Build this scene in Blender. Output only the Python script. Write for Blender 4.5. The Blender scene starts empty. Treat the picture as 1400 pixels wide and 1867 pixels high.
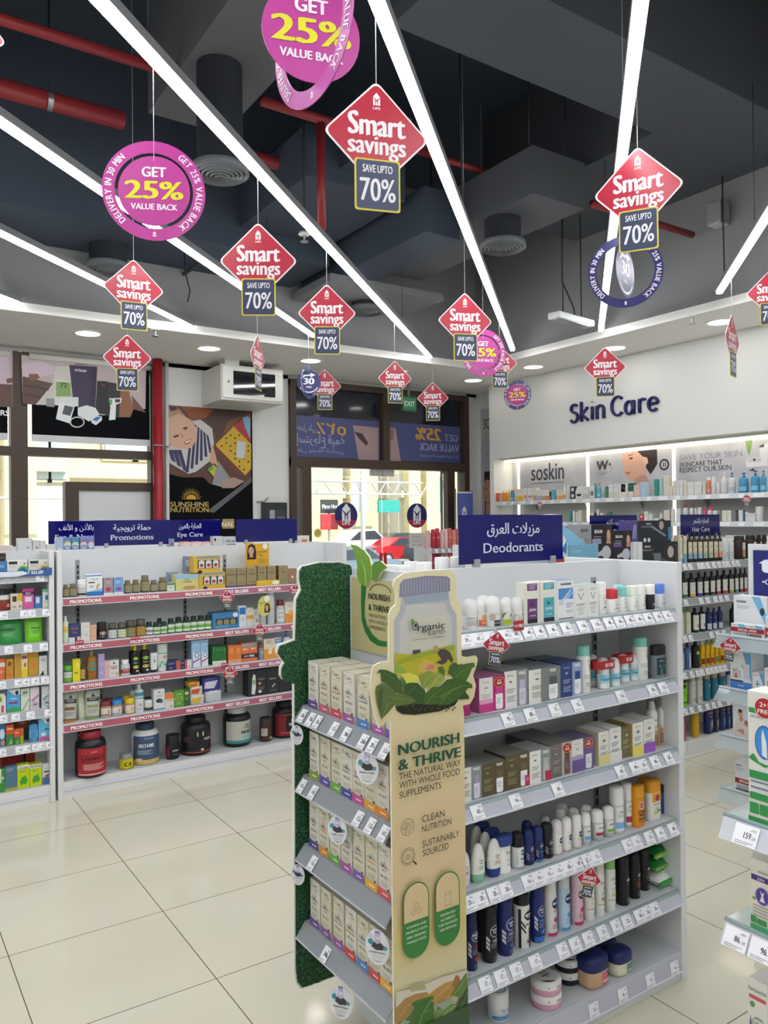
import bpy,math,random
from mathutils import Matrix,Vector
random.seed(7)
SC=bpy.context.scene
COL=SC.collection
PI=math.pi
R=math.radians
# ------------------------------------------------------------------ camera, world, sun, exposure
CAM_H=1.66
FPX=1436.4
ROW_X=Vector((0.83040701,-0.00371194,0.55714488))
ROW_Y=Vector((-0.55705793,0.0133487,0.83036635))
ROW_Z=Vector((-0.01051943,-0.99990401,0.00901709))
cam=bpy.data.cameras.new('camera')
cam.sensor_fit='VERTICAL'
cam.sensor_height=36.0
cam.lens=36.0*FPX/1867.0
cam.clip_start=0.05
cam.clip_end=200
cob=bpy.data.objects.new('camera',cam)
COL.objects.link(cob)
rt=Vector((ROW_X.x,ROW_Y.x,ROW_Z.x));up=-Vector((ROW_X.y,ROW_Y.y,ROW_Z.y));bk=-Vector((ROW_X.z,ROW_Y.z,ROW_Z.z))
cob.matrix_world=Matrix(((rt.x,up.x,bk.x,0),(rt.y,up.y,bk.y,0),(rt.z,up.z,bk.z,CAM_H),(0,0,0,1)))
SC.camera=cob
SC.view_settings.view_transform='Standard'
SC.view_settings.look='None'
SC.view_settings.gamma=1.0
SC.view_settings.use_curve_mapping=False
SC.view_settings.exposure=0.28
STRIP_POWER=22.0
DOWN_POWER=9.0
wd=bpy.data.worlds.new('sky')
SC.world=wd
wd.use_nodes=True
bg=wd.node_tree.nodes['Background']
bg.inputs[0].default_value=(0.86,0.93,1.0,1)
bg.inputs[1].default_value=1.5
sun=bpy.data.lights.new('sun','SUN')
sun.energy=5.0
sun.angle=R(0.6)
sun.color=(1.0,0.95,0.86)
so=bpy.data.objects.new('sun',sun)
COL.objects.link(so)
so.rotation_euler=(R(52),0,R(20))
def ray(px,py):
 c=Vector(((px-700)/FPX,(py-933.5)/FPX,1.0))
 return Vector((ROW_X.dot(c),ROW_Y.dot(c),ROW_Z.dot(c)))
def onz(px,py,z):
 r=ray(px,py);t=(z-CAM_H)/r.z;return Vector((r.x*t,r.y*t,z))
def onx(px,py,x):
 r=ray(px,py);t=x/r.x;return Vector((x,r.y*t,CAM_H+r.z*t))
def ony(px,py,y):
 r=ray(px,py);t=y/r.y;return Vector((r.x*t,y,CAM_H+r.z*t))
def atd(px,py,d):
 r=ray(px,py);return Vector((r.x*d,r.y*d,CAM_H+r.z*d))
 # ------------------------------------------------------------------ materials
MATS={}
def lin(h):
 h=h.lstrip('#')
 if len(h)==3:h=''.join(c*2 for c in h)
 v=[int(h[i:i+2],16)/255 for i in(0,2,4)]
 return[(x/12.92 if x<=.04045 else((x+.055)/1.055)**2.4)for x in v]
def M(h,rough=.45,metal=0.0,alpha=1.0,emit=0.0,spec=.38,bump=0.0):
 k=(h,rough,metal,alpha,emit,spec,bump)
 if k in MATS:return MATS[k]
 m=bpy.data.materials.new('paint_'+h.lstrip('#'))
 m.use_nodes=True
 nt=m.node_tree
 b=nt.nodes['Principled BSDF']
 c=lin(h)
 b.inputs['Base Color'].default_value=(*c,1)
 b.inputs['Roughness'].default_value=rough
 b.inputs['Metallic'].default_value=metal
 b.inputs['Specular IOR Level'].default_value=spec
 if alpha<1:b.inputs['Alpha'].default_value=alpha
 if emit:
  b.inputs['Emission Color'].default_value=(*c,1)
  b.inputs['Emission Strength'].default_value=emit
 if bump:
  n=nt.nodes.new('ShaderNodeTexNoise');n.inputs['Scale'].default_value=60
  bm=nt.nodes.new('ShaderNodeBump');bm.inputs['Strength'].default_value=bump
  nt.links.new(n.outputs[0],bm.inputs['Height']);nt.links.new(bm.outputs[0],b.inputs['Normal'])
 MATS[k]=m
 return m
def glass_mat(name,tint,gloss,rough=.02):
 m=bpy.data.materials.new(name);m.use_nodes=True
 nt=m.node_tree;nt.nodes.clear()
 o=nt.nodes.new('ShaderNodeOutputMaterial');mx=nt.nodes.new('ShaderNodeMixShader')
 t=nt.nodes.new('ShaderNodeBsdfTransparent');g=nt.nodes.new('ShaderNodeBsdfGlossy');f=nt.nodes.new('ShaderNodeFresnel')
 ad=nt.nodes.new('ShaderNodeMath');ad.operation='ADD';ad.use_clamp=True
 f.inputs[0].default_value=1.35;ad.inputs[1].default_value=gloss
 t.inputs[0].default_value=(*tint,1);g.inputs[1].default_value=rough
 nt.links.new(f.outputs[0],ad.inputs[0]);nt.links.new(ad.outputs[0],mx.inputs[0])
 nt.links.new(t.outputs[0],mx.inputs[1]);nt.links.new(g.outputs[0],mx.inputs[2]);nt.links.new(mx.outputs[0],o.inputs[0])
 return m
GLASS=glass_mat('clear_glass',(.93,.96,.96),.02)
ACRYL=glass_mat('clear_acrylic',(.88,.92,.94),.06,.12)
CLEAR=glass_mat('clear_plastic',(.94,.95,.96),.10,.2)
def noise_mat(name,cols,scale,rough=.8,detail=6,bump=0.0,stretch=None,spec=.5):
 m=bpy.data.materials.new(name);m.use_nodes=True
 nt=m.node_tree;b=nt.nodes['Principled BSDF']
 tc=nt.nodes.new('ShaderNodeTexCoord');mp=nt.nodes.new('ShaderNodeMapping');n=nt.nodes.new('ShaderNodeTexNoise');cr=nt.nodes.new('ShaderNodeValToRGB')
 n.inputs['Scale'].default_value=scale;n.inputs['Detail'].default_value=detail
 if stretch:mp.inputs['Scale'].default_value=stretch
 nt.links.new(tc.outputs['Object'],mp.inputs[0]);nt.links.new(mp.outputs[0],n.inputs['Vector']);nt.links.new(n.outputs[0],cr.inputs[0])
 el=cr.color_ramp.elements
 for i,(p,h)in enumerate(cols):
  e=el[i]if i<2 else el.new(p)
  e.position=p;e.color=(*lin(h),1)
 nt.links.new(cr.outputs[0],b.inputs['Base Color'])
 b.inputs['Roughness'].default_value=rough
 b.inputs['Specular IOR Level'].default_value=spec
 if bump:
  bm=nt.nodes.new('ShaderNodeBump');bm.inputs['Strength'].default_value=bump
  nt.links.new(n.outputs[0],bm.inputs['Height']);nt.links.new(bm.outputs[0],b.inputs['Normal'])
 return m
 # ------------------------------------------------------------------ text outlines (cached)
TXT={}
AR={'ا':'\ufe8d\ufe8e','أ':'\ufe83\ufe84','إ':'\ufe87\ufe88','ب':'\ufe8f\ufe90\ufe91\ufe92','ت':'\ufe95\ufe96\ufe97\ufe98','ة':'\ufe93\ufe94','ج':'\ufe9d\ufe9e\ufe9f\ufea0','ح':'\ufea1\ufea2\ufea3\ufea4','ذ':'\ufeab\ufeac','ر':'\ufead\ufeae','ز':'\ufeaf\ufeb0','س':'\ufeb1\ufeb2\ufeb3\ufeb4','ش':'\ufeb5\ufeb6\ufeb7\ufeb8','ص':'\ufeb9\ufeba\ufebb\ufebc','ع':'\ufec9\ufeca\ufecb\ufecc','ف':'\ufed1\ufed2\ufed3\ufed4','ق':'\ufed5\ufed6\ufed7\ufed8','ل':'\ufedd\ufede\ufedf\ufee0','م':'\ufee1\ufee2\ufee3\ufee4','ن':'\ufee5\ufee6\ufee7\ufee8','و':'\ufeed\ufeee','ى':'\ufeef\ufef0','ي':'\ufef1\ufef2\ufef3\ufef4'}
def arabic(s):
 out=[];n=len(s);i=0
 dual=lambda ch:ch in AR and len(AR[ch])==4
 while i<n:
  ch=s[i]
  if ch not in AR:
   out.append(ch);i+=1;continue
  prev=i>0 and dual(s[i-1]);nxt=i+1<n and s[i+1]in AR
  if ch=='ل' and nxt and s[i+1]in 'اأإ':
   b={'ا':0xfefb,'أ':0xfef7,'إ':0xfef9}[s[i+1]]
   out.append(chr(b+(1 if prev else 0)));i+=2;continue
  k=(3 if prev and nxt else 2 if nxt else 1 if prev else 0)if dual(ch)else(1 if prev else 0)
  out.append(AR[ch][k]);i+=1
 return ''.join(reversed(out))
def text_data(s):
 if s in TXT:return TXT[s]
 c=bpy.data.curves.new('t','FONT')
 c.body=arabic(s)if any('\u0600'<ch<'\u06ff' for ch in s)else s
 c.size=1;c.resolution_u=3
 o=bpy.data.objects.new('t',c)
 m=bpy.data.meshes.new_from_object(o)
 V=[(v.co.x,v.co.y)for v in m.vertices];F=[tuple(p.vertices)for p in m.polygons]
 bpy.data.objects.remove(o);bpy.data.curves.remove(c);bpy.data.meshes.remove(m)
 par=list(range(len(V)))
 def find(a):
  while par[a]!=a:par[a]=par[par[a]];a=par[a]
  return a
 for f in F:
  for a in f[1:]:par[find(a)]=find(f[0])
 roots={}
 lev=[roots.setdefault(find(i),len(roots))%3 for i in range(len(V))]
 if V:
  x0=min(v[0]for v in V);x1=max(v[0]for v in V)
 else:x0=x1=0
 TXT[s]=(V,F,lev,x0,x1)
 return TXT[s]
 # ------------------------------------------------------------------ mesh builder. Local frame: x right, z up, the front looks to -y
class MB:
 def __init__(self):
  self.V=[];self.F=[];self.I=[];self.S=[];self.mats=[];self.fn=None;self.T=None
 def mi(self,m):
  if isinstance(m,str):m=M(m)
  if m not in self.mats:self.mats.append(m)
  return self.mats.index(m)
 def add(self,V,F,m,smooth=False):
  b=len(self.V);k=self.mi(m)
  if self.fn:V=[self.fn(*v)for v in V]
  if self.T is not None:V=[tuple(self.T@Vector(v))for v in V]
  self.V+=[tuple(v)for v in V]
  for f in F:
   self.F.append(tuple(b+i for i in f));self.I.append(k);self.S.append(smooth)
  return self
 def box(self,x0,x1,y0,y1,z0,z1,m):
  V=[(x0,y0,z0),(x1,y0,z0),(x1,y1,z0),(x0,y1,z0),(x0,y0,z1),(x1,y0,z1),(x1,y1,z1),(x0,y1,z1)]
  return self.add(V,[(0,1,5,4),(1,2,6,5),(2,3,7,6),(3,0,4,7),(4,5,6,7),(3,2,1,0)],m)
 def bbox(self,x0,x1,y0,y1,z0,z1,m,b=.002):
 # box with chamfered edges
  V=[];
  for(x,sx)in((x0,1),(x1,-1)):
   for(y,sy)in((y0,1),(y1,-1)):
    for(z,sz)in((z0,1),(z1,-1)):
     V+=[(x+sx*b,y+sy*b,z),(x+sx*b,y,z+sz*b),(x,y+sy*b,z+sz*b)]
  import itertools
  idx=lambda i,j,k,c:((i*2+j)*2+k)*3+c
  F=[]
  F+=[(idx(0,0,0,1),idx(1,0,0,1),idx(1,0,1,1),idx(0,0,1,1)),(idx(1,1,0,1),idx(0,1,0,1),idx(0,1,1,1),idx(1,1,1,1))]
  F+=[(idx(0,1,0,2),idx(0,0,0,2),idx(0,0,1,2),idx(0,1,1,2)),(idx(1,0,0,2),idx(1,1,0,2),idx(1,1,1,2),idx(1,0,1,2))]
  F+=[(idx(0,0,1,0),idx(1,0,1,0),idx(1,1,1,0),idx(0,1,1,0)),(idx(0,1,0,0),idx(1,1,0,0),idx(1,0,0,0),idx(0,0,0,0))]
  for j in(0,1):
   for k in(0,1):F.append((idx(0,j,k,0),idx(1,j,k,0),idx(1,j,k,1),idx(0,j,k,1)))
  for i in(0,1):
   for k in(0,1):F.append((idx(i,0,k,0),idx(i,1,k,0),idx(i,1,k,2),idx(i,0,k,2)))
  for i in(0,1):
   for j in(0,1):F.append((idx(i,j,0,1),idx(i,j,1,1),idx(i,j,1,2),idx(i,j,0,2)))
  for i in(0,1):
   for j in(0,1):
    for k in(0,1):F.append((idx(i,j,k,0),idx(i,j,k,1),idx(i,j,k,2)))
  return self.add(V,F,m)
 def lathe(self,prof,m,n=20,cx=0,cy=0,sy=1.0,caps=True,pw=2.0):
 # prof [(r,z)...] bottom to top; sy squashes depth; pw>2 gives a rounded-square section
  V=[];F=[]
  def dirs(a):
   c,s=math.cos(a),math.sin(a)
   if pw==2:return c,s
   k=(abs(c)**pw+abs(s)**pw)**(-1/pw);return c*k,s*k
  for r,z in prof:
   for i in range(n):
    c,s=dirs(2*PI*(i+.5)/n)
    V.append((cx+r*c,cy+r*s*sy,z))
  for j in range(len(prof)-1):
   for i in range(n):
    a=j*n+i;b=j*n+(i+1)%n
    F.append((a,b,b+n,a+n))
  self.add(V,F,m,True)
  if caps:
   b0=[V[i]for i in range(n)];b1=[V[(len(prof)-1)*n+i]for i in range(n)]
   if prof[0][0]>1e-4:self.add(b0,[tuple(reversed(range(n)))],m)
   if prof[-1][0]>1e-4:self.add(b1,[tuple(range(n))],m)
  return self
 def poly(self,pts,m,y=0.0):
  return self.add([(p[0],y,p[1])for p in pts],[tuple(range(len(pts)))],m)
 def prism(self,pts,y0,y1,m,ms=None):
  n=len(pts)
  self.poly(pts,m,y0);self.add([(p[0],y1,p[1])for p in pts],[tuple(reversed(range(n)))],m)
  V=[(p[0],y0,p[1])for p in pts]+[(p[0],y1,p[1])for p in pts]
  return self.add(V,[(i,i+n,(i+1)%n+n,(i+1)%n)for i in range(n)],ms or m)
 def rect(self,x0,x1,z0,z1,m,y=0.0,nx=1,nz=1):
  V=[(x0+(x1-x0)*i/nx,y,z0+(z1-z0)*j/nz)for j in range(nz+1)for i in range(nx+1)]
  F=[(j*(nx+1)+i,j*(nx+1)+i+1,(j+1)*(nx+1)+i+1,(j+1)*(nx+1)+i)for j in range(nz)for i in range(nx)]
  return self.add(V,F,m)
 def disc(self,cx,cz,rx,m,y=0.0,rz=None,n=24):
  rz=rz or rx
  V=[(cx,y,cz)]+[(cx+rx*math.cos(2*PI*i/n),y,cz+rz*math.sin(2*PI*i/n))for i in range(n)]
  return self.add(V,[(0,1+i,1+(i+1)%n)for i in range(n)],m)
 def ring(self,cx,cz,r0,r1,m,y=0.0,y1=None,n=40):
  V=[];F=[]
  ys=[y]if y1 is None else[y,y1]
  for yy in ys:
   for i in range(n):
    a=2*PI*i/n
    V+=[(cx+r0*math.cos(a),yy,cz+r0*math.sin(a)),(cx+r1*math.cos(a),yy,cz+r1*math.sin(a))]
  q=2*n
  for i in range(n):
   a,b=2*i,2*((i+1)%n)
   F.append((a,a+1,b+1,b))
   if y1 is not None:F+=[(q+a,q+b,q+b+1,q+a+1),(a+1,q+a+1,q+b+1,b+1),(a,b,q+b,q+a)]
  return self.add(V,F,m)
 def text(self,s,cx,cz,h,m,y=0.0,w=None,wmax=None,align='c',bold=0.0,sx=1.0,mirror=False,rot=0.0):
 # h is the cap height; cz the baseline
  V,F,lev,x0,x1=text_data(s)
  if not V:return self
  k=h/.70
  W=(x1-x0)*k*sx
  if w:sx*=w/W;W=w
  if wmax and W>wmax:sx*=wmax/W;W=wmax
  ox={'c':-(x0+x1)/2,'l':-x0,'r':-x1}[align]
  cr,sr=math.cos(rot),math.sin(rot)
  for j,dx in enumerate((0,)if not bold else(-bold,bold)if bold<.03 else(-bold,0,bold)):
   W2=[]
   for(a,b),l in zip(V,lev):
    X=(a+ox+dx)*k*sx;Z=(b+dx*.25)*k
    if mirror:X=-X
    X,Z=X*cr-Z*sr,X*sr+Z*cr
    W2.append((cx+X,y-.00007*l-.00021*j,cz+Z))
   self.add(W2,F,m)
  return self
 def arc_text(self,s,cx,cz,r,a0,h,m,y=0.0,bold=.02,sx=1.0,inward=False):
 # letters set along a circle; a0 the angle of the middle, clockwise reading outside, or inward
  k=h/.70
  ws=[]
  for ch in s:
   t=text_data(ch);ws.append(((t[4]-t[3])if t[0]else .28)*k*sx+.09*k)
  tot=sum(ws);a=a0+(tot/2)/r*(-1 if inward else 1)
  for ch,w in zip(s,ws):
   am=a-(w/2)/r*(-1 if inward else 1)
   rot=am-PI/2 if not inward else am+PI/2
   rr=r
   self.text(ch,cx+rr*math.cos(am),cz+rr*math.sin(am),h,m,y,bold=bold,sx=sx,rot=rot)
   a-=w/r*(-1 if inward else 1)
  return self
 def tube(self,pts,r,m,n=8,closed=False):
  V=[];F=[];N=len(pts)
  P=[Vector(p)for p in pts]
  ref=None
  for i in range(N):
   t=(P[min(i+1,N-1)]-P[max(i-1,0)]).normalized()
   if ref is None:ref=Vector((0,0,1))if abs(t.z)<.9 else Vector((1,0,0))
   a=t.cross(ref)
   if a.length<1e-4:a=t.orthogonal()
   a.normalize();b=a.cross(t).normalized();ref=b
   ri=r[i]if isinstance(r,(list,tuple))else r
   for j in range(n):
    q=2*PI*j/n
    V.append(tuple(P[i]+a*(ri*math.cos(q))+b*(ri*math.sin(q))))
  for i in range(N-1):
   for j in range(n):
    F.append((i*n+j,i*n+(j+1)%n,(i+1)*n+(j+1)%n,(i+1)*n+j))
  F.append(tuple(reversed(range(n))));F.append(tuple((N-1)*n+j for j in range(n)))
  return self.add(V,F,m,True)
 def pxpoly(self,pts,plane,c,m,lift=0.0):
 # outline given in photo pixels, laid onto the flat panel y=c or x=c where that panel stands
  if plane=='y':V=[tuple(ony(a,b,c)-Vector((0,lift,0)))for a,b in pts]
  else:V=[tuple(onx(a,b,c)-Vector((lift,0,0)))for a,b in pts]
  return self.add(V,[tuple(range(len(V)))],m)
 def build(self,name,parent=None,loc=(0,0,0),rz=0.0,local=True):
  me=bpy.data.meshes.new(name)
  me.from_pydata(self.V,[],self.F)
  for m in self.mats:me.materials.append(m)
  me.polygons.foreach_set('material_index',self.I)
  me.polygons.foreach_set('use_smooth',self.S)
  me.update()
  o=bpy.data.objects.new(name,me)
  COL.objects.link(o)
  o.location=loc;o.rotation_euler=(0,0,rz)
  if parent:o.parent=parent
  return o
def empty(name,loc=(0,0,0),rz=0.0):
 o=bpy.data.objects.new(name,None);COL.objects.link(o)
 o.empty_display_size=.05
 o.location=loc;o.rotation_euler=(0,0,rz)
 return o
def tag(o,label,cat,group=None,kind=None):
 o['label']=label;o['category']=cat
 if group:o['group']=group
 if kind:o['kind']=kind
 return o
def struct(o,label,cat):
 return tag(o,label,cat,None,'structure')
def kids(o):return[c for c in bpy.data.objects if c.parent==o]
LIB={}
def copy_tree(src,parts,parent=None):
 c=src.copy();COL.objects.link(c)
 for p,subs in parts:
  q=p.copy();COL.objects.link(q);q.parent=c
  for s in subs:
   t=s.copy();COL.objects.link(t);t.parent=q
 return c
 # ------------------------------------------------------------------ floor
def floor_mat():
 m=bpy.data.materials.new('polished_tile');m.use_nodes=True
 nt=m.node_tree;b=nt.nodes['Principled BSDF']
 tc=nt.nodes.new('ShaderNodeTexCoord');mp=nt.nodes.new('ShaderNodeMapping');br=nt.nodes.new('ShaderNodeTexBrick')
 mp.inputs['Location'].default_value=(-.481,-.334,0)
 nt.links.new(tc.outputs['Object'],mp.inputs[0]);nt.links.new(mp.outputs[0],br.inputs['Vector'])
 br.offset=0.0;br.squash=1.0
 br.inputs['Scale'].default_value=1.0
 br.inputs['Brick Width'].default_value=.6;br.inputs['Row Height'].default_value=.6
 br.inputs['Mortar Size'].default_value=.0018;br.inputs['Mortar Smooth'].default_value=0.0
 br.inputs['Color1'].default_value=(*lin('#d3cfbd'),1);br.inputs['Color2'].default_value=(*lin('#d0ccb9'),1);br.inputs['Mortar'].default_value=(*lin('#5d564a'),1)
 n=nt.nodes.new('ShaderNodeTexNoise');n.inputs['Scale'].default_value=1.6;n.inputs['Detail'].default_value=4
 mx=nt.nodes.new('ShaderNodeMix');mx.data_type='RGBA';mx.blend_type='MULTIPLY'
 cr=nt.nodes.new('ShaderNodeValToRGB');cr.color_ramp.elements[0].color=(.93,.93,.92,1);cr.color_ramp.elements[1].color=(1,1,1,1)
 nt.links.new(tc.outputs['Object'],n.inputs['Vector']);nt.links.new(n.outputs[0],cr.inputs[0])
 mx.inputs[0].default_value=1.0
 nt.links.new(br.outputs['Color'],mx.inputs[6]);nt.links.new(cr.outputs[0],mx.inputs[7]);nt.links.new(mx.outputs[2],b.inputs['Base Color'])
 b.inputs['Roughness'].default_value=.09
 b.inputs['Specular IOR Level'].default_value=.55
 return m
W_PAINT=M('#d9dad9',.6)
W_SOFF=M('#eeedea',.65)
GREY=M('#808184',.75)
NAVY=M('#3c4553',.85)
DARK=M('#484c54',.85)
BROWN=M('#46382f',.45)
struct(MB().add([(-3.6,-3.6,0),(6.95,-3.6,0),(6.95,7.95,0),(-3.6,7.95,0)],[(0,1,2,3)],floor_mat()).build('floor'),'polished cream square floor tiles with thin dark joints','floor')
YW=7.75
b=MB()
for x0,x1,z0,z1 in((-3.6,-1.6,0,3.3),(2.52,3.95,0,3.3),(6.48,6.95,0,3.3),(-3.6,6.95,3.21,5.2)):b.box(x0,x1,YW,YW+.2,z0,z1,W_PAINT)
struct(b.build('wall_back'),'white shop front wall between the windows and the glass entrance','wall')
b=MB()
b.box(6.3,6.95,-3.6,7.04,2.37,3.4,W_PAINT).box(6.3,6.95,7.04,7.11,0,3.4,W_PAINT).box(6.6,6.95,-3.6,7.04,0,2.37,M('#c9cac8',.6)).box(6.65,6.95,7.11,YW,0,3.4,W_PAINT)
struct(b.build('wall_right'),'white wall with a recessed niche of lit shelves','wall')
struct(MB().box(-3.8,-3.6,-3.6,7.95,0,5.2,W_PAINT).build('wall_left'),'white side wall','wall')
struct(MB().box(-3.8,6.95,-3.8,-3.6,0,5.2,W_PAINT).build('wall_front'),'white wall behind the viewer','wall')
struct(MB().box(-3.8,6.95,-3.8,7.95,5.0,5.2,NAVY).build('ceiling'),'dark open ceiling slab above pipes and ducts','ceiling')
struct(MB().box(-3.6,6.65,6.42,YW,3.25,3.32,W_SOFF).box(5.52,6.3,-3.6,6.42,3.25,3.32,W_SOFF).build('trim_1'),'white lowered ceiling border along the windows and shelf wall','soffit')
struct(MB().box(-3.6,5.52,6.42,6.5,3.32,5.0,GREY).box(5.52,5.6,-3.6,6.5,3.32,5.0,GREY).build('trim_2'),'grey upright edge above the lowered white ceiling border','bulkhead')
struct(MB().box(1.52,2.02,-3.6,4.85,4.2,5.0,M('#5a5b60',.85)).build('trim_3'),'grey beam running across the dark ceiling','beam')
struct(MB().box(2.3,5.52,2.73,3.31,4.2,5.0,DARK).box(4.4,5.52,3.31,5.0,4.2,5.0,DARK).build('trim_4'),'dark beam meeting the grey bulkhead on the right','beam')
struct(MB().box(-3.6,3.3,5.7,6.42,3.78,5.0,NAVY).build('trim_5'),'dark beam above the window bulkhead','beam')
struct(MB().box(-3.6,.55,2.2,5.7,4.45,5.0,NAVY).box(2.02,5.5,-.6,1.9,4.5,5.0,NAVY).build('trim_6'),'dark lowered slab in the ceiling','beam')
# ------------------------------------------------------------------ light strips, downlights
LIT=M('#ffffff',.5,emit=STRIP_POWER)
ANG=R(42.3)
def strip(x1,y1,L,label):
# x1,y1 the far end; runs back towards the viewer
 t=empty('linear_light',(x1,y1,3.3),ANG)
 b=MB().box(-L,0,-.026,.026,.004,.042,M('#85888c',.4))
 b.build('housing',t)
 MB().box(-L+.005,-.005,-.02,.02,-.014,.004,LIT).build('diffuser',t)
 for q in(.12,.5,.88):
  MB().tube([(-L*q,0,.04),(-L*q,0,.9)],.0022,M('#2a2d32'),5).build('suspension_wire',t)
 return tag(t,label,'strip light','diagonal white strip lights')
strip(4.85,6.36,10.8,'long white strip light, second from the top left, ending above the green exit area')
strip(5.33,5.66,11.4,'bright white strip light running from the top centre towards the shelf wall')
strip(5.44,4.66,11.4,'white strip light running steeply down from the top right')
strip(3.40,6.16,9.0,'white strip light passing behind the round purple offer sign')
strip(2.36,6.40,7.6,'white strip light entering from the left edge above the windows')
strip(5.27,3.41,10.0,'white strip light cut off by the right edge of the picture')
strip(1.01,6.37,5.6,'short end of a strip light at the far left')
strip(5.4,2.42,8.4,'white strip light beyond the right picture edge')
strip(5.4,1.3,6.4,'white strip light farther beyond the right picture edge')
DL=M('#fffaf0',.5,emit=DOWN_POWER)
for(x,y),lb in zip(((1.63,6.87),(2.71,6.9),(3.78,6.92),(4.85,6.95),(5.92,6.95),(5.94,6.0),(5.94,4.93),(5.90,3.81),(5.9,2.7),(5.9,1.5)),('leftmost round downlight above the window posters','round downlight above the white wall cabinet','round downlight above the small navy delivery sign','round downlight hidden behind the middle offer signs','round downlight in the ceiling corner beside the camera dome','round downlight right of the corner, above the round signs','round downlight behind the offer sign above the wall lettering','rightmost round downlight in the white soffit','round downlight beyond the right edge','last round downlight along the shelf wall')):
 t=empty('downlight',(x,y,3.25))
 MB().lathe([(.125,-.001),(.122,-.008),(.1,-.008),(.095,.0)],M('#f1f1ef',.4),28,caps=False).build('trim_ring',t)
 b=MB();b.lathe([(.0001,-.003),(.098,-.003)],DL,28,caps=False);b.build('lens',t)
 tag(t,lb,'downlight','round downlights in the white soffit')
 # ------------------------------------------------------------------ things in the open ceiling
RED=M('#8a2b30',.4);STEEL=M('#9a9ca0',.35,.8);BLK=M('#23262b',.6)
def pipe(pts,r,label,hang=()):
 t=empty('sprinkler_pipe',(0,0,0))
 MB().tube(pts,r,RED,12).build('pipe',t)
 for x,y,z in hang:
  MB().tube([(x,y,z+r),(x,y,4.99)],.006,BLK,6).build('hanger_rod',t)
  MB().lathe([(r+.004,-.015),(r+.004,.015)],STEEL,14).build('hanger_clamp',t,(x,y,z)).rotation_euler=(0,R(90),0)
 tag(t,label,'pipe','red sprinkler pipes under the ceiling')
pipe([(-1.5,5.03,4.2),(1.42,5.03,4.2)],.055,'thick red pipe with a steel clamp at the upper left',[(.98,5.03,4.2)])
pipe([(-1.5,4.34,4.2),(1.5,4.34,4.2)],.03,'thin red pipe at the top left corner behind the sign tip',[(.2,4.34,4.2)])
pipe([(2.05,4.34,4.2),(3.35,4.34,4.2)],.03,'thin red pipe beneath the purple sign at the top')
pipe([(2.2,5.05,4.2),(2.98,5.05,4.2),(3.03,5.05,4.17),(3.02,5.2,4.15),(2.98,5.55,4.15)],.045,'red pipe with an elbow between the two middle strip lights')
pipe([(2.46,4.34,4.17),(2.46,4.34,3.5)],.028,'upright red pipe drop in the ceiling centre')
pipe([(3.43,4.36,4.2),(4.2,4.34,4.2)],.02,'thin red pipe above the dark duct')
pipe([(4.3,3.75,3.86),(5.45,3.75,3.86)],.026,'red pipe running right behind the offer sign near the bulkhead')
t=empty('air_duct',(0,0,0))
MB().box(3.72,4.22,3.74,5.68,3.8,4.12,M('#4a4d53',.7)).build('duct_body',t)
MB().box(3.4,3.72,4.5,6.38,3.72,4.05,NAVY).build('side_branch',t)
MB().box(3.30,4.5,5.68,6.38,3.66,3.72,M('#75777a',.7)).build('end_tray',t)
for x,y in((3.8,3.85),(4.15,3.85),(3.8,5.4),(4.15,5.4)):MB().tube([(x,y,4.12),(x,y,4.99)],.006,BLK,5).build('hanger_rod',t)
tag(t,'dark grey air duct hanging from the ceiling right of centre','duct')
t=empty('air_duct',(0,0,0))
MB().box(2.5,3.3,4.6,5.69,3.95,4.3,NAVY).build('duct_body',t)
MB().box(2.75,3.0,4.1,4.6,4.05,4.25,NAVY).build('neck',t)
tag(t,'navy air duct above the strip light in the ceiling centre','duct')
def diffuser(x,y,z,r,top,label):
 t=empty('round_air_diffuser',(x,y,z))
 MB().lathe([(r*.82,.03),(r*.82,top-z)],M('#22262e',.7),28,caps=False).build('neck',t)
 b=MB()
 for k in range(6):
  q=r*(1-k*.16)
  b.lathe([(q,.0-.004*k),(q*.93,-.012-.004*k),(q*.86,.02)],M('#6f7378',.4,.4),28,caps=False)
 b.build('louvre_rings',t)
 MB().lathe([(r*1.02,.035),(r*1.05,.0),(r*.98,-.004)],M('#5c6066',.4),28,caps=False).build('rim',t)
 tag(t,label,'air vent','round ceiling air diffusers')
diffuser(3.87,4.20,3.6,.16,3.8,'round air diffuser under the dark duct right of centre')
diffuser(1.70,4.14,3.6,.155,4.2,'round air diffuser behind the big purple offer sign')
diffuser(1.62,6.18,3.6,.17,3.78,'round air diffuser near the windows on the left')
diffuser(3.93,6.12,3.58,.16,3.72,'round air diffuser behind the offer sign in the middle')
t=empty('smoke_detector',(1.12,2.9,3.95))
MB().lathe([(.055,-.02),(.06,0),(.06,.02)],M('#d8d8d4'),20).build('cap',t);MB().lathe([(.035,-.05),(.05,-.03),(.055,-.02)],M('#c8c8c4'),20).build('sensor',t)
MB().tube([(0,0,.02),(0,0,1.04)],.012,BLK,6).build('drop_rod',t)
tag(t,'white smoke detector beside the strip light at the top left','smoke detector')
def sprinkler(x,y,z,ztop,label):
 t=empty('fire_sprinkler',(x,y,z))
 MB().lathe([(.006,0),(.008,.02),(.012,.04)],STEEL,10).build('nozzle',t)
 MB().lathe([(.028,-.004),(.028,0)],STEEL,14).build('deflector',t)
 MB().lathe([(.04,.045),(.035,.06),(.012,.062)],M('#e8e8e6'),16).build('escutcheon',t)
 if ztop>z+.1:MB().tube([(0,0,.06),(0,0,ztop-z)],.01,BLK,6).build('drop_pipe',t)
 tag(t,label,'sprinkler','ceiling sprinkler heads')
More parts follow.
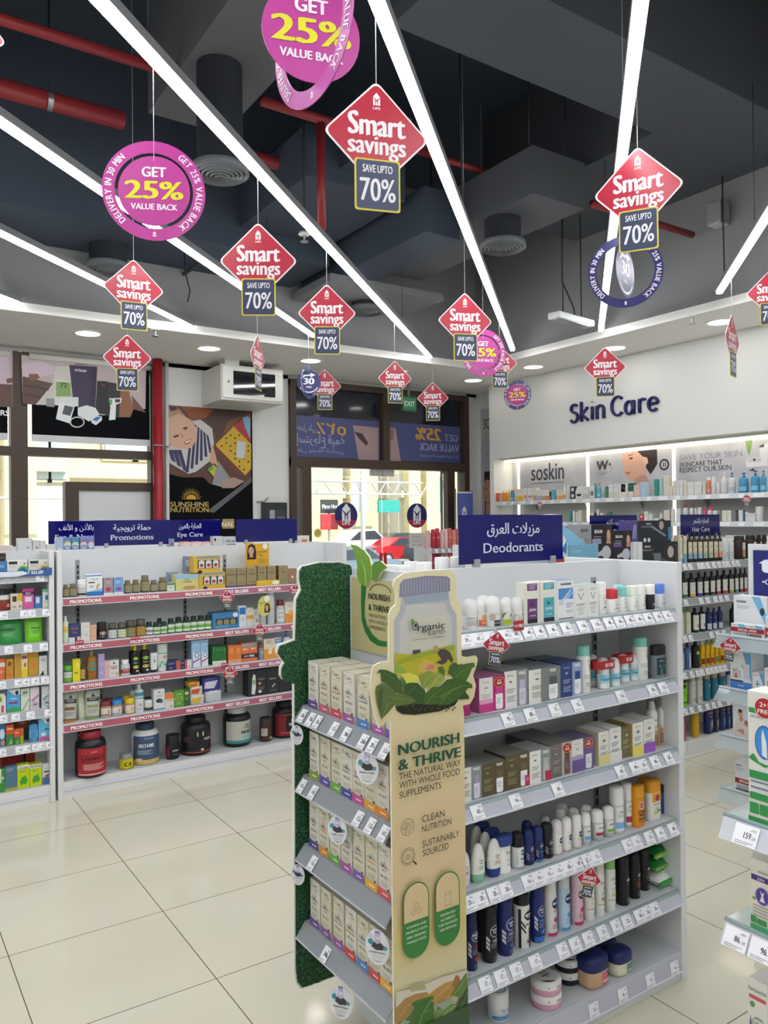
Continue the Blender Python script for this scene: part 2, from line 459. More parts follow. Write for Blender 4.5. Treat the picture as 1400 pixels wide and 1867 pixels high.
p=onz(555,440,3.5);sprinkler(p.x,p.y,3.5,4.99,'sprinkler head beside the long strip light, left of centre')
p=onz(283,610,3.2);sprinkler(p.x,p.y,3.19,3.25,'sprinkler head in the soffit right of the leftmost downlight')
p=onz(1262,587,3.2);sprinkler(p.x,p.y,3.19,3.25,'sprinkler head in the soffit left of the rightmost downlight')
t=empty('emergency_light',(4.93,4.53,3.3),R(8))
MB().bbox(-.25,.25,-.06,.06,-.035,.02,M('#d7dadb',.3),.008).build('casing',t)
MB().bbox(-.2,.2,-.05,.05,-.045,-.035,CLEAR,.003).build('lens',t)
for x in(-.12,.14):MB().tube([(x,0,.02),(x,0,1.69)],.006,BLK,6).build('hanging_rod',t)
MB().tube([(.05,0,.02),(.03,0,.1),(-.1,.02,.3),(-.11,0,1.0),(-.11,0,1.6)],.008,BLK,6).build('cable',t)
tag(t,'white emergency light box hung on two rods by the duct','emergency light')
def cable(pts,label):
 tag(MB().tube(pts,.006,BLK,6).build('hanging_cable'),label,'cable','loose cables under the ceiling')
p=onz(838,120,4.49);cable([(p.x,p.y,4.99),(p.x,p.y,4.2),(p.x+.02,p.y,3.5)],'thin black cable hanging above the duct, right of centre')
p=ony(1317,335,3.45);cable([(p.x,p.y,4.2),(p.x,p.y,3.9),(p.x+.01,p.y,3.38)],'thin black cable hanging in front of the grey bulkhead at right')
p=ony(337,500,5.9);cable([(p.x,p.y,3.78),(p.x,p.y,3.6),(p.x+.04,p.y,3.45),(p.x+.02,p.y,3.36)],'curled black cable near the window bulkhead')
def channel(a,c,label):
 t=MB().tube([a,c],.02,M('#3c4047',.6,.4),4).build('channel_bracket');tag(t,label,'bracket','slotted steel channels on the ceiling')
channel(onz(847,92,4.48),onz(942,0,4.48),'slotted steel channel on the dark slab at the top right')
channel(onz(318,510,3.74),onz(362,482,3.74),'short slotted channel under the beam near the windows')
t=empty('ceiling_speaker_box',(5.44,3.52,3.95));MB().bbox(-.06,.06,-.06,.06,-.08,.08,GREY,.006).build('casing',t);MB().bbox(-.055,.055,-.055,.055,-.095,-.08,M('#a8a8a6'),.003).build('lens',t)
tag(t,'small grey box fixed high on the right bulkhead','sensor')
t=empty('dome_camera',(onz(874,716,3.25).x-.05,6.98,3.25));MB().lathe([(.06,-.03),(.065,0)],M('#e6e6e3'),20).build('base',t);MB().lathe([(.0001,-.09),(.03,-.08),(.045,-.05),(.048,-.03)],M('#17181b',.1),20).build('dome',t)
tag(t,'black dome camera under the soffit corner','camera')
# ------------------------------------------------------------------ windows and entrance
def window(name,x0,x1,label,parts):
 t=empty(name,(0,0,0));t['kind']='structure'
 for nm,mb in parts:mb.build(nm,t)
 struct(t,label,'window');return t
FY0,FY1=YW-.03,YW+.09
b=MB()
for x0,x1,z0,z1 in((-1.6,1.22,3.12,3.21),(-1.6,1.22,2.27,2.35),(-1.6,1.22,0,.12),(-1.6,-1.5,0,3.2),(1.16,1.26,0,3.2)):v=(x1-x0<.2)*.003;b.box(x0,x1,FY0-v,FY1+v,z0,z1,BROWN)
window('window_1',0,0,'tall brown framed shop window at the far left',[('frame',b),('pane',MB().box(-1.5,1.16,YW+.03,YW+.036,.12,3.12,GLASS))])
b=MB()
for x0,x1,z0,z1 in((1.26,2.52,3.12,3.21),(1.26,2.52,2.27,2.35),(1.26,2.52,0,.12),(2.42,2.52,0,3.2),(1.26,1.30,0,3.2)):v=(x1-x0<.2)*.003;b.box(x0,x1,FY0-v,FY1+v,z0,z1,BROWN)
b.box(1.62,2.42,FY0+.002,FY1,1.96,2.04,BROWN).box(1.62,1.74,FY0,FY1,.12,1.96,BROWN)
window('window_2',0,0,'brown framed shop window with a white board in its lower corner',[('frame',b),('pane',MB().box(1.30,2.42,YW+.03,YW+.036,.12,3.12,GLASS)),('white_panel',MB().box(1.74,2.42,YW+.0,YW+.02,.12,1.96,M('#cfd2d4')))])
t=empty('door_1');b=MB()
for x0,x1,z0,z1 in((3.95,4.02,0,3.2),(6.40,6.48,0,3.2),(3.95,6.48,3.14,3.21),(3.95,6.48,2.25,2.35),(5.17,5.26,2.35,3.14),(4.09,4.20,0,2.25),(6.12,6.24,0,2.25)):v=(x1-x0<.2)*.003;b.box(x0,x1,FY0-.02-v,FY1+v,z0,z1,BROWN)
b.build('frame',t)
for x0,x1 in((4.02,4.09),(6.24,6.40)):MB().box(x0,x1,YW+.03,YW+.036,.02,2.25,GLASS).build('side_pane',t)
for x0,x1,nm in((4.215,5.185,-1),(5.197,6.11,1)):
 d=MB().box(x0,x1,YW+.02,YW+.03,.05,2.22,GLASS).build('door_leaf',t)
 MB().box(x0,x1,YW+.01,YW+.04,.0,.06,STEEL).build('bottom_rail',d)
 xc=x1-.16 if nm<0 else x0+.0
 MB().box(xc,xc+.16,YW+.008,YW+.042,2.17,2.25,M('#b9b9b5',.4,.3)).build('patch_fitting',d)
 xh=x1-.06 if nm<0 else x0+.06
 MB().tube([(xh,YW+.02,1.12),(xh,YW-.05,1.1),(xh,YW-.05,.7),(xh,YW+.02,.68)],.014,M('#d9d9d6',.3,.6),8).build('handle',d)
 MB().box(xh-(.055 if nm>0 else-.015),xh+(-.015 if nm>0 else .055),YW+.012,YW+.02,1.02,1.26,M('#b4232b')).build('push_sticker',d)
struct(t,'double glass entrance door in a brown frame','door')
TINT=M('#20242f',.08,spec=.6)
for x0,x1,nm in((4.02,5.17,'window_3'),(5.26,6.40,'window_4')):
 t=MB().box(x0,x1,YW+.02,YW+.03,2.35,3.14,TINT).build(nm)
 struct(t,'dark tinted transom pane, %s of the two above the entrance'%('left' if x0<5 else 'right'),'window')
FILM=M('#4e5484',.3);FG=M('#c99a4e',.4);FW=M('#9ba0bd',.4)
def film(x0,x1,z1):return MB().rect(x0,x1,2.36,z1,FILM,YW+.015)
b=film(4.03,5.16,2.82)
b.pxpoly([(643,775),(690,780),(690,846),(655,845)],'y',YW+.013,'#a98f95')
b.pxpoly([(645,787),(660,790),(671,807),(668,813),(655,800)],'y',YW+.011,'#4b3a44')
b.text('٪٢٥',4.50,2.63,.13,FG,YW+.012,w=.38,mirror=True,bold=.02)
b.text('احصل على',4.17,2.66,.075,FW,YW+.012,w=.24,mirror=True,bold=.01)
b.text('إسترجاع قيمة',4.36,2.52,.1,FW,YW+.012,w=.62,mirror=True,bold=.02)
b.text('على وصفة التأمين',4.36,2.42,.045,FW,YW+.012,w=.6,mirror=True)
tag(b.build('window_film'),'blue transom film with mirrored Arabic offer lettering, left of the mullion','window film')
b=film(5.27,6.39,2.82)
b.pxpoly([(703,778),(721,781),(732,848),(703,847)],'y',YW+.013,'#a98f95')
b.pxpoly([(704,780),(718,784),(717,800),(708,806),(704,800)],'y',YW+.011,'#8e6a66')
b.text('25%',5.88,2.63,.15,FG,YW+.012,w=.38,mirror=True,bold=.05)
b.text('GET',6.24,2.63,.085,FW,YW+.012,w=.22,mirror=True,bold=.03)
b.text('VALUE BACK',6.05,2.5,.09,FW,YW+.012,w=.62,mirror=True,bold=.03)
b.text('On Your Insurance Prescription',6.05,2.42,.035,FW,YW+.012,w=.6,mirror=True)
tag(b.build('window_film'),'blue transom film with mirrored GET 25% VALUE BACK lettering, right of the mullion','window film')
# exit sign and camera seen under the soffit at the entrance
t=empty('exit_sign',(5.36,7.45,3.0));MB().box(-.1,.1,-.02,.02,-.09,.09,M('#2d5f46',.4)).build('casing',t)
MB().rect(-.09,.09,-.07,.07,M('#3f8f66',.4),-.021).text('EXIT',0,-.03,.06,'#dff2e4',-.023,bold=.02,w=.15).build('face',t)
MB().box(-.01,.01,-.01,.01,.09,.25,'#888888').build('bracket',t)
tag(t,'green exit sign above the entrance doors','exit sign')
def life_logo(b,cx,cz,s,y,c,word=True):
# the two-pillar house mark: pointed roof, two stems, arms
 b.poly([(cx-.30*s,cz-.5*s),(cx-.12*s,cz-.5*s),(cx-.12*s,cz-.1*s),(cx-.30*s,cz+.16*s)],c,y)
 b.poly([(cx+.30*s,cz-.5*s),(cx+.30*s,cz+.16*s),(cx+.12*s,cz-.1*s),(cx+.12*s,cz-.5*s)],c,y)
 b.poly([(cx-.30*s,cz+.2*s),(cx,cz-.06*s),(cx+.30*s,cz+.2*s),(cx,cz+.56*s)],c,y)
 b.poly([(cx-.08*s,cz-.5*s),(cx-.0*s,cz-.5*s),(cx+.08*s,cz-.5*s),(cx+.03*s,cz-.16*s),(cx-.03*s,cz-.16*s)],c,y)
 if word:b.text('LIFE',cx,cz-.86*s,.22*s,c,y,bold=.03,w=.62*s)
for x,who in((4.72,'left'),(5.62,'right')):
 px=631 if who=='left' else 760
 p=ony(px,940,YW+.01)
 b=MB().disc(0,0,.152,'#272a63',0,.15,32)
 zc=-.045;V=[(.147*math.cos(a),.144*math.sin(a))for a in[PI*1.12+i*PI*.76/16 for i in range(17)]]
 b.poly(V,'#a22b4e',-.001)
 life_logo(b,0,.035,.19,-.002,'#e8e8f0',False);b.text('LIFE',0,-.105,.045,'#f0f0f4',-.002,bold=.03)
 o=b.build('door_sticker',None,(p.x,YW+.008,p.z))
 tag(o,'round navy and red pharmacy sticker on the %s glass door leaf'%who,'sticker','round stickers on the entrance doors')
p=ony(580,972,YW);o=MB().disc(0,0,.05,'#d9c77a',0).disc(0,.005,.03,'#c2a94e',-.001).build('door_sticker',None,(p.x,YW+.008,p.z));tag(o,'small round yellow sticker low on the left glass door leaf','sticker','round stickers on the entrance doors')
p=ony(760,985,YW);b=MB().rect(-.11,.11,-.09,.09,M('#d5d5d3'),0)
for i,s in enumerate(('WE ARE OPEN','24/7 DAYS','8AM - 12 MN')):b.text(s,0,.03-i*.05,.025,'#8c8c8c',-.002,w=.15,mirror=True)
tag(b.build('notice',None,(p.x,YW+.008,p.z)),'grey opening hours notice seen reversed on the right glass door','notice')
# roller blinds with printed adverts inside the left windows
def blind(x0,x1,label,deco):
 t=empty('printed_blind',(0,0,0));y=YW-.06
 MB().tube([(x0,y,3.17),(x1,y,3.17)],.03,M('#d8d4cf'),10).build('roller',t)
 b=MB().rect(x0+.02,x1-.02,2.46,3.16,M('#0c0e13',.8,spec=.1),y);deco(b,y-.002);b.build('printed_sheet',t)
 MB().box(x0+.02,x1-.02,y-.01,y+.01,2.40,2.46,M('#c9cbd0')).build('bottom_bar',t)
 tag(t,label,'blind','printed roller blinds in the shop windows')
def px1(ax,ay,s,pts):return[(ax+a/s,ay+c/s)for a,c in pts]
def deco2(b,y):
 q=lambda P,m,l:b.pxpoly(px1(0,540,4.375,P),'y',y,m,l)
 q([(170,470),(600,505),(600,530),(1165,590),(1160,900),(960,895),(560,865),(180,860)],'#b7aaab',0)
 q([(170,540),(330,520),(430,560),(430,620),(300,650),(180,640)],'#cbb9c6',.0004)
 q([(180,640),(440,700),(280,866),(180,860)],'#5a4138',.0006)
 q([(440,560),(560,560),(570,760),(430,870),(285,866),(420,700)],'#c9c4c0',.0007)
 q([(180,700),(395,740),(385,752),(180,715)],'#3f2c26',.0009);q([(180,770),(330,800),(320,815),(180,790)],'#402d27',.0009)
 q([(230,620),(300,620),(320,650),(260,680),(230,665)],'#7c5147',.001)
 q([(600,500),(870,530),(870,560),(600,545)],'#151a2a',.001)
 q([(552,548),(775,563),(760,900),(620,890),(580,800)],'#33284a',.001)
 q([(735,560),(775,563),(760,900),(715,900)],'#251d39',.0012)
 q([(775,675),(860,680),(860,960),(760,920)],'#14151c',.0013);q([(860,685),(960,700),(960,970),(860,960)],'#22232a',.0013)
 q([(440,660),(562,682),(568,805),(444,805)],'#cfd8c8',.0014);q([(446,682),(560,690),(566,800),(448,800)],'#7fa05a',.0016)
 q([(960,740),(1020,730),(1065,900),(1040,965),(950,965)],'#8a5a38',.0015);q([(1050,790),(1165,930),(1060,900)],'#6a4a3c',.0014)
 q([(365,815),(435,815),(435,885),(370,880)],'#8b8d92',.0017);q([(432,810),(625,805),(625,880),(440,870)],'#d5d8dc',.0017)
 q([(470,860),(510,850),(595,880),(555,1015),(445,980)],'#dfe2e6',.002);q([(515,870),(585,885),(560,955),(495,940)],'#4a5058',.0022)
 q([(620,890),(690,870),(760,890),(795,945),(710,1000),(620,950)],'#d9dce0',.0021)
 q([(725,985),(770,955),(812,960),(812,990),(765,1030),(730,1010)],'#d8dde3',.0023);q([(735,985),(770,962),(808,965),(770,1000)],'#3b6fb0',.0025)
 q([(870,815),(970,812),(965,850),(925,865),(920,985),(868,990),(880,890)],'#dfe3e6',.0023);q([(876,825),(895,822),(892,865),(876,868)],'#3f9a4e',.0025);q([(915,822),(960,822),(955,845),(920,850)],'#2d3640',.0025)
 P=[ony(*px1(0,540,4.375,[(560+55+55*math.cos(a),1005+40*math.sin(a))])[0],y-.002)for a in[i*2*PI/20 for i in range(21)]]
 b.tube([tuple(v)for v in P],.006,M('#e2e5e8'),6)
 for s,a,c,h,m in(('trister',645,603,.03,'#e8e6ee'),('72',506,728,.045,'#26341f'),('90',823,722,.03,'#7a2a34'),('trister',812,950,.018,'#d8d8dd')):
  p=ony(*px1(0,540,4.375,[(a,c)])[0],y);b.text(s,p.x,p.z,h,m,y-.003,bold=.02)
blind(1.31,2.42,'roller blind advert with a blood pressure monitor and purple box',deco2)
def deco1(b,y):
 q=lambda P,m,l:b.pxpoly(px1(0,540,4.375,P),'y',y,m,l)
 q([(-900,380),(100,430),(100,885),(-900,860)],'#b3a3a8',0);q([(-900,380),(60,430),(90,700),(-900,660)],'#c3b0be',.0004);q([(-900,670),(98,705),(98,885),(-900,860)],'#5a4138',.0006);q([(50,660),(98,650),(98,690),(55,695)],'#6a4b45',.001)
 p=ony(-6,757,y);b.text('MONITORS',p.x+.1,p.z,.05,'#e6e6ea',y-.002,align='r',bold=.03)
blind(-1.45,1.15,'roller blind advert cut off by the left picture edge',deco1)
# ------------------------------------------------------------------ product kit
def gfx(b,w,h,y,g,cols=1):
# g: flat print on a face of size w x h, coordinates as fractions (x from -.5 to .5, z from 0 to 1)
 k=0
 for t in g:
  k+=1
  yy=y-.00012*k
  if t[0]=='r':b.rect(t[1]*w,t[2]*w,t[3]*h,t[4]*h,t[5],yy,cols)
  elif t[0]=='t':
   b.text(t[1],t[2]*w,t[3]*h,t[4]*h,t[5],yy,wmax=(t[6]if len(t)>6 else .9)*w,bold=(t[7]if len(t)>7 else .0))
  elif t[0]=='e':b.disc(t[1]*w,t[2]*h,t[3]*w,t[4],yy,(t[5]*h if len(t)>5 else t[3]*w),18)
  elif t[0]=='o':b.ring(t[1]*w,t[2]*h,t[3]*w*.88,t[3]*w,t[4],yy,None,22)
  elif t[0]=='p':b.poly([(q[0]*w,q[1]*h)for q in t[1]],t[2],yy)
  elif t[0]=='l':
   for i in range(t[4]):
    z=t[3]*h-i*.045*h;f=1-.25*((i*7)%3)/2
    b.rect(t[1]*w,(t[1]+(t[2]-t[1])*f)*w,z,z+.014*h,t[5],yy,cols)
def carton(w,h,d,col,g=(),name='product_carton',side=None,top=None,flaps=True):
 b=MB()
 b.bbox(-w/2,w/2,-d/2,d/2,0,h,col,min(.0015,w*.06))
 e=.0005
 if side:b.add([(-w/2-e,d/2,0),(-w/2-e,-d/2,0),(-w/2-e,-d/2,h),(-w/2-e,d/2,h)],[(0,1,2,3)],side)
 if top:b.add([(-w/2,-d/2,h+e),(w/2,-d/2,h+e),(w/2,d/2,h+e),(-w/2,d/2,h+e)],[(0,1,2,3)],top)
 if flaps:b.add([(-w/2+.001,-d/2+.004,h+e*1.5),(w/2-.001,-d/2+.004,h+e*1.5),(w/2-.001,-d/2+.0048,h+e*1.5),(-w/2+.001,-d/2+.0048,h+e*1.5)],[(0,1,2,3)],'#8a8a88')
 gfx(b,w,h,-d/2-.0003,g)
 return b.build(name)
S_=lambda*p:list(p)
SHAPES={'can':[('body',S_((.9,0),(1,.015),(1,.80),(.93,.83))),('cap',S_((.9,.83),(.9,.97),(.82,.995),(.5,1)))],'spray':[('body',S_((.95,0),(1,.015),(1,.74),(.9,.78))),('cap',S_((.93,.78),(.93,.96),(.84,.995),(.4,1)))],'mist':[('body',S_((.95,0),(1,.015),(1,.74),(.72,.83))),('nozzle',S_((.62,.83),(.62,.9),(.45,.94),(.35,1),(.1,1))),('overcap',S_((.84,.80),(.84,1.02),(.7,1.05),(.01,1.05)))],'roll':[('body',S_((.85,0),(.97,.02),(1,.1),(1,.58),(.9,.61))),('cap',S_((.98,.61),(.98,.85),(.86,.94),(.6,.985),(.01,1)))],'rollflat':[('body',S_((.85,0),(.97,.02),(1,.1),(1,.58),(.9,.6))),('cap',S_((1,.6),(.97,.93),(.88,.99),(.01,1)))],'rolltall':[('body',S_((.85,0),(.97,.02),(1,.06),(1,.6),(.9,.62))),('cap',S_((1.03,.62),(1.02,.96),(.9,1),(.01,1)))],'dome':[('body',S_((.9,0),(1,.03),(1,.45),(.94,.52))),('cap',S_((.9,.5),(.9,.76),(.6,.86),(.01,.88))),('clear_cover',S_((1,.46),(1.03,.7),(.92,.88),(.6,.97),(.01,1)))],'tear':[('cap',S_((.70,0),(.82,.01),(.92,.12),(.97,.24))),('body',S_((.98,.24),(1,.36),(.98,.55),(.86,.74),(.62,.9),(.35,.97),(.01,1)))],'stick':[('base',S_((.92,0),(.96,.01),(.96,.06))),('body',S_((.96,.06),(1,.1),(1,.7))),('cap',S_((1,.705),(1,.94),(.9,.99),(.01,1)))],'stickflip':[('body',S_((.92,0),(.92,.07),(.86,.075),(.9,.7))),('cap',S_((1.16,.72),(1.2,.9),(1.1,.96),(.8,.99),(.01,1)))],'jar':[('body',S_((.88,0),(1,.04),(1,.62),(.92,.70))),('lid',S_((.95,.71),(.95,.98),(.9,1),(.01,1)))],'creamjar':[('body',S_((.9,0),(.98,.04),(1,.5))),('lid',S_((1.02,.5),(1.02,.93),(.96,1),(.01,1)))],'tub':[('body',S_((.9,0),(.99,.04),(1,.08),(1,.70),(.93,.78),(.72,.835))),('lid',S_((.66,.83),(.68,.85),(.68,.985),(.62,1),(.01,1)))],'pill':[('body',S_((.92,0),(1,.03),(1,.66),(.92,.72),(.72,.76))),('cap',S_((.76,.76),(.76,.985),(.7,1),(.01,1)))],'bottle':[('body',S_((.93,0),(1,.02),(1,.70),(.9,.77),(.42,.82))),('cap',S_((.40,.82),(.40,.985),(.36,1),(.01,1)))],'pump':[('body',S_((.93,0),(1,.02),(1,.66),(.85,.73),(.35,.77))),('pump_head',S_((.36,.77),(.36,.84),(.12,.85),(.12,.93),(.42,.94),(.42,.99),(.01,1)))],'flipcap':[('body',S_((.94,0),(1,.02),(1,.78),(.9,.82))),('cap',S_((.86,.82),(.84,.985),(.8,1),(.01,1)))],'invert':[('cap',S_((.8,0),(.84,.01),(.84,.14))),('body',S_((.86,.14),(.95,.3),(1,.97),(.97,1),(.01,1)))],'oil':[('body',S_((.95,0),(1,.02),(1,.66),(.8,.75),(.4,.8))),('cap',S_((.34,.8),(.3,.93),(.15,1),(.01,1)))],'petro':[('body',S_((.72,0),(.9,.04),(1,.18),(1,.58))),('lid',S_((1.03,.55),(1.03,.86),(.9,.95),(.5,1),(.01,1)))],}
def rad_at(prof,z):
 for(r0,z0),(r1,z1)in zip(prof,prof[1:]):
  if z0<=z<=z1:return r0+(r1-r0)*(z-z0)/max(1e-6,z1-z0)
 return prof[0][0]
def vessel(shape,w,h,cols,label=None,sy=1.0,pw=2.0,name='bottle',n=18,parts=True,extra=None):
 """cols: colour or material per part; label: (z0,z1,colour or None,print,half angle in degrees)"""
 segs=SHAPES[shape];R_=w/2
 if shape=='stickflip':R_=w/2/1.2
 root=empty(name)if parts else None
 b=MB();bodyp=None
 for i,(pn,prof)in enumerate(segs):
  c=cols[i%len(cols)]
  if pn=='body':bodyp=prof
  b.lathe([(r*R_,z*h)for r,z in prof],c,n,sy=sy,pw=pw)
  if parts:b.build(pn,root);b=MB()
 if label:
  z0,z1,c,g,ha=label
  rr=max(rad_at(bodyp,z0),rad_at(bodyp,(z0+z1)/2),rad_at(bodyp,z1))*R_+.0004
  W=rr*2*R(ha);ex=2/pw
  def fn(x,y,z):
   a=x/rr;q=rr-y
   s,cc=math.sin(a),math.cos(a)
   k=(abs(s)**pw+abs(cc)**pw)**(-1/pw)if pw!=2 else 1
   if shape in('tear',):
    q=rad_at(bodyp,min(.999,z/h))*R_+.0006-y
   return(q*k*s,-q*k*cc*sy,z)
  b.fn=fn
  nc=max(6,int(ha/7))
  if c:b.rect(-W/2,W/2,z0*h,z1*h,c,0,nc,5 if shape=='tear' else 1)
  LH=(z1-z0)*h
  b2=b.fn
  b.fn=lambda x,y,z:b2(x,y,z+z0*h)
  gfx(b,W,LH,-.0003,g,nc)
  b.fn=None
  if parts:b.build('label',root);b=MB()
 if extra:extra(root,w,h)
 return root if parts else b.build(name)
 # ------------------------------------------------------------------ placing and naming
PEND=[]
ORD=['first','second','third','fourth','fifth','sixth','seventh','eighth','ninth','tenth','eleventh','twelfth','thirteenth','fourteenth','fifteenth','sixteenth','seventeenth','eighteenth','nineteenth','twentieth']
def pend(o,label,cat,group,x):PEND.append((o,label,cat,group,x))
def settle_labels():
 by={}
 for t in PEND:by.setdefault(t[1],[]).append(t)
 for lb,L in by.items():
  L.sort(key=lambda t:t[4]);n=len(L)
  for i,(o,_,cat,grp,x)in enumerate(L):
   s=lb
   if n==2:s=('left ' if i==0 else 'right ')+lb
   elif n==3:s=('left ','middle ','right ')[i]+lb
   elif n>3:s=(ORD[i]+' from left, '+lb)if i<n-1 else 'rightmost '+lb
   tag(o,s,cat,grp)
class Shelf:
 def __init__(s,frame,plane,z,where,group,crop=(0,0,1)):
  s.f,s.p,s.z,s.where,s.group,s.crop,s.wide=frame,plane,z,where,group,crop,.98
 def px(s,a,c):return s.crop[0]+a/s.crop[2],s.crop[1]+c/s.crop[2]
 def span(s,a0,a1,top,back=0.0):
 # real left/right/height on the vertical plane of the product fronts
  xa,yt=s.px(a0,top);xb,_=s.px(a1,top)
  if s.f=='y':
   A,B,T=ony(xa,yt+25,s.p+back),ony(xb,yt+25,s.p+back),ony((xa+xb)/2,yt,s.p+back)
   return(A.x+B.x)/2,B.x-A.x,T.z-s.z
  A,B,T=onx(xa,yt+25,s.p+back),onx(xb,yt+25,s.p+back),onx((xa+xb)/2,yt,s.p+back)
  return(A.y+B.y)/2,A.y-B.y,T.z-s.z
 def set(s,o,c,d,back=0.0,dz=0.0,turn=0.0):
  if s.f=='y':o.location=(c,s.p+back+d/2,s.z+dz);o.rotation_euler=(0,0,R(turn))
  else:o.location=(s.p+back+d/2,c,s.z+dz);o.rotation_euler=(0,0,R(-90+turn))
 def box(s,a0,a1,top,col,g=(),label='carton',d=None,back=0.0,cat='carton',name='product_carton',side=None,toph=None,dz=0.0,turn=0.0,h=None,fl=True):
  c,w,hh=s.span(a0,a1,top,back);hh=h or hh-dz
  d=d or min(w*.7,.08)
  o=carton(w*.985,hh,d,col,g,name,side,toph,fl)
  s.set(o,c,d,back,dz,turn)
  pend(o,label+' '+s.where,cat,s.group,a0)
  return o
 def ves(s,a0,a1,top,shape,cols,lab=None,label='bottle',back=0.0,sy=1.0,pw=2.0,cat='bottle',name='bottle',parts=True,turn=0.0,dz=0.0,extra=None,h=None,n=18):
 # a round or oval body shows its whole girth, so its width comes from the line of sight, on the plane of its axis
  xm,_=s.px((a0+a1)/2,top);r=ray(xm,1100);q=pw/(pw-1)
  cv,sv=(r.y,r.x)if s.f=='y' else(r.x,r.y)
  L2=math.hypot(cv,sv);cv,sv=abs(cv)/L2,abs(sv)/L2
  kf=cv/((cv**q+(sy*sv)**q)**(1/q))
  c,w,hh=s.span(a0,a1,top,back);w*=s.wide*kf
  c,w,hh=s.span(a0,a1,top,back+w*sy/2);w*=s.wide*kf
  hh=h or hh-dz
  o=vessel(shape,w,hh,cols,lab,sy,pw,name,n,parts,extra)
  s.set(o,c,w*sy,back,dz,turn)
  pend(o,label+' '+s.where,cat,s.group,a0)
  return o
def r_(x0,x1,z0,z1,c):return('r',x0,x1,z0,z1,c)
def t_(s,x,z,h,c,wm=.9,bold=0.0):return('t',s,x,z,h,c,wm,bold)
def l_(x0,x1,z,n,c='#9a9a98'):return('l',x0,x1,z,n,c)
def e_(x,z,rx,c,rz=None):return('e',x,z,rx,c)if rz is None else('e',x,z,rx,c,rz)
# ------------------------------------------------------------------ shelf units
SHW=M('#d3d6d8',.5);SHG=M('#bfc3c7',.45);STRIP_M=M('#c3c5d2',.2,alpha=.82)
SLOT=M('#2b2d30',.6)
def price_tag(parent,x,y,z,num,tilt,w=.038,h=.04):
 b=MB();b.rect(-w/2,w/2,0,h,M('#e9eaf0',.35),0)
 b.text('AED',w*.28,h*.76,h*.11,'#4a4a4c',-.0006)
 b.text(num[0],w*.1,h*.38,h*.28,'#2f2f33',-.0006,sx=.75,bold=.015);b.text(num[1],w*.36,h*.38,h*.14,'#2f2f33',-.0006,sx=.8)
 for k in range(2):b.rect(-w*.4,w*(.36-.2*k),h*(.16-.09*k),h*(.19-.09*k),'#7c7c80',-.0006)
 o=b.build('price_tag',parent,(x,y,z));o.rotation_euler=(R(-tilt),0,0)
 return o
def shelf_part(root,x0,x1,yf,depth,z,thick,strip_h,tilt,tags,mat=SHG,strip=STRIP_M,text=None,over=0.0):
 """shelf board whose top is z; the price strip leans out from its front edge at yf"""
 s=MB().box(x0,x1,yf,yf+depth,z-thick,z,mat).build('shelf',root)
 c,n=math.cos(R(tilt)),math.sin(R(tilt))
 y0,z0=yf-.006-n*strip_h,z-.004-c*strip_h
 b=MB();b.add([(x0,y0,z0),(x1+over,y0,z0),(x1+over,yf-.004,z-.002),(x0,yf-.004,z-.002),(x0,y0+.002,z0),(x1+over,y0+.002,z0),(x1+over,yf-.001,z-.002),(x0,yf-.001,z-.002)],[(0,1,2,3),(7,6,5,4),(0,4,5,1),(3,2,6,7),(1,5,6,2),(0,3,7,4)],strip)
 b.box(x0,x1+over,y0-.003,y0+.002,z0-.002,z0+.002,M('#d8dae2',.25))
 if text:
  T=Matrix.Translation((0,y0-.001,z0))@Matrix.Rotation(R(-tilt),4,'X');b.T=T
  for(xa,xb,col,wrd,xs)in text:
   b.rect(xa,xb,.002,strip_h-.004,col,-.001)
   for xx in xs:b.text(wrd,xx,strip_h*.24,strip_h*.46,'#f1f0ee',-.0022,bold=.028)
  b.T=None
 b.build('price_strip',s)
 for x,num in tags:price_tag(s,x,y0-.0015,z0+.003,num,tilt,h=min(.042,strip_h*.92),w=min(.045,strip_h))
 return s
def unit(label,x0,x1,yf,ymid,yb,H,left=True,right=True,base_h=.1,face=M('#d5d7d9',.45)):
 root=empty('shelf_unit',((x0+x1)/2,yf,0))
 L=lambda o:setattr(o,'location',Vector(o.location)-Vector(root.location))or o
 W=M('#cfd2d5',.5)
 def part(nm,b):
  o=b.build(nm,root);L(o);return o
 part('back_panel',MB().box(x0,x1,ymid-.012,ymid+.012,base_h,H,W))
 if left:part('side_panel',MB().bbox(x0-.03,x0,yf,yb,0,H,face,.002))
 if right:part('side_panel',MB().bbox(x1,x1+.03,yf,yb,0,H,face,.002))
 part('base',MB().box(x0,x1,yf+.01,yb-.01,0,base_h,M('#d9dadb',.4)))
 return root,L
def slots(root,L,x,y,z0,z1):
 b=MB().box(x-.012,x+.012,y-.004,y,z0,z1,M('#8f9499',.4));z=z0+.02
 while z<z1-.03:b.rect(x-.006,x+.006,z,z+.022,SLOT,y-.0046);z+=.034
 L(b.build('slotted_upright',root))
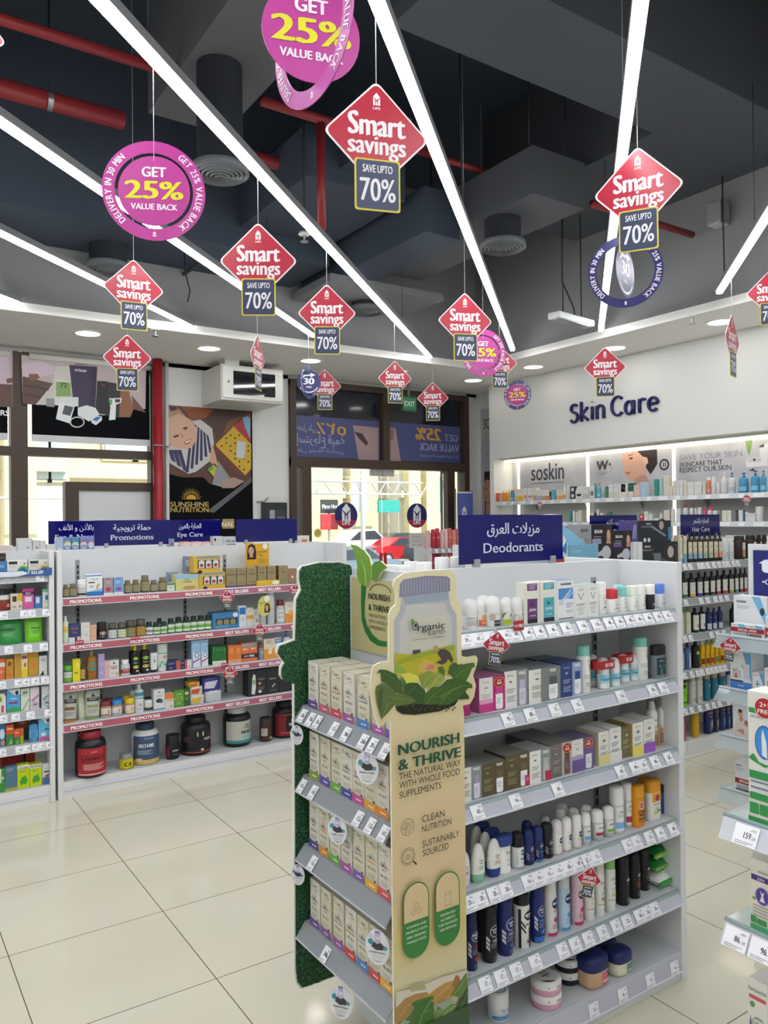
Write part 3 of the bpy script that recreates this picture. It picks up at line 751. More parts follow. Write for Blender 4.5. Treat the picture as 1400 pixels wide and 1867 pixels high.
 # ------------------------------------------------------------------ deodorant gondola in the foreground
YF,YM,YB,GH=1.764,2.04,2.30,1.494
root,L=unit('',1.425,2.445,YF,YM,YB,GH,left=False)
tag(root,'white double-sided shelf unit full of deodorants in the foreground','shelf unit')
L(MB().box(1.412,1.43,YF+.01,YB,0,GH,M('#cfd2d5',.5)).build('end_panel',root))
slots(root,L,ony(1078,1150,YM).x,YM-.013,.12,GH-.06)
def tags_at(pxs,nums,y,z):
 return[(ony(p,1300,y).x,n)for p,n in zip(pxs,nums)]
SZ=[1.329,1.079,.829,.575,.323]
TP=[(852,874,896,925,943,966,987,1010,1036,1066,1091,1114,1133,1152,1169,1186,1204,1221),(929,970,1015,1056,1136,1193,1213),(873,943,1020,1135,1161,1176,1198,1223),(857,879,903,925,966,984,1003,1021,1039,1057,1072,1090,1148,1165,1188,1208,1231),(887,916,944,979,1029,1052,1076,1102,1127,1147,1170,1184,1198)]
TN=[('39.00','47.25','49.00','49.00','49.00','49.00','48.00','48.00','38.85','118.00','118.00','80.00','80.00','80.00','80.00','80.00','80.00','85.00'),('93.00','80.00','73.00','93.00','120.00','84.00','125.00'),('60.00','94.00','60.00','60.00','84.00','60.00','86.00','87.00'),('20.25','20.25','20.00','20.00','16.00','16.00','16.25','13.00','18.00','18.00','17.00','12.00','13.00','13.00','23.00','19.00','18.00'),('17.25','17.25','17.25','17.25','17.25','17.25','17.00','23.00','21.00','22.00','26.00','26.00','26.00')]
for z,ps,ns,py in zip(SZ,TP,TN,(1150,1290,1420,1570,1710)):
 y=YF-.012
 tg=[(ony(p,py,y).x,(n.split('.')[0]+'.',n.split('.')[1]))for p,n in zip(ps,ns)]
 s=shelf_part(root,1.43,2.44,YF+.016,.25,z,.018,.045,32,tg)
 L(s)
 t2=MB().box(1.43,2.44,YF+.006,YF+.016,z-.012,z,M('#a9bcc0',.1,alpha=.6)).build('edge_lip',s)
tg=[(ony(p,1800,YF-.004).x,(n,'00'))for p,n in((858,'19.'),(906,'15.'),(1083,'15.'),(1136,'6.'),(1187,'17.'),(1231,'6.'))]
s=shelf_part(root,1.43,2.445,YF+.014,.25,.104,.02,.062,12,tg);L(s)
L(MB().box(1.43,2.44,YM+.014,YM+.24,1.28,1.30,SHG).build('rear_shelf',root))
# jars standing on the far side, lids showing over the top edge
for i,(a,z_)in enumerate(((610,1.51),(690,1.505),(655,1.515),(735,1.507),(805,1.528),(838,1.528))):
 yy=2.20 if i%2 else 2.12
 p=ony(a if i<4 else a,1020,yy)
XR=[(622,2.18),(668,2.10),(705,2.20),(746,2.13),(806,2.12),(836,2.12)]
for i,(a,yy)in enumerate(XR):
 a0={0:712,1:734,2:749,3:773,4:806,5:834}[i];yy={0:2.2,1:2.13,2:2.22,3:2.12,4:2.12,5:2.12}[i]
 p=ony(a0,1020,yy);zt={0:1.505,1:1.507,2:1.512,3:1.515,4:1.528,5:1.528}[i]
 o=vessel('pill',.068,(zt-1.30),['#e2e3e3','#e6e6e6'],name='supplement_jar')
 o.location=(p.x,yy,1.30);pend(o,'white jar lid showing left of the navy deodorants sign','jar','white jars on the far side of the deodorant unit',a0)
def dshelf(i,g):return Shelf('y',YF+.03,SZ[i],('on the top deodorant shelf','on the second deodorant shelf','on the third deodorant shelf','on the fourth deodorant shelf','on the fifth deodorant shelf')[i],g)
W_='#e4e4e0';K_='#16171b';NV='#1c2a63'
s=dshelf(0,'deodorants on the top deodorant shelf')
CV=M('#e9ebea',.2,alpha=.45)
for a0,a1,tp,bk,col,g,lb in((842,870,1091,.0,'#dedcd6',[r_(-.4,.1,.55,.9,'#cfcfcb'),('l',-.4,.1,.85,3,'#777777'),l_(-.45,.3,.5,7),r_(.2,.5,.1,.8,'#d98a4a')],'clear capped roll-on with a barcode label'),(866,886,1092,.03,W_,[r_(-.4,.4,.0,.5,'#d9703f'),e_(0,.7,.2,'#e79b55'),t_('RICH',0,.2,.14,'#fff')],'clear capped roll-on with an orange label'),(884,912,1086,.0,W_,[r_(-.2,.45,.0,.45,'#2a2a2c'),t_('COCONUT',.1,.18,.14,'#e8e8e8',.6),e_(-.3,.7,.18,'#b9ada0'),l_(-.4,.4,.95,3)],'clear capped roll-on with a black label'),(911,932,1088,.0,W_,[r_(-.4,.45,.0,.45,'#a9c72e'),t_('Tea Tree',0,.2,.13,'#2c3a12',.7),('p',[(-.5,.5),(-.2,1),(-.4,1),(-.5,.8)],'#5d8a2f'),('p',[(.0,.62),(.2,.95),(.3,.7)],'#2a3b2c')],'clear capped roll-on with a lime green label'),(931,953,1087,.0,W_,[('o',-.3,.5,.22,'#6d8f4a'),('p',[(.0,.5),(.25,.95),(.35,.6)],'#26322c'),l_(-.2,.4,.4,4)],'clear capped roll-on with an aloe label')):
 s.ves(a0,a1,tp,'dome',[W_,'#f0f0ee',CV],(.04,.46,None,g,75),lb,back=bk,cat='deodorant',name='roll_on_deodorant')
s.ves(868,893,1084,'dome',[W_,'#f0f0ee',CV],None,'clear capped white roll-on in the rear row',back=.085,cat='deodorant',name='roll_on_deodorant')
STK=lambda c1,c2,wd:[r_(-.30,.34,.80,.97,c1),l_(-.2,.28,.93,3,'#d8d0e0'),r_(-.30,.34,.06,.60,c1),r_(-.30,.34,.0,.10,'#23262f'),t_('JĀSÖN',.02,.30,.055,'#f2f0ee',.6,.03),t_(wd,.02,.17,.03,'#f2f0ee',.5),('p',[(-.1,.44),(.0,.42),(.12,.54),(.02,.48)],c2),('p',[(.1,.43),(-.02,.44),(-.12,.53)],c2)]
s.box(955,984,1062,'#dedbd2',STK('#6a3f74','#2d2036','LAVENDER'),'white deodorant stick with a purple label',d=.035,cat='deodorant',name='deodorant_stick',side='#d8d5cc',fl=False)
s.box(984,1015,1060,'#dedbd2',STK('#4fa6b4','#1d3a40','TEA TREE'),'white deodorant stick with a turquoise label',d=.035,cat='deodorant',name='deodorant_stick',side='#d8d5cc',fl=False)
s.box(969,992,1060,'#dedbd2',STK('#3f97a6','#1d3a40','TEA TREE'),'turquoise labelled deodorant stick behind the purple one',d=.035,back=.045,cat='deodorant',name='deodorant_stick',fl=False)
s.box(1015,1047,1058,'#e2e4e6',[t_('AQUASELIN',0,.88,.05,'#1d1f26',.86,.03),r_(-.42,.42,.52,.80,'#4f86c4'),('p',[(-.2,.52),(.3,.78),(.36,.76),(-.05,.52)],'#b7d2ea'),('p',[(.0,.52),(.36,.7),(.38,.67),(.1,.52)],'#b7d2ea'),l_(0,.4,.4,3,'#6f86b8'),l_(-.4,-.1,.48,3),l_(0,.4,.22,2),r_(-.42,.42,.02,.05,'#7c8087')],'white carton with a bright blue picture panel',d=.05,toph='#6f94cc')
VG=[t_('VICHY',0,.83,.06,'#66686c',.7),('p',[(-.26,.76),(-.20,.76),(.0,.58),(.2,.76),(.24,.76),(.0,.54)],'#5c6066'),l_(-.35,.35,.42,2,'#55585c'),l_(-.3,.3,.3,3),l_(-.2,.2,.15,2)]
s.box(1047,1071,1067,'#e0e2e0',VG,'grey lettered V carton beside the blue picture carton',d=.045,toph='#a7d0c8')
s.box(1071,1091,1065,'#e0e2e0',VG,'grey lettered V carton beside the tall white bottle',d=.045,toph='#a7d0c8')
VL=lambda c:[t_('VICHY',.1,.8,.09,'#6b6d70',.4),('p',[(.0,.72),(.05,.72),(.12,.5),(.19,.72),(.24,.72),(.12,.42)],'#5c6066'),r_(-.05,.3,.3,.36,c),l_(-.2,.3,.24,2)]
s.ves(1086,1105,1061,'rolltall',[W_,'#e9e9e7'],(.05,.6,None,VL('#5c4fa0'),70),'tall white deodorant with a violet line',back=.005,cat='deodorant',name='roll_on_deodorant',pw=3.2,sy=.75)
for a0,a1,tp,bk,bc,cc,lc,lb in((1102,1127,1073,0,W_,'#c23541','#b05560','white roll-on with a red cap'),(1125,1142,1068,.01,W_,'#7fcdc8','#7fcdc8','white roll-on with an aqua cap'),(1141,1162,1067,0,'#e4e6e0','#dfe8dc','#9aa59a','white roll-on with a pale mint cap'),(1159,1177,1066,.01,W_,'#e7e7e3','#a8323e','white roll-on with a white cap and red line'),(1175,1194,1065,.0,K_,'#eceae6','#c8c8c8','black roll-on with a white cap'),(1193,1212,1064,.0,'#cfd3da','#5d86d6','#3a3f4e','silver roll-on with a blue cap')):
 s.ves(a0,a1,tp,'rollflat',[bc,cc],(.05,.58,None,VL(lc),70),lb,back=bk,pw=3.0,sy=.85,cat='deodorant',name='roll_on_deodorant')
s.ves(1118,1136,1066,'rollflat',[W_,'#a6dde0'],None,'aqua capped roll-on in the rear row',back=.07,pw=3.0,sy=.85,cat='deodorant',name='roll_on_deodorant')
s.ves(1186,1204,1063,'rollflat',['#cfd3da','#4f78cc'],None,'blue capped roll-on in the rear row',back=.07,pw=3.0,sy=.85,cat='deodorant',name='roll_on_deodorant')
t=empty('shelf_talker',(ony(948,1136,YF-.01).x,YF-.004,1.318));MB().box(-.021,.021,-.0006,.0006,.0,.03,'#a3303a').text('1+1 FREE',0,.010,.010,'#f0e6e4',-.0012,w=.035,bold=.03).build('card',t)
pend(t,'small red 1+1 FREE card clipped to the top deodorant shelf edge','shelf card',None,0)
def duo(cl,cr,btl,cap,extra=(),free=True,txtc='#55565a',freec='#f0f0ee',lab='#e8e8ee'):
 g=[r_(-.5,.02,0,1,cl),r_(.02,.5,0,1,cr),t_('Beesline',-.24,.85,.05,txtc,.4),('p',[(-.27,.68),(-.21,.68),(-.21,.73),(-.27,.73)],txtc),('p',[(-.31,.695),(-.17,.695),(-.17,.715),(-.31,.715)],txtc),l_(-.4,-.05,.5,3,txtc),l_(-.4,-.02,.3,4,txtc)]
 if free:g+=[t_('FREE',.26,.86,.09,freec,.38,.02)]
 g+=[r_(.14,.38,.48,.72,cap),('p',[(.12,.08),(.16,.03),(.36,.03),(.4,.08),(.4,.48),(.12,.48)],lab),l_(.16,.34,.34,4,'#8a8a94')]
 return g+list(extra)
SEAL=[e_(.26,.82,.21,'#d8a43c',.15),e_(.26,.82,.19,'#a3262b',.135),t_('1+1',.26,.84,.07,'#f6efe6',.3,.03),t_('FREE',.26,.76,.065,'#f6efe6',.34,.03)]
s=dshelf(1,'cartons and deodorants on the second deodorant shelf')
s.box(839,857,1250,'#c2418a',[l_(-.3,.4,.6,5,'#e6b8cf'),r_(-.5,.5,0,.3,'#b02f7c')],'magenta carton half hidden by the standee',d=.09)
s.box(873,921,1234,'#c2418a',duo('#e2dedd','#b42d78','','#c0488f',[r_(-.5,.02,0,.25,'#c2418a'),r_(-.5,.02,.25,.38,'#dd9ec2')]+SEAL,False,'#8b8b90'),'pink twin carton with a red 1+1 seal',d=.1,side='#b86a98',toph='#c37ba6')
s.box(919,962,1222,'#8f9295',duo('#dfe0dd','#8f9295','','#b9b4cf',lab='#cfcbe0'),'white and grey twin carton marked FREE, beside the pink one',d=.1,toph='#9da0a2')
s.box(963,1022,1218,'#7f8485',duo('#dfdfd8','#7b8080','','#55565f',[r_(-.12,.02,0,1,'#7b8080'),t_('Beesline',.0,.8,.03,'#9a9ea0',.2)]),'white and dark grey twin carton marked FREE',d=.1,toph='#8b9091')
s.box(1022,1062,1208,'#33497f',duo('#2f4379','#8fa0bd','','#2b4486',txtc='#c3cbe0'),'blue twin carton marked FREE',d=.1,toph='#3f5488')
s.box(948,990,1212,'#6f7375',[],'grey carton in the rear row behind the white one',d=.1,back=.11,toph='#7d8183')
s.box(995,1035,1204,'#3f4c78',[],'blue grey carton in the rear row',d=.1,back=.11,toph='#7e86a2')
VSP=[t_('VICHY',.1,.9,.06,'#77797c',.4),('p',[(.0,.85),(.05,.85),(.14,.68),(.23,.85),(.28,.85),(.14,.62)],'#5c6066'),l_(-.3,.35,.5,3),l_(-.2,.3,.25,3)]
s.ves(1049,1076,1176,'spray',[W_,'#7fc4b8'],(.03,.72,None,VSP,70),'aqua capped white spray beside the blue carton',back=.0,cat='deodorant',name='spray_can')
s.ves(1151,1181,1161,'spray',[W_,'#7fc4b8'],(.03,.72,None,VSP,70),'aqua capped white spray right of the banded roll-ons',back=.02,cat='deodorant',name='spray_can')
IS=[r_(-.5,.5,.55,1,'#6fb6cc'),r_(-.5,.5,.35,.55,'#a7d3dc'),r_(-.5,.5,.0,.35,'#e2e6e4'),t_('ISDIN',0,.8,.1,'#e8f2f4',.5),r_(-.35,.4,.6,.68,'#2f7f9a'),('p',[(-.1,.12),(.3,.12),(.2,.22),(.3,.3),(-.1,.3),(0,.22)],'#4a2f36')]
def band(x0,x1,back,lb):
 c0,w0,h0=s.span(x0,x1,1200,back)
 b=MB();pts=[]
 r=ray((x0+x1)/2,1200);k=r.y/math.hypot(r.x,r.y);d=.046
 q=(w0*k-d)/2/k+.001
 out=[(-q+d/2*math.cos(a),d/2*math.sin(a))for a in[PI/2+i*PI/10 for i in range(11)]]+[(q+d/2*math.cos(a),d/2*math.sin(a))for a in[-PI/2+i*PI/10 for i in range(11)]]
 N=len(out);V=[(x,y,.068)for x,y in out]+[(x,y,.096)for x,y in out]
 b.add(V,[(i,(i+1)%N,(i+1)%N+N,i+N)for i in range(N)],'#a3222a')
 b.text('BUY 2 SAVE',q*.25,.075,.0125,'#f2e8e6',-d/2-.0012,w=q*1.5,bold=.03)
 o=b.build('promotion_band');s.set(o,c0,d,back);pend(o,lb+' '+s.where,'promotion band','red BUY 2 SAVE bands on the second deodorant shelf',x0)
for a0,a1,bk,lb in((1087,1111,.0,'aqua roll-on under the front red band, on its left'),(1110,1130,.0,'aqua roll-on with a sticker under the front red band'),(1126,1147,.03,'aqua roll-on under the rear red band, on its left'),(1145,1163,.03,'aqua roll-on at the right end of the red bands'),(1072,1090,.05,'aqua roll-on half hidden behind the front red band')):
 s.ves(a0,a1,1198-(6 if bk else 0),'dome',['#d7e2e4','#e9ecec',CV],(.03,.46,None,IS,75),lb,back=bk,cat='deodorant',name='roll_on_deodorant')
band(1086,1130,-.002,'red BUY 2 SAVE band around the front pair of roll-ons');band(1126,1164,.028,'red BUY 2 SAVE band around the rear pair of roll-ons')
s.ves(1184,1214,1175,'stick',['#7d868b','#6f787d','#17181c'],(.12,.62,None,[r_(-.5,.5,0,1,'#1d3a42'),('p',[(-.3,.6),(-.15,.6),(0,.2),(.15,.6),(.3,.6),(.05,.0),(-.05,.0)],'#4f8a92'),t_('Rexona',0,.78,.1,'#c8d8da',.8)],42),'grey deodorant stick with a black cap',sy=.55,pw=3,cat='deodorant',name='deodorant_stick')
s=dshelf(2,'cartons and sprays on the third deodorant shelf')
DK='#4d4634'
s.box(838,878,1398,'#8d9092',duo('#dfe0dd','#8a8d8e','','#9b97ae',lab='#d5d2e6'),'white and grey twin carton marked FREE, beside the standee',d=.1,toph='#8b8f90')
for a0,a1,tp,ex,lb in((877,921,1390,[],'brown twin carton marked FREE, left of its twin'),(921,965,1375,[r_(.3,.5,.0,.32,'#b22d4c'),e_(.4,.2,.07,'#d66a80')],'brown twin carton marked FREE with a red corner sticker')):
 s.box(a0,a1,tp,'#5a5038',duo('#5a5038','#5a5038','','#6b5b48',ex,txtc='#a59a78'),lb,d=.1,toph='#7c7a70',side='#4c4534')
s.box(965,1004,1367,'#909394',duo('#e2e2de','#8b8e8e','','#aeb0b0',[r_(.22,.5,.0,.3,'#b22d4c')],lab='#b9b9bb'),'white and grey twin carton with a red corner sticker',d=.1,toph='#a6a9a9')
s.box(1003,1043,1355,'#6f6967',duo('#6f6967','#b7afa6','','#5a4648',SEAL,False,'#a8a3a0',lab='#6b5358'),'grey and beige twin carton with a red seal',d=.1,toph='#7d7a78')
s.box(1042,1082,1346,'#5e4c80',duo('#dcd9d8','#6a5590','','#6b558c',[r_(-.5,.02,0,.38,'#6a5590'),r_(-.5,.02,.38,.5,'#a99cbf')]+SEAL,False,'#8b8b90',lab='#d9d5e2'),'purple twin carton with a red seal',d=.1,toph='#6f6288')
s.box(960,1010,1345,'#5d5f60',[],'grey carton in the rear row of twin cartons',d=.1,back=.11,toph='#6c6f70')
SG=lambda bc,tc='#55585c':[t_('Beesline',0,.87,.05,'#a29f8c',.7),('p',[(-.04,.68),(.04,.68),(.04,.78),(-.04,.78)],tc),('p',[(-.14,.71),(.14,.71),(.14,.745),(-.14,.745)],tc),l_(-.35,.25,.56,3,tc),l_(-.35,.3,.36,3,tc),r_(-.5,.5,0,.22,bc),r_(-.5,.5,.22,.3,bc)]
for a0,a1,tp,c,bc,bk,lb,sd in((1091,1111,1334,'#deddd6','#d9cf8a',0,'slim white carton with a yellow base, beside the purple twin','#c9c5a4'),(1111,1133,1327,'#dfdfdc','#dcdcd8',.0,'slim all-white carton between yellow-based cartons','#b9b9b5'),(1132,1153,1325,'#746b50','#746b50',.01,'slim khaki carton','#5f5842'),(1153,1173,1318,'#deddd6','#e0d36a',.0,'slim white carton with a bright yellow base','#b79a4c'),(1173,1194,1311,'#deddda','#8f58b4',.0,'slim white carton with a violet base','#c9c5cc')):
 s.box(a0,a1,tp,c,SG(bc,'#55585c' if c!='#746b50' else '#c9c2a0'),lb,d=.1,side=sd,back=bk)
BS=[r_(-.5,.5,0,.34,'#a9744a'),r_(-.5,.5,.34,.48,'#c79a6a'),r_(-.5,.5,.48,.58,'#dcc9b0'),t_('Beesline',.1,.78,.06,'#3f4046',.62),l_(-.25,.4,.62,2,'#55565a')]
for a0,a1,tp,lb in((1177,1199,1279,'white and bronze body spray partly behind the violet carton'),(1196,1218,1274,'white and bronze body spray ending the row')):
 s.ves(a0,a1,tp,'mist',[W_,'#e9e9e8',CLEAR],(.02,.74,None,BS,75),lb,back=.03,cat='body spray',name='spray_can')
s=dshelf(3,'roll-ons and sticks on the fourth deodorant shelf');s.p=YF+.035
DV=lambda c:[t_('Dove',.05,.62,.13,'#26284a',.62),('p',[(-.1,.52),(.05,.56),(.15,.5),(.02,.48)],'#a08c5a'),e_(0,.3,.2,c,.09),l_(-.3,.3,.18,2)]
s.ves(838,857,1552,'tear',['#e9d7db','#e2dedc'],(.3,.72,None,DV('#d98aa0'),60),'white roll-on with a pink print, half hidden by the standee',cat='deodorant',name='roll_on_deodorant',sy=.7)
s.ves(857,884,1537,'tear',['#8cc7a2',W_],(.3,.72,None,DV('#9fd0b6'),60),'white roll-on standing on a mint green cap',back=-.002,cat='deodorant',name='roll_on_deodorant',sy=.7)
s.ves(886,913,1528,'tear',['#2b3f86',W_],(.3,.72,None,DV('#c9b98f'),60),'white roll-on standing on a navy cap, front of the row',back=.0,cat='deodorant',name='roll_on_deodorant',sy=.7)
s.ves(872,896,1516,'tear',['#2b3f86',W_],(.3,.72,None,DV('#c9b98f'),60),'white roll-on standing on a navy cap, second in its file',back=.055,cat='deodorant',name='roll_on_deodorant',sy=.7)
s.ves(857,880,1505,'tear',['#2b3f86',W_],(.3,.72,None,DV('#c9b98f'),60),'white roll-on standing on a navy cap, rearmost in its file',back=.11,cat='deodorant',name='roll_on_deodorant',sy=.7)
for a0,a1,tp,bk,lb in((901,935,1520,.0,'front'),(880,911,1510,.075,'middle'),(863,893,1499,.14,'rear')):
 s.ves(a0,a1,tp,'stickflip',['#e2e2e0','#2a3e84'],(.1,.66,None,[t_('Dove',.2,.7,.14,'#26284a',.5),l_(.0,.4,.45,3),l_(.0,.4,.2,2)],60),'white stick with an oval navy lid, %s of its file'%lb,back=bk,sy=.62,cat='deodorant',name='deodorant_stick')
NVG=lambda c,tx,tc:[e_(.1,.78,.2,'#1a2140',.17),('o',.1,.78,.21,'#c8ccd8'),t_('NIVEA',.1,.74,.075,'#f0f0f4',.34,.02),('p',[(-.45,.6),(-.22,.48),(-.22,.44),(-.45,.56)],'#b9bcc4'),('p',[(-.45,.48),(-.22,.36),(-.22,.32),(-.45,.44)],'#b9bcc4'),('p',[(-.45,.36),(-.22,.24),(-.22,.2),(-.45,.32)],'#b9bcc4'),t_(tx,.15,.42,.1,tc,.5,.03),l_(-.05,.4,.3,3,'#9aa0b0'),r_(-.5,.5,0,.06,c)]
for a0,a1,tp,bk,bc,cc,tx,tc,lc,lb in((930,955,1516,0,'#c8c9c8','#17181c','BLACK','#1a1a1c','#b8b8b8','black capped roll-on with a white and black label'),(951,973,1511,0,'#1d2a5c','#1d2b60','DRY','#b8323c','#1d2a5c','navy roll-on with red lettering'),(969,990,1505,.0,'#1d2a5c','#20306c','FRESH','#3a9fd0','#4a9ad0','navy roll-on with a sky blue base'),(984,1008,1499,.0,'#16171c','#1a1b20','DEEP','#9a9aa0','#16171c','black roll-on with a black cap')):
 s.ves(a0,a1,tp,'roll',[bc,cc],(.04,.58,None,([r_(-.3,.5,0,1,'#e2e2e2'),r_(.2,.5,0,.6,'#1a1a1c')]if tx=='BLACK' else[])+NVG(lc,tx,tc),62),lb,back=bk,cat='deodorant',name='roll_on_deodorant')
s.ves(950,971,1496,'roll',['#1d2a5c','#1d2b60'],None,'navy capped roll-on in the rear row',back=.06,cat='deodorant',name='roll_on_deodorant')
NVW=lambda c:[e_(.1,.72,.22,'#20295e',.17),t_('NIVEA',.1,.69,.07,'#f0f0f4',.36,.02),l_(-.2,.35,.45,2),('p',[(-.1,.05),(.4,.05),(.45,.25),(.1,.2)],c),r_(-.5,.5,.0,.04,c)]
for a0,a1,tp,c,cp,lb in((1003,1025,1494,'#e3b3c0','#d9d4d8','white roll-on with a frosted cap and red print'),(1021,1042,1489,'#a8946a','#e6e6e4','white roll-on with a gold swirl'),(1040,1060,1483,'#e9b9c6','#e6e6e4','white roll-on with a pink feather')):
 s.ves(a0,a1,tp,'roll',['#e2e1de',cp],(.04,.58,None,NVW(c),62),lb,cat='deodorant',name='roll_on_deodorant')
SB=lambda c:[r_(-.45,.45,.25,1,'#e4e4e2'),t_('sebamed',.05,.72,.12,'#3f4146',.6,.02),l_(-.3,.3,.55,1),r_(-.4,.45,.28,.48,c)]
for a0,a1,tp,c,lb in((1057,1077,1480,'#6fa4d8','clear roll-on with a white dome cap and blue stripe'),(1075,1100,1475,'#a82a4c','clear roll-on with a white dome cap and crimson stripe'),(1097,1119,1469,'#7fae5a','clear roll-on with a white dome cap and green stripe')):
 s.ves(a0,a1,tp,'roll',['#b9c0bd','#e9e9e7'],(.04,.56,None,SB(c),66),lb,cat='deodorant',name='roll_on_deodorant')
for a0,a1,tp,bk in((986,1003,1488,.055),(1012,1031,1475,.055),(1013,1036,1465,.11),(1035,1056,1473,.055),(1057,1080,1468,.055)):
 s.ves(a0,a1,tp,'roll',['#d5d7d6','#e6e6e4' if a0>1000 else '#cfcfd2'],None,'white dome capped roll-on in the rear row',back=bk,cat='deodorant',name='roll_on_deodorant')
for a0,a1,tp,c,bk,lb in((1110,1137,1433,'#7fb0e0',0,'tall clear spray with a white cap and blue stripe'),(1132,1152,1427,'#a8355a',.02,'tall clear spray with a white cap and crimson stripe')):
 s.ves(a0,a1,tp,'rolltall',['#c3c9c6','#e9e9e7'],(.06,.58,None,[r_(-.4,.45,0,1,'#e3e4e3'),t_('sebamed',.05,.78,.07,'#3f4146',.6,.02),l_(-.3,.3,.7,4),r_(-.4,.45,.12,.38,c)],66),lb,back=bk,cat='deodorant',name='spray_bottle')
AH=[e_(.05,.70,.26,'#e9dcc8',.15),e_(.05,.70,.2,'#a3304a',.115),t_('C&',.05,.66,.07,'#f0e6e0',.2,.02)]
s.ves(1149,1175,1430,'stick',['#dd8a22','#e0901f','#dd9822'],(.1,.7,None,AH+[t_('ULTRA',.05,.4,.1,'#2a2a30',.8,.04),t_('MAX',.05,.27,.1,'#2a2a30',.6,.04),r_(-.3,.4,.12,.2,'#3f6a3a'),e_(0,.05,.3,'#c96a20',.05)],46),'orange deodorant stick with a red seal',sy=.6,pw=3.2,cat='deodorant',name='deodorant_stick')
s.ves(1162,1188,1417,'stick',['#dd8a22','#e0901f','#d6931f'],None,'orange deodorant stick in the rear row',sy=.6,pw=3.2,back=.06,cat='deodorant',name='deodorant_stick')
s.ves(1172,1205,1421,'stick',['#e0e0da','#e4e2da','#d9982a'],(.1,.7,None,[r_(-.4,.45,.62,.98,'#dd9a3a')]+[e_(.05,.78,.2,'#a3304a',.13)]+[t_('Essentials',.05,.48,.09,'#2a2a30',.85),('p',[(-.3,.1),(-.2,.1),(.0,.4),(-.1,.35)],'#8fb56a'),('p',[(-.1,.1),(.1,.1),(.15,.38),(.05,.38)],'#a3c480'),r_(.0,.45,.18,.26,'#6f9a4a')],46),'white deodorant stick with an orange cap and green leaves',sy=.6,pw=3.2,back=.01,cat='deodorant',name='deodorant_stick')
s.ves(1198,1223,1426,'stick',['#26438a','#27458c','#15161a'],(.12,.68,None,[r_(-.4,.45,.1,.95,'#79aecb'),('p',[(-.4,.9),(.45,.9),(.1,.15),(-.3,.4)],'#14161c'),('p',[(-.1,.5),(.02,.3),(.25,.75),(.18,.78),(.02,.45),(-.04,.55)],'#e6e6ea')],46),'blue deodorant stick with a black cap',sy=.55,pw=3.2,back=.03,cat='deodorant',name='deodorant_stick')
s=dshelf(4,'sprays and wipes on the fifth deodorant shelf');s.p=YF+.035
NM=lambda tx,tc,bc:[('o',.1,.76,.36,'#c3c7d4'),t_('NIVEA',.1,.78,.045,'#eceef4',.62,.03),t_('MEN',.1,.71,.045,'#eceef4',.5,.02),t_(tx,.15,.5,.06,tc,.7,.03),l_(-.2,.4,.45,3,'#9aa0ac'),('p',[(-.5,.66),(-.28,.58),(-.28,.5),(-.5,.58)],'#c4c6ca'),('p',[(-.5,.55),(-.28,.47),(-.28,.39),(-.5,.47)],'#c4c6ca'),('p',[(-.5,.44),(-.28,.36),(-.28,.28),(-.5,.36)],'#c4c6ca'),e_(.15,.25,.2,bc,.06),l_(-.1,.4,.12,3,'#8a90a0')]
for a0,a1,tp,bc,tx,tc,sc,lb in((846,870,1655,'#1b2450','DRY','#b8323c','#b8323c','navy spray with a red DRY print, beside the standee'),(877,905,1648,'#1b1c1e','DEEP','#d8d8d8','#3a3a3a','black spray with white DEEP print'),(905,935,1635,'#1f2c66','COOL','#e0e4ee','#4a5fa0','navy spray with diagonal silver bars'),(965,991,1612,'#1f2f70','FRESH','#4f9ad8','#3a8ad0','blue spray with a light blue base')):
 s.ves(a0,a1,tp,'spray',[bc,bc],(.02,.73,None,NM(tx,tc,sc)+([r_(-.5,.5,0,.13,'#2f6fb8')]if tx=='FRESH' else[]),62),lb,cat='deodorant',name='spray_can')
s.ves(935,966,1624,'spray',['#dcdcda','#1b1c20'],(.02,.73,None,[r_(.1,.5,0,.5,'#17181c'),r_(-.5,-.35,0,1,'#17181c'),e_(.15,.82,.34,'#20222c',.13),t_('NIVEA',.15,.82,.05,'#f0f0f4',.6,.03),t_('MEN',.15,.76,.04,'#f0f0f4',.4),('p',[(-.4,.75),(-.1,.55),(-.1,.48),(-.4,.68)],'#2a2b30'),('p',[(-.4,.62),(-.1,.42),(-.1,.35),(-.4,.55)],'#2a2b30'),t_('BLACK',.12,.58,.05,'#17181c',.6,.03),t_('5',-.0,.12,.1,'#17181c',.3,.03)],66),'white and black striped spray with a black cap',cat='deodorant',name='spray_can')
NW=lambda c,tx:[e_(.1,.80,.34,'#232c66',.13),t_('NIVEA',.1,.785,.05,'#f0f0f4',.58,.03),t_(tx,.15,.6,.045,c,.6,.02),e_(.1,.4,.2,c,.07),l_(-.2,.35,.28,3,c),r_(-.5,.5,0,.08,c)]
for a0,a1,tp,bc,c,tx,cp,lb in((990,1015,1601,'#e2e0e0','#c23a6a','BLACK','#dedede','white spray with a pink ribbon print'),(1014,1039,1593,'#b9d0e4','#4f9ad8','Fresh','#d5dde4','pale blue spray'),(1038,1063,1587,'#dcbccb','#c2385a','pearl','#e2cbd6','pale pink spray')):
 s.ves(a0,a1,tp,'spray',[bc,cp],(.02,.73,None,NW(c,tx),62),lb,cat='deodorant',name='spray_can')
DS=lambda c:[t_('Dove',.1,.8,.07,'#26284a',.7),('p',[(-.0,.7),(.2,.74),(.28,.68),(.1,.66)],'#8c8c80'),l_(-.2,.3,.58,2),e_(.05,.42,.26,c,.06),r_(-.5,.5,.27,.29,'#a8976a'),l_(0,.3,.15,2)]
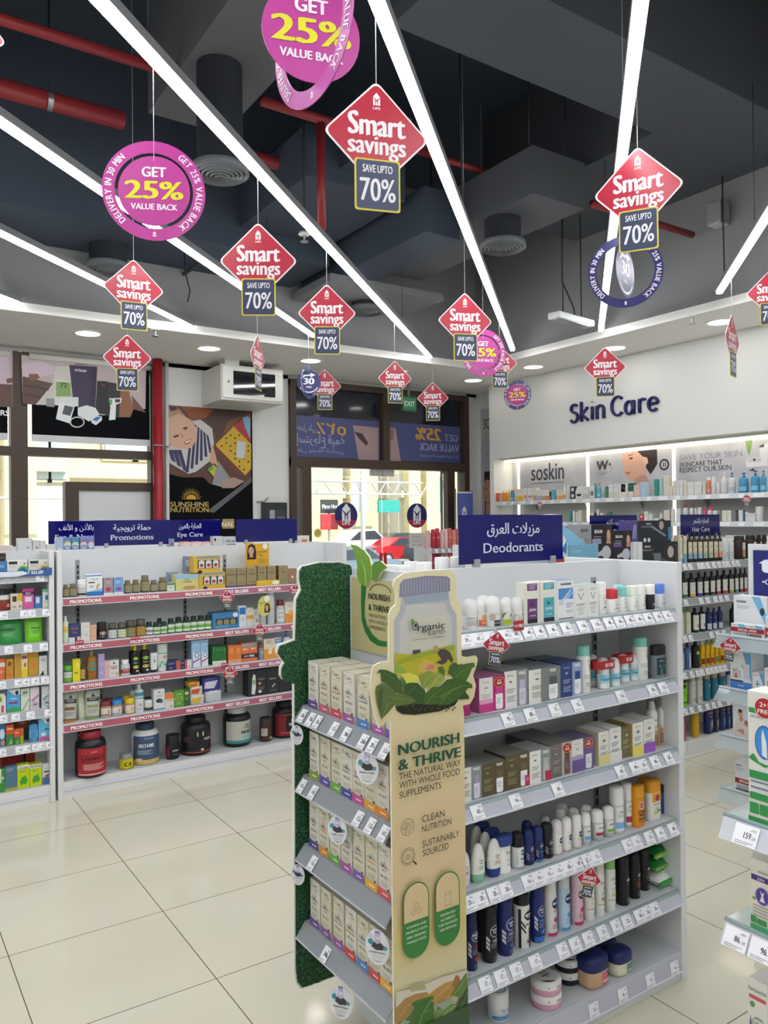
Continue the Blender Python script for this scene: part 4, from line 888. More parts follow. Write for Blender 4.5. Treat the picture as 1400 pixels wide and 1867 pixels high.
for a0,a1,tp,c,cp,lb in((1061,1084,1578,'#d8d2c0','#e0e0dc','white spray behind the offer diamond'),(1081,1102,1568,'#a8a07a','#d8d6cc','white spray with an olive base, beside the offer diamond'),(1099,1122,1560,'#a9cf83','#8cc06a','white spray with a pale green cap and lime print')):
 s.ves(a0,a1,tp,'spray',['#dfdfdb',cp],(.02,.73,None,DS(c),62),lb,cat='deodorant',name='spray_can',back=.0)
AX=lambda c:[t_('AXE',.15,.68,.075,'#e4e4e6',.72,.06),l_(-.05,.4,.6,2,'#8a8a8e'),('o',.1,.42,.26,c),e_(.1,.42,.12,c,.04),l_(-.1,.4,.2,4,'#a0a0a4')]
for a0,a1,tp,c,bk,lb in((1121,1147,1558,'#2a2a2e',.0,'black spray with plain white lettering'),(1142,1167,1553,'#b06a38',.01,'black spray with an orange ring'),(1160,1184,1545,'#8c8f52',.03,'black spray with an olive ring')):
 s.ves(a0,a1,tp,'spray',['#17171a','#1b1b1f'],(.02,.73,None,AX(c),62),lb,back=bk,cat='deodorant',name='spray_can')
for a0,a1,bk,c in((866,888,.06,'#17181c'),(934,955,.06,'#1b1c24'),(1112,1134,.06,'#17171a'),(1135,1157,.065,'#17171a')):
 s.ves(a0,a1,1650-(a0-866)*.33,'spray',[c,c],None,'dark spray can in the rear row',back=bk,cat='deodorant',name='spray_can')
def wipes(z,col,rim,label,yo,xo,tilt,lbl=None):
 w,d,h=.135,.10,.045
 b=MB();N=14;Mx=6;V=[];F=[]
 for sgn in(1,-1):
  for j in range(Mx+1):
   for i in range(N+1):
    u=-1+2*i/N;v=-1+2*j/Mx
    t=max(0,1-abs(u)**4)*max(0,1-abs(v)**4)
    z_=h/2+sgn*h/2*t**.6+.004*math.sin(9*u+3*v)*t
    V.append((u*w/2*(1-.05*abs(v)),v*d/2,z_))
 q=(Mx+1)*(N+1)
 for s_ in(0,1):
  for j in range(Mx):
   for i in range(N):
    a=s_*q+j*(N+1)+i;F.append((a,a+1,a+N+2,a+N+1)if s_==0 else(a,a+N+1,a+N+2,a+1))
 root=empty('wipes_pack',(0,0,0));b.add(V,F,col,True);b.build('pouch',root)
 MB().box(-w/2-.01,w/2+.01,-d/2-.004,-d/2+.006,h/2-.006,h/2+.006,rim).build('sealed_edge',root)
 MB().bbox(-.03,.03,-.025,.025,h-.001,h+.004,'#dfe3e0',.002).build('flap_label',root)
 p=ony(1199,1600,YF+.1);root.location=(p.x+xo*.4,YF+.09+yo,SZ[4]+z);root.rotation_euler=(R(tilt),0,R(4))
 pend(root,label+' '+s.where,'wipes','wipes packs on the fifth deodorant shelf',xo)
wipes(0.0,M('#d9ddd9',.25),'#3f9a4a','white wipes pack with a green edge',0,.0,0)
wipes(.047,M('#2c7a45',.25),'#6aa84a','green wipes pack lying on the white one',.015,-.01,-3);wipes(.095,M('#1f6b3a',.25),'#8fbf5a','dark green wipes pack in the middle of the stack',.02,.005,3)
wipes(.143,M('#2a7a42',.25),'#a9cf6a','topmost green wipes pack under the shelf',.03,-.015,0)
s=Shelf('y',YF+.013,.104,'on the bottom deodorant shelf','jars on the bottom deodorant shelf')
def cjar(a0,a1,z,h,body,lid,ring,label,yb):
 c=ony((a0+a1)/2,1830,yb);w=(ony(a1,1830,yb).x-ony(a0,1830,yb).x)*c.y/math.hypot(c.x,c.y)
 root=empty('cream_jar',(c.x,yb,z))
 MB().lathe([(w*.45,0),(w*.49,.004),(w*.49,h*.5)],body,28).build('body',root)
 b=MB().lathe([(w*.5,h*.5),(w*.5,h*.93),(w*.47,h),(.001,h)],lid,28)
 b.build('lid',root)
 b=MB();b.fn=lambda x,y,z:(x,z,h+.0006-y)
 b.disc(0,0,w*.40,ring[0],0);b.poly([(w*.38*math.cos(a),w*.38*math.sin(a))for a in[PI*1.1+i*PI*.45/10 for i in range(11)]],ring[1],-.0003)
 b.text('Dove',0,w*.12,w*.09,'#33343c',-.0006,bold=.02);b.rect(-w*.15,w*.15,-w*.02,w*.05,'#55565c',-.0006);b.rect(-w*.1,w*.1,-w*.12,-w*.09,'#8a8a90',-.0006)
 b.fn=None;b.build('lid_label',root)
 rr=w*.5+.0005;b=MB();b.fn=lambda x,y,z:(rr*math.sin(x/rr),-(rr-y)*math.cos(x/rr),z)
 b.text('Dove',w*.1,h*.62,h*.16,'#2a2b33',0,bold=.02);b.disc(-w*.3,h*.7,h*.05,'#2a2b33',0);b.fn=None;b.build('side_print',root)
 pend(root,label,'cream jar',s.group,a0)
YC=YF+.066
cjar(967,1024,.104,.043,'#d9a6bd','#e6e4e2',('#d9d7d6','#2b2c36'),'pink and white cream jar at the bottom of its pair',YC)
cjar(967,1024,.1472,.043,'#d9a6bd','#e6e4e2',('#d9d7d6','#2b2c36'),'pink and white cream jar on top of its pair',YC)
cjar(1011,1060,.104,.04,'#1d2030','#e3e3e2',('#dcdcdb','#1d2030'),'navy and white cream jar at the bottom of its pair',YC+.05)
cjar(1011,1060,.1442,.04,'#1d2030','#e3e3e2',('#dcdcdb','#1d2030'),'navy and white cream jar on top of its pair',YC+.05)
c0=ony(908,1850,YF+.1);o=vessel('creamjar',.066,.088,['#dfe3e6','#e6e8e8'],(.05,.5,None,[r_(-.5,.5,.1,.4,'#5f93c4'),('p',[(-.5,.5),(.0,.55),(.5,.3),(.5,.4),(0,.7),(-.5,.7)],'#8fc3d8'),t_('Dove',0,.72,.2,'#2a3a6a',.4)],75),name='cream_jar');o.location=(c0.x,YF+.1,.104)
b=MB();b.fn=lambda x,y,z:(x,z,.0886-y);b.ring(0,0,.02,.026,'#79b8cc',0);b.text('Dove',0,.004,.007,'#3a3c44',-.0004);b.rect(-.01,.01,-.012,-.004,'#6a6c72',-.0004);b.fn=None;b.build('lid_label',o)
pend(o,'white cream jar with a blue wave at the left end of the bottom deodorant shelf','cream jar',s.group,908)
for a0,a1,tp,bc,lc,bk,lb in((1050,1109,1735,'#c9a883','#cc6f86',.0,'large petroleum jelly jar with a pink label'),(1103,1152,1727,'#d8d6c0','#5fa08a',.0,'petroleum jelly jar with a green label'),(1075,1124,1708,'#c9b48f',None,.085,'petroleum jelly jar in the rear, mostly its navy lid')):
 s.ves(a0,a1,tp,'petro',[bc,'#1f2a5e'],(.1,.52,None,[r_(.0,.62,.05,.95,lc),e_(.3,.66,.2,'#1d2a5e',.2),t_('Vaseline',.3,.62,.1,'#e8ecf2',.3),r_(.05,.58,.2,.32,'#e6d6d6'),l_(.05,.5,.14,1,'#7a4a5a')]if lc else[],58),lb,back=bk,sy=.8,pw=3.0,cat='petroleum jelly',name='petroleum_jelly_jar')
 # ------------------------------------------------------------------ end display with cream cartons
XE=1.22
t=empty('end_display',(XE,2.03,0))
def LE(o):o.location=Vector(o.location)-Vector((XE,2.03,0));return o
LE(MB().box(1.40,1.412,1.775,2.30,.0,1.47,M('#cdd1d5',.4)).build('back_panel',t))
LE(MB().box(1.318+.09,1.412,2.2,2.30,0,.25,M('#d6d8d9',.4)).build('base',t))
b=MB().box(1.398,1.4,2.055,2.062,.1,1.2,SLOT);LE(b.build('slotted_upright',t))
EZ=[1.053,.825,.600,.348]
ETAG=[((555,'208.'),(570,'208.'),(582,'236.'),(612,'152.'),(634,'208.'),(665,'208.'),(682,'201.'),(705,'152.')),((553,'105.'),(573,'147.'),(655,'132.'),(677,'132.'),(701,'147.')),((571,'136.'),),((593,'208.'),)]
TQ=Matrix.Rotation(R(-90),4,'Z')
for z,tg in zip(EZ,ETAG):
 s_root=MB().box(0,.525,.0,.18,-.014,0,M('#a9adb2',.3)).build('shelf',t);LE(s_root);s_root.location=(XE-XE,2.305-2.03,z);s_root.rotation_euler=(0,0,R(-90))
 # local frame of this shelf: x runs towards the viewer, front at y=0
 sh,tilt=.052,38;c,n=math.cos(R(tilt)),math.sin(R(tilt))
 b=MB();b.add([(0,-.004-n*sh,-.004-c*sh),(.525,-.004-n*sh,-.004-c*sh),(.525,-.002,0),(0,-.002,0),(0,-.001-n*sh,-.004-c*sh),(.525,-.001-n*sh,-.004-c*sh),(.525,.001,0),(0,.001,0)],[(0,1,2,3),(7,6,5,4),(0,4,5,1),(3,2,6,7),(1,5,6,2),(0,3,7,4)],M('#9ea3ab',.15,alpha=.7))
 b.box(0,.525,-.006-n*sh,.0-n*sh,-.007-c*sh,-.003-c*sh,M('#c3c7cf',.2));b.build('price_strip',s_root)
 for px_,num in tg:
  yy=onx(px_,1500,XE-.02).y
  price_tag(s_root,2.305-yy,-.006-n*sh,-.001-c*sh,(num,'00'),tilt,w=.036,h=.044)
tag(t,'narrow end display with four acrylic shelves of cream cartons','display stand')
def organic(w,h,d,band,title,tc):
 g=[t_('rganic',.05,.87,.045,'#3f423c',.66,.01),('o',-.33,.885,.09,'#3c5a3a'),('p',[(-.36,.9),(-.3,.93),(-.36,.95)],'#5b8a3a'),t_('Earth',.22,.81,.04,'#5a6258',.4),r_(-.4,.4,.765,.769,'#8a8a80'),('p',[(-.36,.58),(-.2,.66),(-.12,.60),(.02,.70),(.14,.62),(.3,.6),(.38,.555),(-.3,.555)],'#a7a79a'),('p',[(-.15,.58),(-.05,.64),(.02,.58)],'#3f4a38'),('p',[(.05,.58),(.12,.61),(.2,.58)],tc),t_(title,0,.49,.04,tc,.8,.03),('p',[(-.35,.40),(-.2,.42),(-.05,.40),(-.12,.36)],'#8c8b80'),e_(.1,.39,.1,'#a09b86',.03),e_(.28,.39,.07,'#b5ad92',.03),r_(-.4,.4,.3,.303,'#9a988c'),l_(-.3,.3,.26,2,'#9a988c'),r_(-.5,.5,.0,.145,band),('p',[(-.5,.145),(-.5,.175),(-.1,.155),(.2,.165),(.5,.145)],band),r_(-.15,.3,.06,.085,'#e4ddd2'),('p',[(.26,.21),(.4,.21),(.4,.18),(.33,.15),(.26,.18)],'#4a4a46')]
 return g
E_ROWS=[[(561,581,'#5b4a8a','SLEEP'),(582,602,'#b85a6a','TURMERIC'),(603,624,'#c2455a','HAIR & NAILS'),(625,648,'#9a5590','MULTI'),(649,676,'#4a7fc4','MULTI MEN'),(676,702,'#a35aa5','WOMEN'),(703,727,'#7a5aa5','PRENATAL')],[(563,581,'#83a03a','GREENS'),(582,602,'#5650a0','ZINC'),(603,622,'#6aa848','B COMPLEX'),(622,641,'#474aa0','PROBIOTIC'),(641,663,'#bf4a94','PROBIOTIC'),(663,685,'#d59c36','VITAMIN C'),(685,707,'#d9832f','VITAMIN C')],[(562,579,'#4b478f','ZINC'),(579,598,'#cd8a2e','VITAMIN C'),(599,618,'#69a54a','B COMPLEX'),(618,640,'#a052a4','COLLAGEN'),(640,663,'#7558a6','PRENATAL'),(663,686,'#ddA538','VITAMIN D'),(687,709,'#cf525a','IRON')],[(562,580,'#684a90','SLEEP'),(581,600,'#7d4f9c','CALM'),(602,625,'#96549e','HAIR & SKIN'),(625,646,'#c63e47','HAIR & NAILS'),(646,669,'#4c80c0','MULTI MEN'),(669,690,'#cc4750','IRON'),(690,712,'#dda936','VITAMIN C')]]
BANDN={'#5b':'purple','#b8':'dusty red','#c2':'crimson','#9a':'plum','#4a':'blue','#a3':'violet pink','#7a':'violet','#83':'olive green','#56':'indigo','#6a':'green','#47':'dark blue','#bf':'magenta','#d5':'amber','#d9':'orange','#4b':'indigo','#cd':'orange','#69':'green','#a0':'magenta','#75':'violet','#dd':'yellow','#cf':'red','#68':'purple','#7d':'light purple','#96':'plum','#c6':'red','#4c':'blue','#cc':'coral red'}
for i,row in enumerate(E_ROWS):
 wh=('top','second','third','lowest')[i]
 s=Shelf('x',XE+.006,EZ[i],'on the %s end display shelf'%wh,'cream supplement cartons on the end display')
 for k,(a0,a1,band,title)in enumerate(row):
  c,w,_=s.span(a0,a1,1300);w=.062
  if i==0 and k==6:pass
  hh=.148 if i else .147
  o=carton(w,hh,.062,'#cfc9b6' if k%3 else '#d3d0c6',organic(w,hh,.062,band,title,band),'supplement_carton',None,'#c8c4b4')
  s.set(o,c,.062);pend(o,'cream supplement carton with a %s base band %s'%(BANDN.get(band[:3].lower(),'coloured'),s.where),'carton',s.group,a0)
  if not(i==1 and k==4)and not(i==2 and k in(2,)):
   o2=o.copy();COL.objects.link(o2);s.set(o2,c,.062,.066);pend(o2,'cream supplement carton in the rear row %s'%s.where,'carton',s.group,a0+.5)
   # header card with the leaf sprout, on the end display's back panel
def LX(px_,py_,x0):p=onx(px_,py_,x0);return(-p.y,p.z)
def LYp(px_,py_,y0):p=ony(px_,py_,y0);return(p.x,p.z)
XH=1.396
hx=lambda pts:[LX(620+a/5.833,980+c/5.833,XH)for a,c in pts]
t=empty('header_card',(XH,0,0),R(-90))
card=[LX(642.5,1041,XH),(-1.79,1.468),(-1.79,LX(707,1188,XH)[1]-.005),LX(648,1175.5,XH)]
card=[(LX(643,1041,XH)[0],1.465),(LX(643,1175,XH)[0],1.225),(-1.79,1.225),(-1.79,1.465)]
MB().prism(card,-.004,0,'#b9b183').build('card',t)
b=MB();V=hx([(240,500),(292,500),(285,600),(275,700),(272,820),(300,930),(360,1030),(430,1090),(510,1105),(510,1160),(420,1150),(340,1100),(280,1000),(245,880),(238,700)]);b.poly(V,'#2c7038',-.006);b.build('stem_print',t)
MB().prism(hx([(130,72),(200,85),(275,130),(335,205),(357,290),(355,420),(318,528),(300,470),(290,520),(235,480),(205,400),(208,300),(190,190),(165,120)]),-.01,-.003,'#6f9a38','#d2cfae').build('leaf',t)
MB().poly(hx([(250,215),(300,340),(312,500),(318,528),(300,500),(285,360)]),'#a9bc74',-.0108).build('leaf_vein',t)
MB().prism(hx([(362,300),(400,255),(455,248),(525,310),(490,340),(460,370),(430,440),(395,462),(365,450)]),-.01,-.003,'#5c8a36','#d2cfae').build('leaf',t)
b=MB();p=LX(620+318/5.833,980+650/5.833,XH)
for s_,dz,h,c,bo in(('NOURISH',0,.020,'#27352a',.03),('& THRIVE',-.036,.020,'#27352a',.03),('THE NATURAL WAY',-.058,.011,'#3f4638',0),('WITH WHOLE FOOD',-.077,.011,'#3f4638',0),('SUPPLEMENTS',-.096,.011,'#3f4638',0)):b.text(s_,p[0],p[1]+dz,h,c,-.0062,align='l',bold=bo)
cx=p[0]+.07;pts=[(cx+.062*math.cos(a),-.0064,p[1]+.022+.03*math.sin(a))for a in[PI*.95-i*PI*.9/12 for i in range(13)]];b.tube(pts,.0012,'#20281f',5);b.build('lettering',t)
tag(t,'cream header card with a green leaf sprout above the cream cartons','header card')
# ------------------------------------------------------------------ yellow bottle-shaped standee
YS=1.745
t=empty('cardboard_standee',(0,YS,0))
q28=lambda pts:[LYp(500+a/2.8,960+c/2.8,YS)for a,c in pts]
q6=lambda pts:[LYp(680+a/6.364,1160+c/6.364,YS)for a,c in pts]
q7=lambda pts:[LYp(690+a/6.083,1560+c/6.083,YS)for a,c in pts]
xl,xr=LYp(716,1600,YS)[0],LYp(849,1600,YS)[0]
out=[(xl,.14),(xr,.14)]+[LYp(846,1300,YS)]+list(reversed(q28([(535,1030),(505,930),(490,830),(495,770),(505,712),(545,692),(582,690),(585,640),(585,450),(598,420),(620,398),(622,345),(606,300),(616,270),(660,240),(780,225),(895,221),(924,240),(931,300),(926,350),(948,385),(956,430),(956,660),(985,668),(1030,660),(1040,676),(1030,720),(1015,760),(1030,810),(1020,870),(1000,905),(962,915)])))+[LYp(712,1310,YS)]
def stand_mat():
 m=bpy.data.materials.new('printed_cream');m.use_nodes=True;nt=m.node_tree;bs=nt.nodes['Principled BSDF']
 tc=nt.nodes.new('ShaderNodeTexCoord');sp=nt.nodes.new('ShaderNodeSeparateXYZ');cr=nt.nodes.new('ShaderNodeValToRGB');mr=nt.nodes.new('ShaderNodeMapRange')
 mr.inputs[1].default_value=.2;mr.inputs[2].default_value=1.4
 nt.links.new(tc.outputs['Object'],sp.inputs[0]);nt.links.new(sp.outputs[2],mr.inputs[0]);nt.links.new(mr.outputs[0],cr.inputs[0]);nt.links.new(cr.outputs[0],bs.inputs['Base Color'])
 e=cr.color_ramp.elements
 for i,(p,h)in enumerate(((0,'#cfc9b4'),(.2,'#c9bf95'),(.27,'#cbbe7c'),(.4,'#cfb791'),(.65,'#cdbc93'),(1,'#d2cba6'))):
  el=e[i]if i<2 else e.new(p);el.position=p;el.color=(*lin(h),1)
 bs.inputs['Roughness'].default_value=.45
 return m
MB().prism(out,0,.006,stand_mat(),'#e2dcc8').build('board',t)
b=MB();g=[0]
def P(pts,c):g[0]+=1;b.poly(list(reversed(pts)),c,-.00008*g[0])
P(q28([(612,745),(610,480),(640,430),(652,345),(890,335),(898,400),(930,450),(936,745)]),'#a9abb1')
P(q28([(640,742),(638,490),(665,440),(672,400),(870,390),(880,420),(905,470),(910,742)]),'#b9b9b4')
P(q28([(655,355),(890,330),(886,375),(668,400)]),'#8f9cac')
P(q28([(700,640),(700,470),(880,450),(880,620)]),'#bfbcae')
P(q28([(637,362),(640,292),(662,270),(780,251),(880,254),(897,266),(897,330),(780,342),(680,356)]),'#7f7f94')
for i in range(16):P(q28([(650+i*15,352-i*1.6),(650+i*15,275-i*1.4 if i<9 else 262),(656+i*15,275-i*1.4 if i<9 else 262),(656+i*15,351-i*1.6)]),'#9696aa')
P(q6([(248,450),(248,195),(450,215),(700,150),(940,95),(975,330),(975,460)]),'#a8a52a')
P(q6([(248,300),(450,215),(940,95),(950,160),(600,230),(300,330)]),'#8f9a2e')
P(q6([(520,420),(540,330),(600,270),(680,290),(740,350),(720,430)]),'#c2a052')
P(q6([(600,370),(640,330),(690,320),(720,350),(690,385),(630,390)]),'#c27a66')
P(q6([(250,420),(250,330),(300,330),(370,390),(380,430)]),'#7fa03a')
P(q6([(455,190),(462,160),(548,152),(540,185),(470,212)]),'#4d4438')
P(q6([(690,205),(700,180),(760,140),(750,175)]),'#9a8058');P(q6([(688,150),(700,112),(735,105),(762,140),(700,185)]),'#a88c60')
P(q6([(740,200),(770,150),(830,145),(890,190),(925,265),(915,315),(860,260),(850,300),(800,330),(720,305),(790,270)]),'#4a3d3c')
P(q6([(318,440),(400,420),(500,450),(530,480),(500,540),(380,540)]),'#c9c653')
for pts,c in(([(745,360),(800,345),(830,400),(820,470),(760,430)],'#4c6530'),([(860,430),(880,340),(940,300),(990,330),(1030,310),(990,370),(920,470)],'#3f5a2c'),([(530,480),(560,430),(650,400),(700,420),(650,560),(590,610)],'#7d8f3c'),([(620,610),(670,500),(740,410),(800,440),(830,490),(760,570)],'#8b9a48'),([(910,480),(940,390),(1010,330),(1100,310),(1165,305),(1180,350),(1140,370),(1110,450),(1070,520)],'#44632a'),([(35,425),(70,385),(150,390),(260,440),(330,560),(345,670),(250,650),(180,570),(90,520),(80,420)],'#3d5a2a'),([(300,470),(350,490),(390,560),(340,590)],'#50702f'),([(250,780),(480,740),(760,760),(980,740),(940,800),(760,870),(480,910),(330,900),(270,860)],'#1e2318'),([(345,570),(420,535),(510,540),(590,620),(610,680),(580,780),(430,790),(350,680)],'#33502a'),([(570,790),(600,660),(680,590),(780,580),(760,700),(760,790)],'#3f6026'),([(715,690),(760,590),(850,500),(960,485),(1080,520),(1140,555),(1145,600),(1090,600),(1060,650),(980,730),(880,790),(750,800)],'#3a5a24'),([(980,730),(1060,640),(1100,690),(1110,725)],'#2c4620'),([(22,650),(30,580),(90,545),(170,560),(230,620),(270,680),(240,800),(170,880),(90,960),(60,860),(35,760)],'#56683a'),([(180,730),(230,670),(330,670),(430,700),(490,745),(400,790),(270,810)],'#5c6c36'),([(60,620),(110,600),(90,800),(80,900),(50,760)],'#435430'),([(760,690),(900,600),(1080,560),(900,640),(770,740)],'#4d702f')):
 P(q6(pts),c)
for i in range(26):
 a=320+i*24;zz=800+(i*37%60);P(q6([(a,zz),(a+14,zz-12),(a+26,zz+4),(a+10,zz+14)]),('#3c3a26','#2a2f1e','#5a4e32')[i%3])
for pts,c in(([(180,1500),(400,1460),(700,1330),(970,1260),(975,1440),(180,1700)],'#c9c3b2'),([(330,1440),(480,1380),(520,1470),(340,1500)],'#a8a27a'),([(178,1680),(280,1570),(400,1520),(520,1500),(560,1540),(540,1700),(180,1867)],'#a5804c'),([(500,1560),(640,1450),(720,1400),(840,1370),(860,1500),(700,1620),(560,1640)],'#b08a4c'),([(800,1420),(840,1310),(880,1330),(900,1400),(840,1480)],'#a06a3c'),([(780,1540),(860,1420),(960,1280),(975,1420),(900,1560)],'#5e7a3c'),([(180,1867),(320,1760),(370,1650),(330,1620),(480,1570),(590,1540),(600,1640),(610,1867)],'#4d6a34'),([(390,1640),(560,1560),(600,1660),(580,1867),(370,1867)],'#3f6a30'),([(600,1867),(640,1700),(760,1620),(850,1640),(860,1700),(780,1867)],'#6c8a50'),([(780,1867),(820,1700),(900,1560),(975,1420),(978,1867)],'#3a5636'),([(200,1867),(260,1810),(340,1820),(300,1867)],'#8a9a8a'),([(620,1640),(740,1590),(830,1600),(700,1700)],'#8f9c88')):
 P(q7(pts),c)
def vein(qf,pts,w,c):
 for(a,d),(a2,d2)in zip(pts,pts[1:]):P(qf([(a,d),(a2,d2),(a2+w*.5,d2+w),(a+w,d+w)]),c)
for pts,c in(([(100,420),(220,480),(310,600),(335,660)],'#64803f'),([(40,600),(110,680),(150,780),(90,930)],'#7d8c52'),([(110,680),(220,700)],'#76864c'),([(150,780),(230,760)],'#76864c'),([(200,720),(330,715),(470,745)],'#7f8c50'),([(360,670),(440,610),(480,560)],'#557a3c'),([(440,610),(540,660)],'#4d7038'),([(590,770),(660,690),(770,600)],'#5d8440'),([(660,690),(740,690)],'#557a3a'),([(760,770),(850,660),(980,570),(1110,560)],'#63873f'),([(850,660),(960,660)],'#527434'),([(900,620),(930,540)],'#527434'),([(980,570),(1050,620)],'#527434'),([(930,470),(1020,390),(1160,330)],'#688a44'),([(1020,390),(1080,420)],'#587a3a'),([(640,590),(700,500),(750,440)],'#a9b464'),([(560,560),(610,480),(650,430)],'#9aa854')):vein(q6,pts,6,c)
for pts,c in(([(420,1867),(470,1720),(570,1560)],'#8fae5c'),([(470,1720),(560,1690)],'#6f9448'),([(460,1760),(400,1700)],'#6f9448'),([(640,1867),(700,1740),(830,1640)],'#a4b98c'),([(700,1740),(780,1740)],'#93aa78'),([(820,1867),(880,1680),(970,1470)],'#6d8a5c'),([(880,1680),(960,1660)],'#5d7a4e'),([(900,1620),(880,1540)],'#5d7a4e'),([(220,1840),(330,1720),(370,1650)],'#9ab070'),([(800,1530),(880,1420),(960,1300)],'#8fa860'),([(200,1760),(300,1640),(400,1560)],'#c09a62'),([(560,1600),(660,1500),(760,1420)],'#cda465'),([(640,1600),(760,1490),(840,1420)],'#94703c')):vein(q7,pts,6,c)
zb=LYp(780,1867,YS)[1];P([(xl+.002,.145),(xl+.002,zb+.01),(xr-.002,zb+.01),(xr-.002,.145)][::-1],'#3a5232')
yy=-.00008*g[0]-.0002
b.build('print',t)
b=MB()
def tx(s_,px_,py_,hpx,c,bo=0.0,al='l',w=None,italic=False):
 p=LYp(px_,py_,YS);h=hpx/FPX*2.15
 b.text(s_,p[0],p[1],h,c,yy,align=al,bold=bo,w=w)
k=lambda a,c:(690+a/6.667,1280+c/6.667)
W1=LYp(832,1340,YS)[0]-LYp(722,1370,YS)[0]
tx('NOURISH',*k(215,635),19,'#24503a',.04,w=W1);tx('& THRIVE',*k(218,820),19,'#24503a',.04,w=W1*1.02)
tx('THE NATURAL WAY',*k(222,935),12,'#2c3328',w=W1*1.02);tx('WITH WHOLE FOOD',*k(225,1042),12,'#2c3328',w=W1*1.0);tx('SUPPLEMENTS',*k(225,1160),12,'#2c3328',w=W1*.68)
tx('CLEAN',*k(500,1448),12,'#2b2a28');tx('NUTRITION',*k(500,1570),12,'#2b2a28',w=W1*.49);tx('SUSTAINABLY',*k(505,1750),12,'#2b2a28',w=W1*.62);tx('SOURCED',*k(510,1862),12,'#2b2a28',w=W1*.43)
q=lambda a,c:LYp(500+a/2.8,960+c/2.8,YS)
p0=q(720,535);b.text('rganic',p0[0],p0[1]+.002,.019,'#2c3438',yy,align='l',w=q(858,500)[0]-p0[0],bold=.01);p0=q(775,545);b.text('Earth',p0[0],p0[1]-.004,.016,'#4c5a60',yy,align='l',w=q(858,500)[0]-p0[0]);p0=q(690,582);b.text('ORGANIC WHOLE FOOD SUPPLEMENT',p0[0],p0[1],.0045,'#3c4048',yy,align='l',w=q(856,500)[0]-p0[0])
p0=q(707,505);b.ring(p0[0],p0[1],.009,.0115,'#2c5a3a',yy);b.disc(p0[0]+.002,p0[1]+.001,.0055,'#2c3a34',yy);b.poly([(p0[0]-.012,p0[1]+.004),(p0[0]-.004,p0[1]+.01),(p0[0]-.004,p0[1]+.018),(p0[0]-.014,p0[1]+.02)],'#5b8a35',yy)
def icon(px_,py_,r):p=LYp(px_,py_,YS);b.ring(p[0],p[1],r-.0012,r,'#2b2a28',yy);return p
p=icon(690+325/6.667,1280+1505/6.667,.0225)
for i,(dx,dz,rr)in enumerate(((-.004,-.006,.003),(.004,-.013,.0035),(-.007,-.014,.003),(.011,-.006,.003),(.0,-.0,.0025))):b.ring(p[0]+dx,p[1]+dz,rr-.0009,rr,'#2b2a28',yy,None,14)
for i in range(3):
 for sg in(-1,1):b.ring(p[0]-.012+i*.005+sg*.003,p[1]-.002+i*.006-sg*.002,.0018,.0028,'#2b2a28',yy,None,12)
b.ring(p[0]+.011,p[1]+.006,.0045,.0056,'#2b2a28',yy,None,16)
p=icon(690+330/6.667,1280+1840/6.667+3,.0235);b.ring(p[0],p[1],.0175,.019,'#2b2a28',yy);b.ring(p[0]-.003,p[1]-.002,.0052,.006,'#2b2a28',yy,None,14);b.ring(p[0]+.003,p[1]-.002,.0052,.006,'#2b2a28',yy,None,14)
b.poly([(p[0]+.016,p[1]-.018),(p[0]+.026,p[1]-.03),(p[0]+.03,p[1]-.027),(p[0]+.019,p[1]-.015)],'#2b2a28',yy)
def capsule(pxc,ptop,pbot,lines,icon_):
 c=LYp(pxc,(ptop+pbot)/2,YS);a=LYp(pxc,ptop,YS)[1];z=LYp(pxc,pbot,YS)[1];r=(a-z)*.215
 def ol(rr,za,zb_):return[(c[0]+rr*math.cos(u),za+rr*math.sin(u))for u in[i*PI/14 for i in range(15)]]+[(c[0]+rr*math.cos(u),zb_+rr*math.sin(u))for u in[PI+i*PI/14 for i in range(15)]]
 b.poly(ol(r,a-r,z+r),'#35793a',yy);zm=z+(a-z)*.5
 r2=r-.0035;b.poly([(c[0]+r2*math.cos(u),a-r+r2*math.sin(u))for u in[i*PI/14 for i in range(15)]]+[(c[0]-r2,zm),(c[0]+r2,zm)],'#cdb78e',yy-.0004)
 for i,s_ in enumerate(lines):b.text(s_,c[0],zm-.017-i*.0135,.0068,'#e2ead8',yy-.0008,wmax=r*1.7)
 for i in range(3 if icon_ else 0):
  u=PI/2+i*2*PI/3;b.ring(c[0]+.011*math.cos(u),zm+.028+.011*math.sin(u),.0062,.0072,'#3f5a38',yy-.0008,None,14)
 if not icon_:
  for z0_,z1_,w_ in((.008,.038,.011),(.038,.046,.008)):
   b.rect(c[0]-w_,c[0]+w_,zm+z0_,zm+z0_+.0009,'#3f5a38',yy-.0008);b.rect(c[0]-w_,c[0]+w_,zm+z1_,zm+z1_+.0009,'#3f5a38',yy-.0008)
   b.rect(c[0]-w_,c[0]-w_+.0009,zm+z0_,zm+z1_,'#3f5a38',yy-.0008);b.rect(c[0]+w_-.0009,c[0]+w_,zm+z0_,zm+z1_,'#3f5a38',yy-.0008)
  for i in range(6):b.ring(c[0]-.007+(i*5%3)*.006,zm+.012+(i%3)*.006,.001,.0018,'#3f5a38',yy-.0008,None,10)
capsule(690+393/6.083,1560+275/6.083,1560+1112/6.083,('VITAMINS AND','MINERALS WITH','100% ORGANIC','WHOLE FOOD'),True)
capsule(690+740/6.083,1560+160/6.083,1560+972/6.083,('FERMENTED','NUTRIENTS','FOR MAXIMUM','ABSORPTION'),False)
b.build('lettering',t)
tag(t,'cream cut-out standee shaped like a supplement jar over cabbage leaves','standee')
